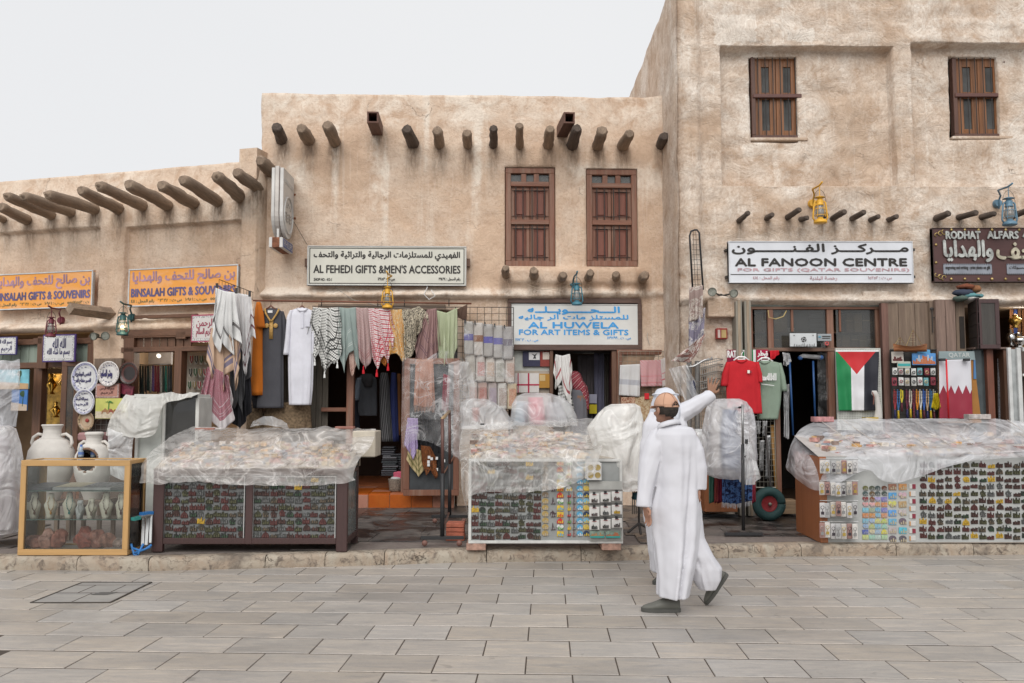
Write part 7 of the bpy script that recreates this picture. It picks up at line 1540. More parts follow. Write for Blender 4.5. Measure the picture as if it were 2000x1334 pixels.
m=MB();m.pbox(P_,(268,777,314,1020),.01,-.02);m.build('side_panel',plain((.50,.52,.49),.5),s);m=MB();m.pbox(P_,(320,777,379,1020),.005,-.01);m.build('dark_glass',glass((.35,.35,.35),1.2,.6,.05),s);m=MB();m.pbox(P_,(320,777,379,1020),-.3,-.33);m.build('back',M_DARK,s)
m=MB();m.pbox(P_,(320,850,379,853),-.02,-.3);m.build('shelf',M_BLACK,s)
for x in (328,379):m=MB();m.pbox(P_,(x-4,766,x+4,777),.08,.03);tag(m.build('bulldog_clip',M_BLACK),'%s black clip on the white sheet over the cabinet'%('left' if x<350 else 'right'),'clip')
# ---------------------------------------------------------------- plastic sheets, stalls and their magnets
def cat_(p0,p1,p2,p3,t):return .5*((2*p1)+(p2-p0)*t+(2*p0-5*p1+4*p2-p3)*t*t+(3*p1-p0-3*p2+p3)*t ** 3)
def spl(L,t):
 n=len(L)-1;i=min(int(t*n),n-1);k=t*n-i
 return cat_(L[max(i-1,0)],L[i],L[i+1],L[min(i+2,n)],k)
def sheet(name,rows,mat,label,nu=140,nv=90,wr=.02,seed=0,cat='plastic sheet',parent=None,ws=2.2,drapek=0.0):
 R=[[W(*p)for p in r]for r in rows];m=MB()
 def fn(u,v):
  col=[spl(r,u)for r in R];p=spl(col,v)
  a=nz(p.x*ws*1.6+2*nz(p.x,p.z,seed),p.z*ws+p.y*2,seed);b=abs(nz(p.x*ws*2.1+1.3*nz(p.z*2,p.x,seed+5),(p.z+p.y)*ws*1.2,seed+9));c=abs(nz(p.x*ws*5,(p.z+p.y)*ws*3 ,seed+3))
  o=wr*(a*1.2+1.6*(.35-b)+.5*(.3-c));f=drapek*math.sin(u*60+3*nz(u*4,v,seed))*v ** 2
  return p+Vector((.25*o,-.75*o-f,.65*o+.012))
 m.grid(fn,nu,nv);o=m.build(name,mat,parent,True)
 if parent is None:tag(o,label,cat)
 return o
ORD=('first','second','third','fourth','fifth','sixth','seventh','eighth','ninth','tenth','eleventh','twelfth','thirteenth')
def rs_(k):return random.Random(k)
def sky_outline(k):
 r=rs_(k);pts=[(-.5,0),(.5,0)];x=.5;n=r.choice((5,6,7));w_=1.0/n
 for i in range(n):h=r.uniform(.35,1.0);pts += [(x,h),(x-w_*.55,h*(1.1 if i%2 else .96)),(x-w_*.6,h*.55)]if i<n-1 else [(x,h),(x-w_*.9,h)];x -= w_
 pts.append((-.5,.3));return pts
def circ(n=12,rx=.45,rz=.45,c=(0,.5)):return [(c[0]+rx*math.cos(i/n*6.2832),c[1]+rz*math.sin(i/n*6.2832))for i in range(n)]
SHAPES=[('skyline',sky_outline(k))for k in (3,8,12,17,23)]+[('dome',[(-.5,0),(.5,0),(.5,.3),(.35,.65),(.1,.85),(0,1.05),(-.1,.85),(-.35,.65),(-.5,.3)]),('round',circ()),('coffee_pot',[(-.3,0),(.3,0),(.22,.2),(.36,.45),(.5,.7),(.3,.62),(.2,.8),(.08,.9),(0,1.08),(-.08,.9),(-.2,.8),(-.34,.75),(-.4,.4),(-.22,.2)]),('fort',[(-.5,0),(.5,0),(.5,.8),(.36,.8),(.36,.6),(.1,.6),(.1,.9),(-.1,.9),(-.1,.6),(-.36,.6),(-.36,.8),(-.5,.8)]),('square',[(-.48,0),(.48,0),(.48,.85),(-.48,.85)]),('heart',[(0,0),(.5,.5),(.42,.85),(.18,.9),(0,.72),(-.18,.9),(-.42,.85),(-.5,.5)]),('tower',[(-.3,0),(.3,0),(.1,.3),(.05,.95),(0,1.15),(-.05,.95),(-.1,.3)])]
def magnet_mesh(si,mats,w_=.07,h=.058,inner=True):
 nm,o=SHAPES[si];n=len(o);vs=[(x*w_,0,z*h)for x,z in o]+[(x*w_,-.008,z*h)for x,z in o]
 fs=[tuple(range(n,2*n)),]+[(i,(i+1)%n,(i+1)%n+n,i+n)for i in range(n)];mi=[0]*len(fs)
 if inner:     # raised relief of smaller blocks
  for k in range(3):
   x=(-.28+.27*k)*w_;hh=h*(.28,.5,.34)[(k+si)%3];b=len(vs);vs += [(x,-.008,h*.06),(x+.16*w_,-.008,h*.06),(x+.16*w_,-.013,h*.06+hh*.0+.004),(x,-.013,h*.06+.004),(x,-.008,h*.08+hh),(x+.16*w_,-.008,h*.08+hh),(x+.16*w_,-.013,h*.06+hh),(x,-.013,h*.06+hh)]
   fs += [(b,b+1,b+2,b+3),(b+3,b+2,b+6,b+7),(b+7,b+6,b+5,b+4),(b+1,b+5,b+6,b+2),(b,b+3,b+7,b+4)];mi += [1]*5
 me=bpy.data.meshes.new(nm+'_magnet');me.from_pydata(vs,[],fs)
 for m_ in mats:me.materials.append(m_)
 me.polygons.foreach_set('material_index',mi);me.update();return me
def mm(c,r=.45,mt=.25):return plain(c,r,mt,.35,60.0)
DARKS=[((.05,.028,.024),'dark brown'),((.045,.045,.026),'olive'),((.08,.03,.028),'red-brown'),((.075,.078,.075),'pewter'),((.03,.035,.03),'black-green'),((.055,.05,.04),'bronze')]
HI=[mm((.09,.05,.043)),mm((.10,.10,.055)),mm((.12,.05,.045)),mm((.15,.15,.15)),mm((.05,.085,.05)),mm((.13,.10,.07))]
GOLDMG=(mm((.55,.35,.05),.35,.5),mm((.62,.42,.08),.3,.6))
MAGM={}
def magnet_at(si,ci,pos,lab,grp,kind='skyline_magnet',mats=None,w_=.07,h=.058,stuff=None,cat='fridge magnet'):
 key=(si,ci,w_,h)
 if key not in MAGM:MAGM[key]=magnet_mesh(si,mats or (mm(DARKS[ci][0]),HI[ci]),w_,h)
 if stuff is not None:stuff.append((MAGM[key],pos));return
 o=bpy.data.objects.new(kind,MAGM[key]);COL.objects.link(o);o.location=pos;o.rotation_euler=(0,rnd(-.06,.06),0);tag(o,lab,cat,grp)
def join_stuff(items,name,lab,parent=None):
 m=MB();mats=[]
 for me,pos in items:
  ms=list(me.materials);ids=[]
  for x in ms:
   if x not in mats:mats.append(x)
   ids.append(mats.index(x))
  b=len(m.v);m.v += [(v.co.x+pos[0],v.co.y+pos[1],v.co.z+pos[2])for v in me.vertices];m.uv += [(0,0)]*len(me.vertices)
  for p in me.polygons:m.f.append(tuple(i+b for i in p.vertices));m.mi.append(ids[p.material_index])
 o=m.build(name,mats,parent);return tag(o,lab,'fridge magnets',None,'stuff')
def dark_grid(P,x0,x1,y0,y1,cols,rows,off,where,indiv,gold=(),pewter=.2):
 st_=[]
 for j in range(rows):
  for i in range(cols):
   x=lerp(x0,x1,(i+.5)/cols)+rnd(-1.2,1.2);y=lerp(y0,y1,(j+1)/rows)-1.5+rnd(-1,1)+(i%3)*.8
   g_=(i,j)in gold;si=random.choice((0,1,2,3,4,0,1,2,3,5,8,7,6));ci=random.choice((0,1,2,0,1,2,3,4,5));p=P.px(x,y,off)
   nm=SHAPES[si][0].replace('_',' ')
   if g_:ci=9
   lab='%s %s magnet on %s, %s row, %s column'%('bright gold' if g_ else DARKS[ci][1],nm,where,ORD[j],ORD[i])
   magnet_at(si,ci,p,lab,'souvenir magnets on '+where,'gold_magnet' if g_ else 'skyline_magnet',GOLDMG if g_ else None,.076,.07,None if indiv(i,j)else st_)
 return st_
FELT=plain((.16,.165,.165),.95,0,.12,20.0)
def crumple(m,P0,P1,n,zf,cols,sz=.05,seed=0):
 """rows of small goods lying on a stall top; zf(x, y) gives the height"""
 r=rs_(seed)
 for i in range(n):
  x,y=r.uniform(P0[0],P1[0]),r.uniform(P0[1],P1[1]);z=zf(x,y);s_=sz*r.uniform(.5,1.2);a=r.uniform(0,3)
  m.obox((x,y,z+s_*.2),Vector((math.cos(a),math.sin(a),0))*s_*.6,Vector((-math.sin(a),math.cos(a),0))*s_*.45,Vector((0,0,1))*s_*.3,r.randrange(cols))
GOODS=[plain(c,.5,0,.3,20.0)for c in ((.55,.44,.28),(.5,.27,.24),(.65,.6,.54),(.6,.36,.15),(.3,.33,.38),(.66,.56,.44),(.25,.18,.15),(.6,.52,.5))]
STALLW=wood((.055,.026,.024),'z',.5,.6,.2)
# --- brown stall
SB=Plane(8.99);sx0,sx1=SB.px(298,1000).x,SB.px(678,1000).x;sb=thing('magnet_stall',((sx0+sx1)/2,9.3,PZ),'dark brown wooden stall with two magnet panels under crumpled plastic','stall');zt_=SB.px(500,915).z;zb_=SB.px(500,1063).z;YB2=9.64
for x0,x1,y in ((298,319,0),(657,678,0),(479,493,0)):m=MB();X0,X1=SB.px(x0,1000).x,SB.px(x1,1000).x;m.box((X0,8.99,PZ if x0 != 479 else zb_),(X1,9.05,zt_));bev(m.build('post',STALLW,sb),.004)
for x in (sx0,sx1-.07):m=MB();m.box((x,YB2-.06,PZ),(x+.07,YB2,zt_+.1));m.build('post',STALLW,sb)
for a,b in (((sx0+.11,8.995,zb_-.0),(sx1-.11,9.04,zb_+.06)),((sx0+.11,8.995,zt_-.07),(sx1-.11,9.04,zt_)),((sx1-.05,9.05,zb_),(sx1,YB2-.06,zb_+.06)),((sx1-.05,9.05,zt_-.06),(sx1,YB2-.06,zt_))):m=MB();m.box(a,b);bev(m.build('rail',STALLW,sb),.004)
m=MB();m.box((sx0+.1,9.035,zb_+.05),(sx1-.1,9.05,zt_-.05));m.build('felt_board',FELT,sb)
m=MB();m.box((sx1-.03,9.05,zb_+.06),(sx1-.015,YB2-.06,zt_-.06));m.build('side_glass',plain((.17,.2,.2),.15,0,.2),sb);m=MB();m.box((sx0+.05,9.05,zb_+.02),(sx1-.05,YB2,zb_+.03));m.build('bottom_board',STALLW,sb)
m=MB();m.add([(sx0,9.0,zt_),(sx1,9.0,zt_),(sx1,YB2+.1,zt_+.22),(sx0,YB2+.1,zt_+.22),(sx0,9.0,zt_-.02),(sx1,9.0,zt_-.02),(sx1,YB2+.1,zt_-.02),(sx0,YB2+.1,zt_-.02)],[(0,1,2,3),(0,4,5,1),(1,5,6,2),(2,6,7,3),(3,7,4,0)]);m.build('sloping_top',plain((.35,.3,.24),.7),sb)
for fx0,fx1 in ((320,478),(494,656)):m=MB();frame_rect(m,SB,*SB.rect((fx0,930,fx1,1053),-.03),.008,-.02,-.04);m.build('metal_edge',ALU,sb)
st1=dark_grid(SB,322,478,928,1052,10,9,-.042,"the brown stall's left panel",lambda i,j:j >= 4,{(4,6)});st2=dark_grid(SB,495,654,928,1052,10,9,-.042,"the brown stall's right panel",lambda i,j:False,{(5,1),(7,0)})
join_stuff(st1+st2,'magnets',"rest of the small dark magnets on the brown stall's panels")
m=MB();crumple(m,(sx0+.05,9.05),(sx1-.05,9.7),420,lambda x,y:zt_-.01+.34*(y-9.0),8,.06,5);o=m.build('trinket_heap',GOODS);tag(o,'mixed small souvenirs heaped on the brown stall under plastic','trinkets',None,'stuff')
m=MB();m.pbox(Plane(9.62),(688,842,733,893),.1,-.3);s=bev(m.build('white_bin',plain((.5,.45,.37),.6)),.01);tag(s,'cream bin at the right end of the brown stall top','bin')
sheet('plastic_sheet',[[(378,838,9.85),(460,841,9.85),(560,838,9.85),(650,838,9.85),(734,840,9.8)],[(335,856,9.6),(450,853,9.55),(560,855,9.55),(650,850,9.55),(732,856,9.55)],[(300,884,9.3),(400,878,9.25),(540,886,9.25),(640,880,9.25),(722,878,9.3)],[(278,908,8.98),(390,912,8.93),(520,912,8.93),(640,912,8.93),(700,902,9.02)],[(276,932,8.93),(390,934,8.92),(520,930,8.92),(640,932,8.92),(690,930,8.95)],[(272,949,8.9),(380,946,8.9),(470,952,8.9),(600,953,8.9),(694,941,8.92)]],film(.36,seed=1.0,wr=.45,tint=(.91,.88,.85)),'crumpled clear plastic sheet over the brown stall',190,110,.035,3)
for x0,x1,y0 in ((380,418,836),(654,690,833)):slabt('wood_weight',Plane(9.85),(x0,y0,x1,y0+5),.1,.12,wood((.3,.13,.1),'x',.6),'short red-brown wooden strip weighing down the %s of the brown stall\'s plastic'%('left end' if x0<500 else 'right end'),'wood strip')
# --- grey stall
SG=Plane(9.1);gx0,gx1=SG.px(915,1000).x,SG.px(1216,1000).x;sg=thing('magnet_stall',((gx0+gx1)/2,9.4,PZ),'white-framed grey magnet board stall in the centre under plastic','stall');zt_=SG.px(1000,896).z;zb_=SG.px(1000,1061).z
WF=plain((.55,.55,.53),.5,0,.15,8.0);m=MB();m.box((gx0,9.1,zb_),(gx1,9.12,zt_));m.build('board',plain((.27,.28,.275),.8,0,.1),sg)
m=MB();frame_rect(m,SG,gx0,gx1,zb_,zt_,.03,.02,-.02);bev(m.build('frame',WF,sg),.003);m=MB();m.box((gx0,9.13,zb_),(gx0+.03,9.75,zt_));m.box((gx1-.03,9.13,zb_),(gx1,9.75,zt_));m.build('side_board',WF,sg)
m=MB();m.add([(gx0,9.1,zt_+.002),(gx1,9.1,zt_+.002),(gx1,9.85,zt_+.22),(gx0,9.85,zt_+.22)],[(0,1,2,3)]);m.build('sloping_top',plain((.38,.34,.29),.7),sg)
for x in (gx0+.08,gx1-.12):m=MB();m.box((x-.1,9.08,PZ),(x+.1,9.75,zb_-.0));o=bev(m.build('support_block',plain((.36,.22,.17),.8,0,.3,20.0)),.006);tag(o,'pinkish block under the %s end of the grey stall'%('left' if x<0 else 'right'),'block')
o=dark_grid(SG,921,1057,898,1054,9,12,.002,'the grey stall',lambda i,j:True,{(2,1),(0,7),(7,2),(7,0)})
CM={}
def cmag(P,x,y,si,col,lab,off=.002,w_=.075,h=.065,hi=None,kind='colourful_magnet',grp=None):
 key=(si,col,w_,h,hi)
 if key not in CM:CM[key]=magnet_mesh(si,(plain(col,.35,0,.15,30.0),plain(hi or tuple(min(.8,c*.5+.2)for c in col),.35)),w_,h)
 o=bpy.data.objects.new(kind,CM[key]);COL.objects.link(o);o.location=P.px(x,y,off);o.rotation_euler=(0,rnd(-.06,.06),0);tag(o,lab,'fridge magnet',grp or 'colourful souvenir magnets')
 return o
YE,RD,BU,WH_,GN,OR_=(.60,.42,.05),(.50,.05,.04),(.10,.33,.52),(.6,.6,.58),(.12,.3,.08),(.5,.2,.07)
for j in range(12):
 y=909+j*12.6
 cmag(SG,1065,y,7 if j<3 else 6,(.38,.27,.1)if j>5 else (.2,.15,.1),('gold' if j>5 else 'brown')+' round or pot magnet in the gold column of the grey stall, %s from top'%ORD[j]);
 if j%2 == 0:cmag(SG,1080,y,11 if j%4 else 7,(.07,.045,.05),'dark figure magnet right of the gold column on the grey stall, level %s'%ORD[j])
 for x,si,c1,c2,nm in ((1094,(9,5,10,9)[j%4],(YE,RD,WH_,YE)[j%4],(RD,YE,GN,BU)[j%4],'first bright'),(1111,(5,11,5,11)[j%4]if j<5 else 11,(WH_,RD,YE,(.10,.03,.03))[j%4]if j<5 else ((.12,.03,.03),YE,(.06,.06,.065))[j%3],(GN,YE,RD)[j%3],'second bright'),(1121,11,((.06,.06,.06),(.2,.04,.03))[j%2],None,'tower'),(1132,6,BU,WH_,'blue round'),(1145,6,((.2,.42,.55),(.55,.42,.12),(.03,.05,.1))[j%3],YE,'pale round')):
  if nm == 'tower' and j<5:continue
  cmag(SG,x,y,si,c1,'%s-column colourful magnet on the grey stall, %s from top'%(nm,ORD[j]),hi=c2,w_=.07 if si != 11 else .05,h=.062)
CW=plain((.58,.57,.55),.4,0,.06,20.0);rk=thing('card_rack',SG.px(1182,1056,.05),'grey board on the right of the grey stall with rows of white cards','rack');m=MB();m.pbox(SG,(1151,940,1215,1056),.04,.02);m.build('board',plain((.36,.36,.34),.6),rk)
for j in range(3):
 m=MB();m.pbox(SG,(1151,956+j*27,1216,959+j*27),.045,.04);m.build('rail',plain((.2,.19,.18),.6),rk)
 for i in range(3):
  x,y=1151+i*22,964+j*26-i*2;s=slabt('magnet_card',SG,(x,y,x+20,y+19),.085+.01*i,.01,CW,'white card with a %s magnet, %s row, %s'%('gold' if (i,j)== (2,1)else 'dark metal',('top','middle','bottom')[j],('left','centre','right')[i]),'card','white magnet cards on the grey stall')
  o=bpy.data.objects.new('card_magnet',magnet_mesh((i+j)%5,GOLDMG if (i,j)== (2,1)else (mm(DARKS[(i+j*2)%6][0]),HI[3]),.06,.045));COL.objects.link(o);o.parent=s;o.location=Vector(SG.px(x+10,y+17,.087+.01*i))-ORG[s.name]
  m=MB();m.pbox(SG,(x+7,y-3,x+12,y+2),.1+.01*i,.08);m.build('hook',M_BLACK,s);m=MB();m.pbox(SG,(x+6,y+1.5,x+14,y+3),.088+.01*i,.08);m.build('red_print',plain((.45,.12,.12),.5),s)
for x0,y0 in ((1143,902),(1146,904)):
 s=slabt('coin_card',SG,(x0,y0,x0+29,y0+34),.09 if x0 == 1146 else .07,.01,CW,'white card with four gold coins' if x0 == 1146 else 'card half hidden behind the four-coin card','card')
 if x0 == 1146:
  for a,b in ((7.5,9),(21.5,9),(7.5,24),(21.5,24)):m=MB();c=SG.px(x0+a,y0+b,.092);m.lathe(c,[(0,.005),(.02,.005),(.023,.006),(.028,.006),(.03,.003),(.03,0)],18,axis=(0,-1,0));m.build('coin',plain((.40,.30,.12),.35,.5),s)
for k,x0 in enumerate((1152,1183)):s=slabt('long_plaque',SG,(x0,1037,x0+29,1051),.07,.015,plain((.2,.27,.22),.5,0,.3,20.0),'%s of two long painted skyline plaques low on the grey stall'%('left','right')[k],'plaque');skyline(SG,(x0+2,1039,x0+27,1049),.075,plain(((.35,.2,.1),(.4,.13,.06))[k],.5),s,10,seed=k+3);m=MB();m.pbox(SG,(x0+1,1047,x0+28,1050.5),.077,.07);m.build('painted_water',plain((.03,.28,.25),.5),s)
m=MB();crumple(m,(gx0+.03,9.13),(gx1-.35,9.82),380,lambda x,y:zt_-.01+.33*(y-9.1),8,.06,8);o=m.build('trinket_heap',GOODS);tag(o,'mixed small souvenirs on the grey stall under plastic','trinkets',None,'stuff')
sheet('plastic_sheet',[[(902,838,10.0),(960,830,10.0),(1040,824,10.0),(1110,822,10.0),(1180,818,9.9)],[(899,856,9.8),(960,850,9.7),(1040,846,9.7),(1110,844,9.7),(1180,840,9.7)],[(897,880,9.5),(950,872,9.4),(1040,870,9.4),(1110,868,9.4),(1178,864,9.4)],[(899,905,9.2),(945,893,9.03),(1040,890,9.02),(1110,890,9.02),(1172,888,9.02)],[(902,960,9.2),(925,925,9.04),(1040,926,9.0),(1110,922,9.0),(1165,915,9.0)],[(914,1012,9.2),(922,970,9.05),(1030,965,9.02),(1100,955,9.0),(1160,930,9.0)]],film(.32,seed=4.0,wr=.45,tint=(.91,.90,.88)),'crumpled clear plastic sheet over the grey stall',170,110,.035,11)
def tarp(rows,Y,mat,lab,off=0,famp=.06,name='plastic_cover',folds=7,seed=1,cat='plastic cover'):
 P_=Plane(Y);m=MB();loft('x',P_,rows,None,None,off,72,folds,famp,seed,caps=False,sub=8,mb=m)
 v=[]
 for p in m.v:
  p=Vector(p);a=nz(p.x*5+nz(p.z*3,p.x,seed),p.z*3,seed)*.03+(.25-abs(nz(p.x*9,p.z*6,seed+3)))*.03;v.append(tuple(p+Vector((.4*a,-a,.3*a))))
 m.v=v;n=72;m.add([m.v[i]for i in range(n)],[tuple(range(n))]);o=m.build(name,mat,None,True);return tag(o,lab,cat)
tarp([(789,1195,1238,.3),(794,1184,1250,.42),(808,1168,1256,.5),(835,1150,1259,.55),(870,1160,1260,.55),(905,1166,1262,.5),(935,1172,1264,.46),(957,1182,1252,.4)],9.35,film(.78,seed=9.0,wr=.25,tint=(.95,.945,.92)),'tall milky plastic cover on the right end of the grey stall',seed=4)
tarp([(768,1022,1078,.2),(774,1008,1096,.35),(790,1000,1112,.45),(812,998,1122,.5),(832,996,1126,.5)],10.3,film(.4,seed=12.0,wr=.35),'low milky plastic hump over pink clothes behind the grey stall',seed=7)
tarp([(779,912,950,.25),(786,900,965,.4),(800,898,985,.45),(824,902,1000,.5),(838,900,1010,.5)],10.3,film(.42,seed=14.0,wr=.4),'milky plastic hump at the left rear of the grey stall',seed=9)
for rows,c_,lab in (([(776,1032,1060,.2),(800,1030,1064,.3),(830,1036,1066,.3)],(.60,.12,.16),'heap of pink-red cloth under the low plastic hump'),([(784,1010,1030,.2),(830,1004,1032,.3)],(.35,.42,.48),'pale blue cloth under the low plastic hump'),([(786,1066,1096,.2),(830,1066,1110,.3)],(.45,.45,.47),'grey cloth under the low plastic hump'),([(796,922,936,.1),(824,924,938,.14)],(.45,.14,.1),'red-brown cloth roll under the left plastic hump')):
 tag(loft('folded_cloth',Plane(10.32),rows,cloth(c_),None,0,24,4,.06,2,sub=5),lab,'cloth')
m=MB();m.pbox(Plane(9.95),(938,827,946,830),.1,.05);tag(m.build('bulldog_clip',M_BLACK),'small black clip at the back left corner of the grey stall','clip')
s=thing('hanger_stand',W(1243,1044,10.0),'dark stand full of thin hangers right of the grey stall','stand');m=MB()
for i in range(6):m.tube([W(1236+i*3.6,950,9.9),W(1235+i*3.8,1004,9.9)],.007,5)
m.build('hangers',plain((.2,.19,.18),.4,.5),s);m=MB();m.tube([W(1247,948,9.9),W(1248,1024,9.9)],.012,6)
for dx,y in ((-22,1042),(4,1046),(22,1036)):m.tube([W(1248,1022,9.9),W(1248+dx,y-2,9.85)],.014,6)
m.build('foot',M_IRON,s)
for rows,c_,lab,nm in (([(930,1218,1240,.1),(945,1215,1254,.2),(958,1220,1250,.14)],(.72,.16,.02),'bright orange cloth hanging at the corner of the milky cover','orange_cloth'),([(962,1236,1266,.12),(975,1234,1270,.15)],(.03,.08,.1),'dark teal bag under the orange cloth','bag')):tag(loft(nm,Plane(9.7),rows,cloth(c_),None,0,24,5,.12,2,sub=4),lab,'cloth' if 'cloth' in nm else 'bag')
m=MB();m.tube([W(1217,944,9.5),W(1222,938,9.5),W(1228,946,9.5)],.01,6);tag(m.build('bulldog_clip',M_BLACK),'black clip holding the milky cover above the hangers','clip')
# --- right stall
SR=Plane(9.6);rx0,rx1=SR.px(1601,1000).x,SR.px(2120,1000).x;zt_=SR.px(1800,892).z;zb_=SR.px(1800,1055).z;bx=W(1552,1000,10.55).x
sr=thing('magnet_stall',((rx0+rx1)/2,10.0,PZ),'wide stall at the right with orange-brown side and grey magnet board','stall');PAN=wood((.32,.115,.045),'z',.5,.5,.2,5.0)
m=MB();m.add([(rx0,9.6,PZ),(rx0,9.6,zt_),(rx0+.03,9.6,PZ),(rx0+.03,9.6,zt_),(bx,10.5,PZ),(bx,10.5,zt_),(bx+.03,10.5,PZ),(bx+.03,10.5,zt_)],[(0,1,3,2),(4,6,7,5),(0,4,5,1),(2,3,7,6),(1,5,7,3),(0,2,6,4)]);m.build('side_panel',PAN,sr)
m=MB();m.box((rx0+.03,9.6,zb_-.02),(rx1,9.63,zt_));m.build('board',plain((.40,.41,.40),.7,0,.08),sr);m=MB();m.box((rx0,9.585,PZ),(rx0+.08,9.6,zt_));bev(m.build('front_post',PAN,sr),.003);m=MB();m.box((rx0+.08,9.59,PZ),(rx1,9.66,zb_-.02));m.build('plinth',plain((.33,.29,.25),.8),sr)
m=MB();m.add([(rx0,9.6,zt_+.002),(rx1,9.6,zt_+.002),(rx1,10.5,zt_+.2),(bx,10.5,zt_+.2)],[(0,1,2,3)]);m.build('sloping_top',plain((.45,.42,.4),.7),sr)
dark_grid(SR,1795,2010,900,1053,13,11,.002,'the right stall',lambda i,j:True,{(1,2),(5,2),(8,2),(4,4),(1,5),(3,5),(9,5),(0,8),(5,8),(6,10),(9,10),(8,0)})
GKC='packaged key rings on the right stall'
for j,(ya,hh)in enumerate(((900,26),(942,26),(981,29),(1022,30))):
 m=MB();m.tube([SR.px(1601,ya-3,.06),SR.px(1676,ya-3,.06)],.006,6);m.build('card_rail',M_STEEL,sr)
 for i in range(7):
  x=1601+i*10.6+rnd(-1,1);y=ya+rnd(-2,2);dk=(i+j)%5 == 4;col=((.60,.58,.55),(.5,.47,.43),(.56,.55,.55),(.33,.2,.18),(.42,.42,.42))[(i*2+j)%5]
  s=slabt('key_ring_card',SR,(x,y,x+10.5,y+hh),.09+rnd(0,.05),.01,plain(col,.35,0,.1,30.0),'%s key ring card, %s from left, %s row, right stall'%('pale' if sum(col)>1.2 else 'dark',('first','second','third','fourth','fifth','sixth','seventh')[i],('top','upper middle','lower middle','bottom')[j]),'key ring',GKC)
  c=SR.px(x+5.2,y+hh*.45,.155);m=MB();m.tube([c+Vector((math.cos(t/10*6.283)*.018,0,.02+math.sin(t/10*6.283)*.018))for t in range(11)],.003,5);m.tube([c,c-Vector((0,0,.025))],.003,4);m.obox(c-Vector((0,0,.04)),Vector((.016,0,0)),Vector((0,.003,0)),Vector((0,0,.016)));m.build('key_ring',plain(((.3,.3,.3),(.45,.32,.08),(.06,.05,.06))[(i+j)%3],.35,.5),s)
cols=[(1690,((6,(.13,.13,.05)),(6,(.07,.1,.1)),(10,(.2,.05,.05)),(10,(.55,.3,.3)),(9,(.2,.45,.55)),(9,(.5,.22,.1)),(9,(.2,.4,.5)),(6,(.25,.35,.5)),(9,(.1,.13,.35)),(9,(.45,.5,.2)))),(1703,((6,(.08,.09,.06)),(6,(.13,.09,.05)),(7,(.2,.08,.04)),(10,(.6,.35,.35)),(9,(.3,.35,.25)),(9,(.5,.25,.1)),(6,(.3,.4,.55)),(5,(.4,.45,.2)),(6,(.5,.45,.3)),(9,(.3,.5,.4)))),(1714,((6,(.06,.08,.08)),(6,(.08,.1,.1)),(10,(.35,.3,.5)),(6,(.5,.28,.15)),(6,(.15,.35,.5)),(6,(.2,.38,.5)),(5,(.5,.5,.2)),(9,(.2,.4,.5)),(5,(.3,.4,.5)),(9,(.4,.5,.45)))),(1727,((6,(.12,.05,.03)),(6,(.06,.08,.07)),(9,(.2,.18,.4)),(9,(.5,.22,.12)),(9,(.2,.2,.45)),(9,(.5,.25,.15)),(5,(.45,.5,.15)),(5,(.3,.5,.4)),(5,(.55,.5,.1)),(9,(.35,.5,.3))))]
for x,L in cols:
 for j,(si,c_)in enumerate(L):cmag(SR,x,958+j*10.6,si,c_,'small %s magnet on the right stall, %s crowded column, %s from top'%('round' if si == 6 else 'heart-shaped' if si == 10 else 'square picture' if si == 9 else 'domed',ORD[(1690,1703,1714,1727).index(x)],ORD[j]),w_=.066,h=.055,grp='small coloured magnets on the right stall')
for x,L in ((1743,((9,(.3,.15,.1)),(9,(.1,.3,.55)),(10,(.5,.5,.15)),(9,(.12,.3,.6)),(9,(.15,.35,.5)),(9,(.4,.35,.35)),(6,(.12,.1,.12)))),(1763,((9,(.5,.25,.1)),(10,(.5,.35,.4)),(9,(.4,.28,.15)),(10,(.45,.4,.4)),(6,(.14,.11,.14)),(9,(.1,.4,.5)),(6,(.1,.09,.11))))):
 for j,(si,c_)in enumerate(L):cmag(SR,x,957+j*17,si,c_,'larger %s magnet on the right stall, %s wide column, %s from top'%('round' if si == 6 else 'heart-shaped' if si == 10 else 'framed picture',('left','right')[x>1750],ORD[j]),w_=.09,h=.078,hi=(.4,.35,.25),grp='larger coloured magnets on the right stall')
for j in range(8):
 y=945+j*14.5;c_=(.5,.48,.45)if j%2 else (.22,.03,.05);s=slabt('flag_magnet',SR,(1776,y,1789,y+10),.01,.008,plain((.55,.54,.52),.4),'%s flag magnet on the right stall, %s from top'%('maroon and white' if j%2 == 0 else 'white boat-marked',ORD[j]),'fridge magnet','flag magnets on the right stall');m=MB();m.pbox(SR,(1782,y+.5,1788.5,y+9.5)if j%2 == 0 else (1776.5,y+.5,1779,y+9.5),.013,.01);m.build('colour_block',plain((.22,.03,.05)if j%2 == 0 else (.5,.25,.1),.4),s)
m=MB();crumple(m,(bx+.1,9.65),(rx1,10.45),220,lambda x,y:zt_-.02+.27*(y-9.6),8,.07,12);o=m.build('trinket_heap',GOODS);tag(o,'mixed small souvenirs on the right stall under plastic','trinkets',None,'stuff')
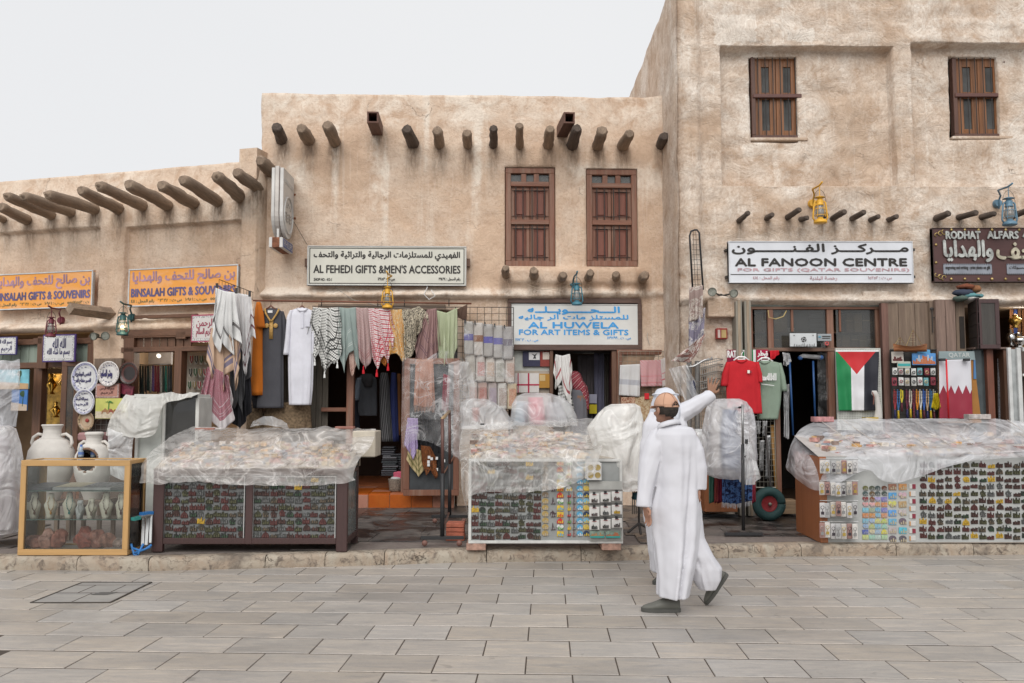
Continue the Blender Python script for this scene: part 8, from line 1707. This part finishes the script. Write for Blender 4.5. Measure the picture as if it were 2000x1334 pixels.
sheet('plastic_sheet',[[(1592,826,10.6),(1680,820,10.6),(1780,820,10.6),(1880,820,10.6),(1972,824,10.6),(2060,838,10.6)],[(1562,842,10.5),(1660,842,10.4),(1780,838,10.35),(1880,838,10.35),(1975,836,10.4),(2060,858,10.4)],[(1545,870,10.5),(1600,874,10.1),(1760,870,10.0),(1880,868,10.0),(1980,866,10.0),(2060,878,10.0)],[(1538,900,10.5),(1582,894,9.9),(1700,882,9.6),(1860,880,9.55),(1960,880,9.55),(2060,885,9.55)],[(1534,914,10.45),(1584,930,9.7),(1670,915,9.53),(1820,905,9.52),(1930,890,9.5),(2060,892,9.5)],[(1536,921,10.4),(1600,962,9.6),(1690,922,9.52),(1750,946,9.5),(1900,902,9.5),(2060,898,9.5)]],film(.46,seed=7.0,wr=.22,tint=(.92,.93,.97)),'smooth milky plastic sheet over the right stall',200,110,.025,21,ws=1.3)
for i in range(9):
 x=1600+i*46;a,b=(x,826,10.6),(x+66,872,10.0);m=MB();pts=[W(lerp(a[0],b[0],t),lerp(a[1],b[1],t)-3,lerp(a[2],b[2],t))for t in (0,.33,.66,1)];pts.append(W(b[0]+25,889,9.5));pts=[p+Vector((0,0,.02))for p in pts];m.tube(pts,.004,4);o=m.build('sheet_seam',plain((.5,.46,.42),.5));tag(o,'thin batten line under the right stall plastic, %s from the left'%('first','second','third','fourth','fifth','sixth','seventh','eighth','ninth')[i],'batten','batten lines under the right stall plastic')
for a,Y,c_,lab in (((1590,814,1629,824),10.6,(.45,.22,.22),'pinkish brick on the left rear of the right stall'),((1892,809,1936,819),10.6,(.42,.38,.36),'pale grey-pink brick on the rear of the right stall'),((1986,872,2010,882),9.7,(.3,.2,.19),'dark pink brick at the right edge of the right stall')):slabt('brick',Plane(Y),a,.06,.12,plain(c_,.85,0,.3,25.0,.004),lab,'brick')
sheet('plastic_sheet',[[(1975,828,10.7),(2020,832,10.7),(2080,838,10.7)],[(1980,842,10.4),(2020,848,10.4),(2080,850,10.4)],[(1990,852,10.2),(2030,858,10.2),(2080,862,10.2)]],film(.5,seed=17.0),'grey plastic fold behind the right end of the right stall',30,20,.03,5)
# --- draped rack between the people and the right stall
RKY=10.1;s=thing('garment_rack',W(1450,1040,RKY),'black T-footed garment rack under the draped plastic','rack')
m=MB();m.tube([W(1450,790,RKY),W(1451,870,RKY)],.014,8);m.build('upper_post',plain((.3,.3,.3),.35,.7),s,True);m=MB();m.tube([W(1450.5,868,RKY),W(1452,1036,RKY)],.02,8);m.build('lower_post',M_BLACK,s,True)
m=MB();a,b=W(1415,1038,RKY),W(1489,1039,RKY);m.bar((a.x,RKY,PZ+.02),(b.x,RKY,PZ+.02),.04,.035);bev(m.build('foot',M_BLACK,s),.004);m=MB();a,b=W(1372,1000,11.8),W(1440,1000,11.8);m.bar((a.x,11.8,PZ+.02),(b.x,11.8,PZ+.02),.04,.035);m.build('foot',M_BLACK,s)
m=MB();m.tube([W(1407,845,11.8),W(1407,1000,11.8)],.016,8);m.tube([W(1450,795,RKY),W(1407,800,11.8)],.012,8);m.build('rear_post',M_BLACK,s,True);m=MB();m.tube([W(1452,890,RKY-.02),W(1456,893,RKY-.04),W(1457,889,RKY-.05)],.006,5);m.build('hook',M_IRON,s)
CR=film(.5,seed=20.0,wr=.5,tint=(.95,.95,.97))
tarp([(779,1396,1442,.3),(785,1388,1456,.45),(800,1380,1464,.55),(840,1374,1471,.6),(880,1374,1474,.6),(910,1377,1476,.6),(926,1384,1470,.5),(934,1400,1462,.4)],10.55,CR,'milky plastic drape over the garment rack beside the walking man',seed=12,folds=8,famp=.09)
hang('plastic_bag',Plane(10.15),[(1458,862),(1466,864)],[(1442,935),(1455,948),(1475,946),(1484,932)],film(.72,seed=22.0,wr=.25),None,.0,3,.05,40,50,'milky plastic bag clipped right of the rack post','plastic bag',thick=0);m=MB();m.pbox(Plane(10.05),(1456,858,1461,867),.0,-.02);tag(m.build('bulldog_clip',M_BLACK),'black clip on the plastic bag at the rack','clip')
for rows,c_,lab in (([(800,1412,1440,.2),(850,1406,1446,.25),(915,1410,1446,.25)],(.12,.17,.30),'blue cloth inside the plastic drape'),([(800,1388,1408,.2),(915,1384,1404,.25)],(.42,.38,.35),'beige cloth inside the plastic drape')):tag(loft('hanging_cloth',Plane(10.6),rows,cloth(c_),None,0,24,4,.08,2,sub=6),lab,'cloth')
sc=hang('scarf',Plane(10.9),[(1410,915),(1470,918)],[(1410,982),(1440,985),(1468,978)],cloth((.08,.16,.36),(.015,.02,.06),'blot',(),.05),None,.0,5,.03,60,40,'blue patterned fringed scarf below the plastic drape','scarf','scarves on the draped rack')
fringe_of(Plane(10.9),[(1410,982),(1440,985),(1468,979)],.03,cloth((.4,.4,.42)),sc,40,9,.004)
for x0,x1,c_,nm in ((1384,1396,(.05,.13,.1),'teal'),(1395,1402,(.3,.06,.06),'coral red'),(1401,1411,(.18,.02,.04),'crimson'),(1469,1476,(.35,.05,.08),'pink-red')):hang('scarf',Plane(11.1),[(x0,915),(x1,915)],[(x0,984),(x1,980)],cloth(c_),None,0,2,.02,12,16,nm+' scarf edge beside the blue patterned one','scarf','scarves on the draped rack')
slabt('wooden_box',Plane(11.55),(1376,920,1440,1000),0,.3,PAN,'brown wooden box behind the scarves of the draped rack','box')
tarp([(838,1356,1382,.2),(846,1352,1392,.3),(870,1352,1396,.3),(884,1358,1388,.25)],10.9,film(.7,seed=24.0,wr=.3),'small crumpled white plastic bundle beside the walking man\'s shoulder',seed=15)
# --- clothes rail on castors, tiles stack
s=thing('castor_rail',W(865,1058,9.38),'empty brown and black clothes rail on castors between the stalls','rail');m=MB();BR_=plain((.12,.06,.05),.4,.2)
fz,bz=W(864,818,9.38),W(878,803,11.2)
for p0,y0,x0,Y in ((fz,1052,864.5,9.38),(bz,1012,878.5,11.2)):
 mid=W(x0,lerp(p0.z and 820,y0,.45),Y);m=MB();m.tube([p0,mid],.018,8);m.build('upper_post',BR_,s,True);m=MB();m.tube([mid,Vector((mid.x,Y,PZ+.1))],.023,8);m.build('lower_post',M_BLACK,s,True)
 hw=.23;m=MB();m.bar((mid.x-hw,Y,PZ+.085),(mid.x+hw,Y,PZ+.085),.04,.035);bev(m.build('foot',M_BLACK,s),.003)
 for sg in (-1,1):
  m=MB();m.lathe((mid.x+sg*hw*.8,Y-.012,PZ+.032),[(0,0),(.03,0),(.03,.024),(0,.024)],14,axis=(0,-1,0));m.build('castor',plain((.2,.1,.08),.6),s,True)
m=MB();m.tube([fz,bz],.018,8);m.build('top_bar',plain((.4,.28,.16),.4,.5),s,True);m=MB();m.tube([(fz.x,9.38,PZ+.13),(bz.x,11.2,PZ+.13)],.012,6);m.build('lower_bar',BR_,s)
GT='stack of terracotta tiles by the castor rail'
for i in range(4):z=PZ+.004+i*.048;c=W(889,1050,9.75);m=MB();m.box((c.x-.1+rnd(-.004,.004),9.7,z),(c.x+.1+rnd(-.004,.004),9.95,z+.042));o=bev(m.build('terracotta_tile',plain((.42,.13,.08),.8,0,.2,20.0)),.005);tag(o,('bottom','second lowest','second highest','topmost')[i]+' terracotta tile of the stack by the castor rail','tile',GT)
# --- plastic sheet in front of the leaning panel, covers at the left
sheet('plastic_sheet',[[(786,700,12.1),(820,706,12.1),(860,690,12.1),(888,690,12.1)],[(784,780,12.1),(815,786,12.0),(850,790,12.1),(912,725,12.1)],[(783,840,12.1),(812,850,12.0),(850,845,12.1),(905,830,12.1)],[(786,880,12.1),(815,862,12.0),(850,872,12.1),(899,903,12.1)]],film(.12,seed=30.0,wr=.4),'clear torn plastic sheet hanging in front of the leaning panel',60,80,.05,31)
sheet('plastic_sheet',[[(876,712,11.9),(905,708,11.9),(925,730,11.9)],[(872,770,11.9),(900,770,11.8),(925,780,11.9)],[(866,820,11.9),(890,840,11.8),(900,860,11.9)],[(870,870,11.9),(885,888,11.8),(900,902,11.9)]],film(.3,seed=33.0,wr=.4),'bunched clear plastic left of the packaged scarves',50,70,.06,37)
sheet('plastic_sheet',[[(-60,702,9.6),(0,706,9.6),(39,706,9.6)],[(-60,780,9.6),(0,780,9.5),(38,775,9.6)],[(-60,830,9.6),(0,835,9.5),(32,838,9.6)]],film(.45,seed=41.0,wr=.35,tint=(.8,.82,.86)),'hazy plastic sheet hanging at the left picture edge',50,70,.03,41)
tarp([(832,-30,12,.3),(838,-40,24,.45),(870,-44,34,.5),(915,-46,38,.55),(960,-48,36,.55),(1010,-46,34,.5),(1040,-44,30,.5)],9.4,film(.68,seed=43.0,wr=.35,tint=(.95,.95,.95)),'white plastic-covered goods at the left picture edge',seed=17)
tag(loft('wrapped_goods',Plane(9.5),[(850,-40,14,.3),(940,-44,24,.35),(1035,-40,26,.35)],cloth((.30,.22,.26)),None,0,24,4,.06,2,sub=6),'dull mauve goods inside the white plastic at the left edge','goods')
sheet('white_sheet',[[(246,772,9.95),(300,774,9.85),(340,772,9.8),(386,768,9.8)],[(232,794,9.9),(280,800,9.7),(318,792,9.76),(386,774,9.78)],[(214,826,9.9),(270,836,9.66),(312,812,9.74),(320,784,9.78)],[(206,850,9.9),(260,858,9.66),(302,856,9.72),(318,800,9.78)]],film(.86,seed=45.0,wr=.1,tint=(.74,.73,.69)),'creased white sheet thrown over the pale cabinet',70,60,.045,45,cat='sheet')
sheet('plastic_sheet',[[(210,840,9.75),(236,850,9.75),(262,852,9.75)],[(212,880,9.75),(238,880,9.75),(258,885,9.75)],[(216,930,9.75),(240,940,9.75),(258,935,9.75)]],film(.5,seed=47.0),'thin milky plastic hanging under the white sheet',30,40,.03,47)
sheet('plastic_sheet',[[(495,822,10.6),(530,818,10.6),(560,830,10.6)],[(488,838,10.4),(530,836,10.4),(565,842,10.4)]],film(.4,seed=49.0),'small fold of plastic under the grey robe',24,16,.04,49)
# ---------------------------------------------------------------- people
SKIN=plain((.34,.18,.122),.55,0,.08,8.0);SKIND=plain((.28,.145,.09),.55,0,.08,8.0);HAIR=plain((.032,.024,.019),.7,0,.4,60.0,.003)
def cap_(m,pts,rs,n=14):
 """capsule chain with rounded ends"""
 P0=[Vector(p)for p in pts];d0=(P0[0]-P0[1]).normalized();d1=(P0[-1]-P0[-2]).normalized()
 a=[P0[0]+d0*rs[0]*k for k in (.95,.75,.4)];b=[P0[-1]+d1*rs[-1]*k for k in (.4,.75,.95)]
 m.tube(a+P0+b,[rs[0]*k for k in (.25,.66,.92)]+list(rs)+[rs[-1]*k for k in (.92,.66,.25)],n)
def remesh(o,vox,smooth_it=2,fac=.5):
 md=o.modifiers.new('remesh','REMESH');md.mode='VOXEL';md.voxel_size=vox;md.use_smooth_shade=True
 if smooth_it:sm_=o.modifiers.new('smooth','SMOOTH');sm_.iterations=smooth_it;sm_.factor=fac
 return o
def hand(m,wrist,dirv,side,up,L=.18,curl=.5,spread=.1):
 d=Vector(dirv).normalized();s_=Vector(side).normalized();u=d.cross(s_).normalized();pl=L*.5;w_=L*.22
 for k in (-1,-.35,.35,1):cap_(m,[wrist+s_*w_*.35*k,wrist+d*pl+s_*w_*k],[.014,.0125],10)
 for k,ln in ((-1,.78),(-.35,.95),(.35,1.0),(1,.86)):
  b=wrist+d*pl+s_*w_*k;f=L*.5*ln;d1=(d+s_*spread*k).normalized();d2=(d1+u*curl).normalized();d3=(d2+u*curl).normalized()
  cap_(m,[b,b+d1*f*.42,b+d1*f*.42+d2*f*.32,b+d1*f*.42+d2*f*.32+d3*f*.24],[.0105,.0098,.009,.0078],9)
 b=wrist+d*pl*.3+s_*w_*1.1;cap_(m,[b,b+(d*.6+s_*.8).normalized()*L*.2,b+(d*.85+s_*.7+u*.3).normalized()*L*.36],[.014,.011,.009],9)
def head_(m,c,face,tilt=0.0,s=1.0):
 """skull, jaw, nose, lips, ears; face is the horizontal looking direction"""
 f=Vector(face).normalized();r=f.cross(Vector((0,0,1))).normalized();u=Vector((0,0,1))
 def e(off,rad,n=14,k=10):
  b=len(m.v);m.ball((0,0,0),rad,n,k);
  for i in range(b,len(m.v)):v=Vector(m.v[i]);m.v[i]=tuple(c+(r*(off[0]+v.x)+f*(off[1]+v.y)+u*(off[2]+v.z))*s)
 e((0,-.012,.02),(.076,.094,.096));e((0,.03,-.045),(.058,.062,.07));e((0,.075,-.085),(.03,.022,.022),10,8)
 e((0,.1,-.018),(.011,.016,.024),8,6);e((0,.108,-.034),(.016,.013,.011),8,6);e((0,.09,-.058),(.024,.012,.008),8,6);e((0,.085,.02),(.055,.012,.01),10,6)
 for sx in (-1,1):e((sx*.084,-.005,-.014),(.01,.019,.032),8,8);e((sx*.03,.082,-.035),(.02,.018,.018),8,6)
def face_details(s,c,f,sc=1.0):
 f=Vector(f).normalized();r=f.cross(Vector((0,0,1))).normalized()
 for sx in (-1,1):
  p=c+r*sx*.031+f*.083;m=MB();m.ball(p,(.012,.012,.009),10,8);m.build('eye',plain((.6,.58,.55),.2),s,True);m=MB();m.ball(p+f*.009,.005,8,6);m.build('iris',M_BLACK,s,True);m=MB();m.tube([p+Vector((0,0,.022))-r*.018,p+Vector((0,0,.027)),p+Vector((0,0,.022))+r*.018],.003,5);m.build('eyebrow',HAIR,s)
WR=robecloth((.60,.60,.64,1))
def fold_disp(o,st=.02,sc=.22):
 tx=bpy.data.textures.new('folds','CLOUDS');tx.noise_scale=sc;tx.noise_depth=1;d=o.modifiers.new('folds','DISPLACE');d.texture=tx;d.strength=st;d.mid_level=.5;d.texture_coords='GLOBAL'
def robe_loft(m,P,rows,off,n=64,folds=0,famp=0,seed=0,nr=11):
 r=rs_(seed*7+3);rg=[(r.uniform(0,6.283),r.uniform(-1.1,1.1),r.uniform(.08,.2),r.uniform(.05,.12)*(1 if r.random()>.35 else-1),r.uniform(-.1,.55))for _ in range(nr)]
 loft('x',P,rows,None,None,off,128,folds,famp,seed,sub=8,mb=m,ridges=rg)
# --- walking man in front
PM=Plane(6.98);s=thing('person',(W(1312,1180,6.98).x,6.98,0),'man walking left in a long white robe, tan cap and grey shoes, seen from behind','person')
hc=PM.px(1300,799);fdir=Vector((-.55,.84,0)).normalized();m=MB();head_(m,hc,fdir)
cap_(m,[PM.px(1301,808,-.03),PM.px(1305,832,-.07)],[.054,.056]);cap_(m,[PM.px(1313,874),PM.px(1318,910),PM.px(1320,985)],[.11,.12,.13])
cap_(m,[PM.px(1290,852,.0),PM.px(1274,925,.03),PM.px(1259,984,.08)],[.05,.042,.028]);cap_(m,[PM.px(1350,852,.0),PM.px(1366,915,.02),PM.px(1362,952,.03)],[.05,.042,.028])
hip=PM.px(1320,990);kn=PM.px(1306,1085,.05);an=PM.px(1303,1160,.03);cap_(m,[hip,kn,an],[.09,.06,.04]);kn2=PM.px(1350,1075,-.02);an2=PM.px(1402,1120,-.14);cap_(m,[hip+Vector((.06,0,0)),kn2,an2],[.09,.06,.04])
hand(m,PM.px(1259,986,.09),Vector((.25,-.1,-1)),Vector((.35,-1,0)),None,.17,.35,.05);hand(m,PM.px(1363,950,.04),Vector((-.1,0,-1)),Vector((-.4,.9,0)),None,.13,.5,.05)
remesh(m.build('body',SKIN,s),.006,2);face_details(s,hc,fdir)
m=MB();robe_loft(m,PM,[(829,1292,1324,.15),(833,1283,1340,.2),(836,1277,1352,.23),(848,1273,1360,.27),(870,1276,1363,.29),(905,1281,1364,.29),(950,1281,1364,.29),(990,1275,1366,.31),(1030,1277,1367,.33),(1070,1281,1364,.35),(1110,1284,1356,.37),(1163,1286,1345,.38)],0,96,3,.02,2)
robe_loft(m,PM,[(960,1312,1367,.22),(1010,1316,1370,.24),(1050,1322,1375,.24),(1085,1334,1394,.22),(1110,1343,1410,.2),(1132,1351,1409,.17),(1152,1366,1398,.12)],-.05,48,3,.03,4,8)
m.tube([PM.px(1290,848,.0),PM.px(1280,872,.02),PM.px(1270,905,.04),PM.px(1263,945,.06),PM.px(1259,975,.08),PM.px(1258,990,.085)],[.082,.084,.078,.066,.058,.06],20,jitter=.12)
m.tube([PM.px(1343,855,.0),PM.px(1358,882,.02),PM.px(1365,915,.03),PM.px(1364.5,948,.03),PM.px(1364,956,.03)],[.078,.075,.066,.058,.058],20,jitter=.12)
o=remesh(m.build('robe',WR,s),.008,2);fold_disp(o,.014,.16)
m=MB();cc=[PM.px(1306+20*math.cos(a),828-5*math.cos(a)-4*math.sin(a),-.1*math.sin(a)*-1)for a in [i/28*6.2832 for i in range(28)]];m.v=[tuple(p+Vector((0,0,.012)))for p in cc]+[tuple(PM.px(1306,830)+(p-PM.px(1306,828))*1.22-Vector((0,0,.022)))for p in cc];m.uv=[(0,0)]*56;m.f=[(i,(i+1)%28,28+(i+1)%28,28+i)for i in range(28)];m.mi=[0]*28;solid(m.build('collar',WR,s,True),.006)
m=MB();b=len(m.v);rv=fdir.cross(Vector((0,0,1))).normalized()
def hball(m,rad,off,cut):
 q=MB();q.ball((0,0,0),rad,24,16);out=[]
 for v in q.v:v=Vector(v);out.append(hc+rv*(v.x+off[0])+fdir*(v.y+off[1])+Vector((0,0,v.z+off[2])))
 fs=[f for f in q.f if cut(sum((Vector(q.v[i])for i in f),Vector())/len(f))];m.add(out,fs)
hball(m,(.084,.101,.1),(0,-.016,.012),lambda c:c.z>-.083+.03*abs(c.x)/.08 and c.y<.035-max(0,-c.z)*.5);m.build('hair',HAIR,s,True)
TAN=cloth((.57,.34,.235),rough=.9);m=MB();hball(m,(.088,.107,.105),(0,-.008,.022),lambda c:c.z>.0 and not (c.y<-.07 and abs(c.x)<.03 and c.z<.03));o=m.build('cap',TAN,s,True);solid(o,.004)
m=MB();m.ball(hc-fdir*.008+Vector((0,0,.128)),(.008,.008,.005),8,5);m.build('cap_button',TAN,s,True)
m=MB()
for k in range(3):
 a0=k*1.047+.5;m.tube([hc+(rv*math.cos(a0)*.0895+fdir*math.sin(a0)*.1085)*math.cos(e_)-fdir*.008+Vector((0,0,.024+.1075*math.sin(e_)))for e_ in [i*3.1416/16 for i in range(17)]],.0022,4)
m.build('cap_seams',plain((.36,.2,.13),.9),s)
m=MB();q=[]
for i in range(13):t=-1.0+2.0*i/12;q.append(hc+rv*math.sin(t)*.089+fdir*(-.008-math.cos(t)*.107)+Vector((0,0,.021)))
m.tube(q,.0075,6);m.build('cap_strap',TAN,s,True)
m=MB();m.tube([hc+rv*math.sin(t)*.036+fdir*(-.012-.104)+Vector((0,0,.05+math.cos(t)*.012-.028*abs(math.sin(t))))for t in [i/10*3.14-1.57 for i in range(11)]],.005,5);m.build('cap_opening_trim',plain((.12,.07,.05),.8),s)
m=MB();m.grid(lambda u,v:hc+rv*(u-.5)*.14+fdir*(.09+.035*v*(1-(2*u-1)** 2*.6))+Vector((0,0,.025-.02*v)),10,5);solid(m.build('cap_brim',TAN,s,True),.004)
def shoe(s,toe,heel,upv,w_,h,mat,sole):
 d=Vector(heel)-Vector(toe);L=d.length;d.normalize();u=Vector(upv);u=(u-d*u.dot(d)).normalized();r=d.cross(u);m=MB();k=18;n=16;vs=[]
 prof=[(0,.22,.25),(.05,.5,.4),(.15,.75,.5),(.3,.95,.62),(.45,.98,.8),(.6,.85,.98),(.75,.78,1.0),(.9,.72,.98),(.97,.6,.9),(1.0,.35,.75)]
 for i in range(k+1):
  t=i/k;a,b=interp(prof,t);c=Vector(toe)+d*L*t
  for j in range(n):th=2*math.pi*j/n;z=math.sin(th);vs.append(c+r*math.cos(th)*w_/2*a+u*(h*b*.5*(z+1)if z>-.4 else h*b*.5*.6*0+.004))
 m.add(vs,[(i*n+j,(i+1)*n+j,(i+1)*n+(j+1)%n,i*n+(j+1)%n)for i in range(k)for j in range(n)]+[tuple(range(n)),tuple(range((k+1)*n-1,k*n-1,-1))]);m.build('shoe',mat,s,True)
 m=MB();vs=[]
 for lay in (0,.028):
  for i in range(k+1):t=i/k;a,b=interp(prof,t);vs.append(Vector(toe)+d*L*(t*1.03-.015)+r*(w_/2*a*1.06+.003)+u*(lay-.004))
  for i in range(k,-1,-1):t=i/k;a,b=interp(prof,t);vs.append(Vector(toe)+d*L*(t*1.03-.015)-r*(w_/2*a*1.06+.003)+u*(lay-.004))
 n2=2*(k+1);m.add(vs,[tuple(range(n2)),tuple(range(2*n2-1,n2-1,-1))]+[(i,(i+1)%n2,(i+1)%n2+n2,i+n2)for i in range(n2)]);m.build('shoe_sole',sole,s)
SHO=plain((.12,.12,.105),.6,0,.1);SOL=plain((.075,.075,.068),.7)
t_=W(1253,1184,6.98);h_=W(1328,1184,6.96);t_.z=h_.z=.006;shoe(s,t_,h_,(0,0,1),.11,.105,SHO,SOL)
shoe(s,Vector((W(1380,1170,7.14).x,7.14,.02)),W(1421,1122,7.12),(-.75,0,.5),.1,.1,SHO,SOL)
# --- second man behind him, reaching right
P2M=Plane(8.05);s=thing('person',(W(1305,1130,8.05).x,8.05,0),'man in white robe and white headcloth behind the capped man, arm stretched right','person')
hc2=P2M.px(1301,788);f2=Vector((.35,.9,.1)).normalized();f2.z=0;m=MB();head_(m,hc2,f2);cap_(m,[P2M.px(1301,800),P2M.px(1304,822)],[.056,.062]);cap_(m,[P2M.px(1304,858),P2M.px(1305,965)],[.13,.13])
cap_(m,[P2M.px(1328,806),P2M.px(1358,792,.0),P2M.px(1387,770,-.05)],[.05,.04,.027]);hand(m,P2M.px(1388,770,-.05),Vector((.28,.3,1)),Vector((1,.2,-.2)),None,.17,-.12,.3)
cap_(m,[P2M.px(1280,816),P2M.px(1266,880,.04),P2M.px(1260,938,.06)],[.05,.04,.03]);hand(m,P2M.px(1261,940,.06),Vector((.2,0,-1)),Vector((0,-1,0)),None,.15,.5,.05)
for x in (1290,1322):cap_(m,[P2M.px(x,960),P2M.px(x,1050),P2M.px(x,1118)],[.09,.06,.04])
remesh(m.build('body',SKIND,s),.006,2);face_details(s,hc2,f2)
m=MB();robe_loft(m,P2M,[(806,1284,1322,.18),(814,1270,1336,.24),(830,1262,1343,.28),(860,1257,1344,.3),(900,1253,1346,.32),(950,1252,1348,.34),(1020,1262,1344,.36),(1115,1272,1340,.38)],0,64,3,.03,6)
m.tube([P2M.px(1322,812),P2M.px(1338,803),P2M.px(1355,794),P2M.px(1372,783),P2M.px(1384,775,-.04),P2M.px(1388,771,-.05)],[.085,.085,.075,.065,.06,.062],20,jitter=.15)
m.tube([P2M.px(1284,812),P2M.px(1273,835,.02),P2M.px(1266,870,.04),P2M.px(1261,910,.05),P2M.px(1258,948,.06)],[.085,.08,.072,.066,.066],18,jitter=.15);o=remesh(m.build('robe',WR,s),.011,2);fold_disp(o,.025,.14)
m=MB();robe_loft(m,P2M,[(757,1296,1305,.06),(761,1284,1314,.16),(770,1278,1321,.22),(785,1274,1326,.25),(805,1272,1331,.26),(825,1268,1334,.24),(838,1272,1330,.2)],0,48,6,.06,3);o=remesh(m.build('headcloth',robecloth((.58,.60,.66,1)),s),.01,2);fold_disp(o,.02,.1)
m=MB();m.tube([P2M.px(1300+25*math.cos(a),771-2*math.sin(a),.13*math.sin(a))for a in [i/20*6.283 for i in range(21)]],.008,6);m.build('headcloth_band',cloth((.70,.72,.78)),s,True)
for x in (1286,1318):a=W(x-8,1126,8.0);b=W(x+6,1126,8.2);a.z=b.z=.005;shoe(s,a,b+Vector((.1,.1,0)),(0,0,1),.09,.08,SHO,SOL)
# --- person inside the second middle shop
P3=Plane(PB.y0+.35,PB.b);s=thing('person',P3.px(1130,985),'person in grey robe and red headcloth standing in the shop doorway','person')
hc3=P3.px(1123,741);m=MB();head_(m,hc3,(-.5,.8,0));cap_(m,[P3.px(1124,750),P3.px(1128,768)],[.055,.06]);cap_(m,[P3.px(1130,775),P3.px(1131,850)],[.13,.13])
for x in (1124,1138):cap_(m,[P3.px(x,850),P3.px(x,910),P3.px(x,955)],[.09,.06,.05])
for x in (1119,1144):cap_(m,[P3.px(x,770),P3.px(x-1,810),P3.px(x-1,840)],[.045,.04,.028]);hand(m,P3.px(x-1,842),Vector((0,0,-1)),Vector((0,-1,0)),None,.16,.4,.05)
remesh(m.build('body',SKIND,s),.008,2);face_details(s,hc3,(-.5,.8,0));m=MB();robe_loft(m,P3,[(758,1120,1138,.18),(764,1114,1144,.24),(790,1112,1147,.28),(850,1111,1149,.3),(955,1110,1150,.34)],0,48,6,.04,6);remesh(m.build('robe',cloth((.17,.17,.19)),s),.014,2)
m=MB();robe_loft(m,P3,[(725,1118,1128,.08),(730,1112,1134,.18),(742,1111,1138,.24),(756,1114,1146,.25),(775,1128,1150,.2),(800,1138,1151,.12)],0,40,5,.05,3);m.build('headcloth',cloth((.30,.04,.06),(.5,.3,.3),'kef',(),.03,None,.85,.3),s,True)
for x in (1124,1138):a=P3.px(x,960,.1);b=P3.px(x,960,-.12);a.z=b.z=.345;shoe(s,a,b,(0,0,1),.09,.08,SHO,SOL)
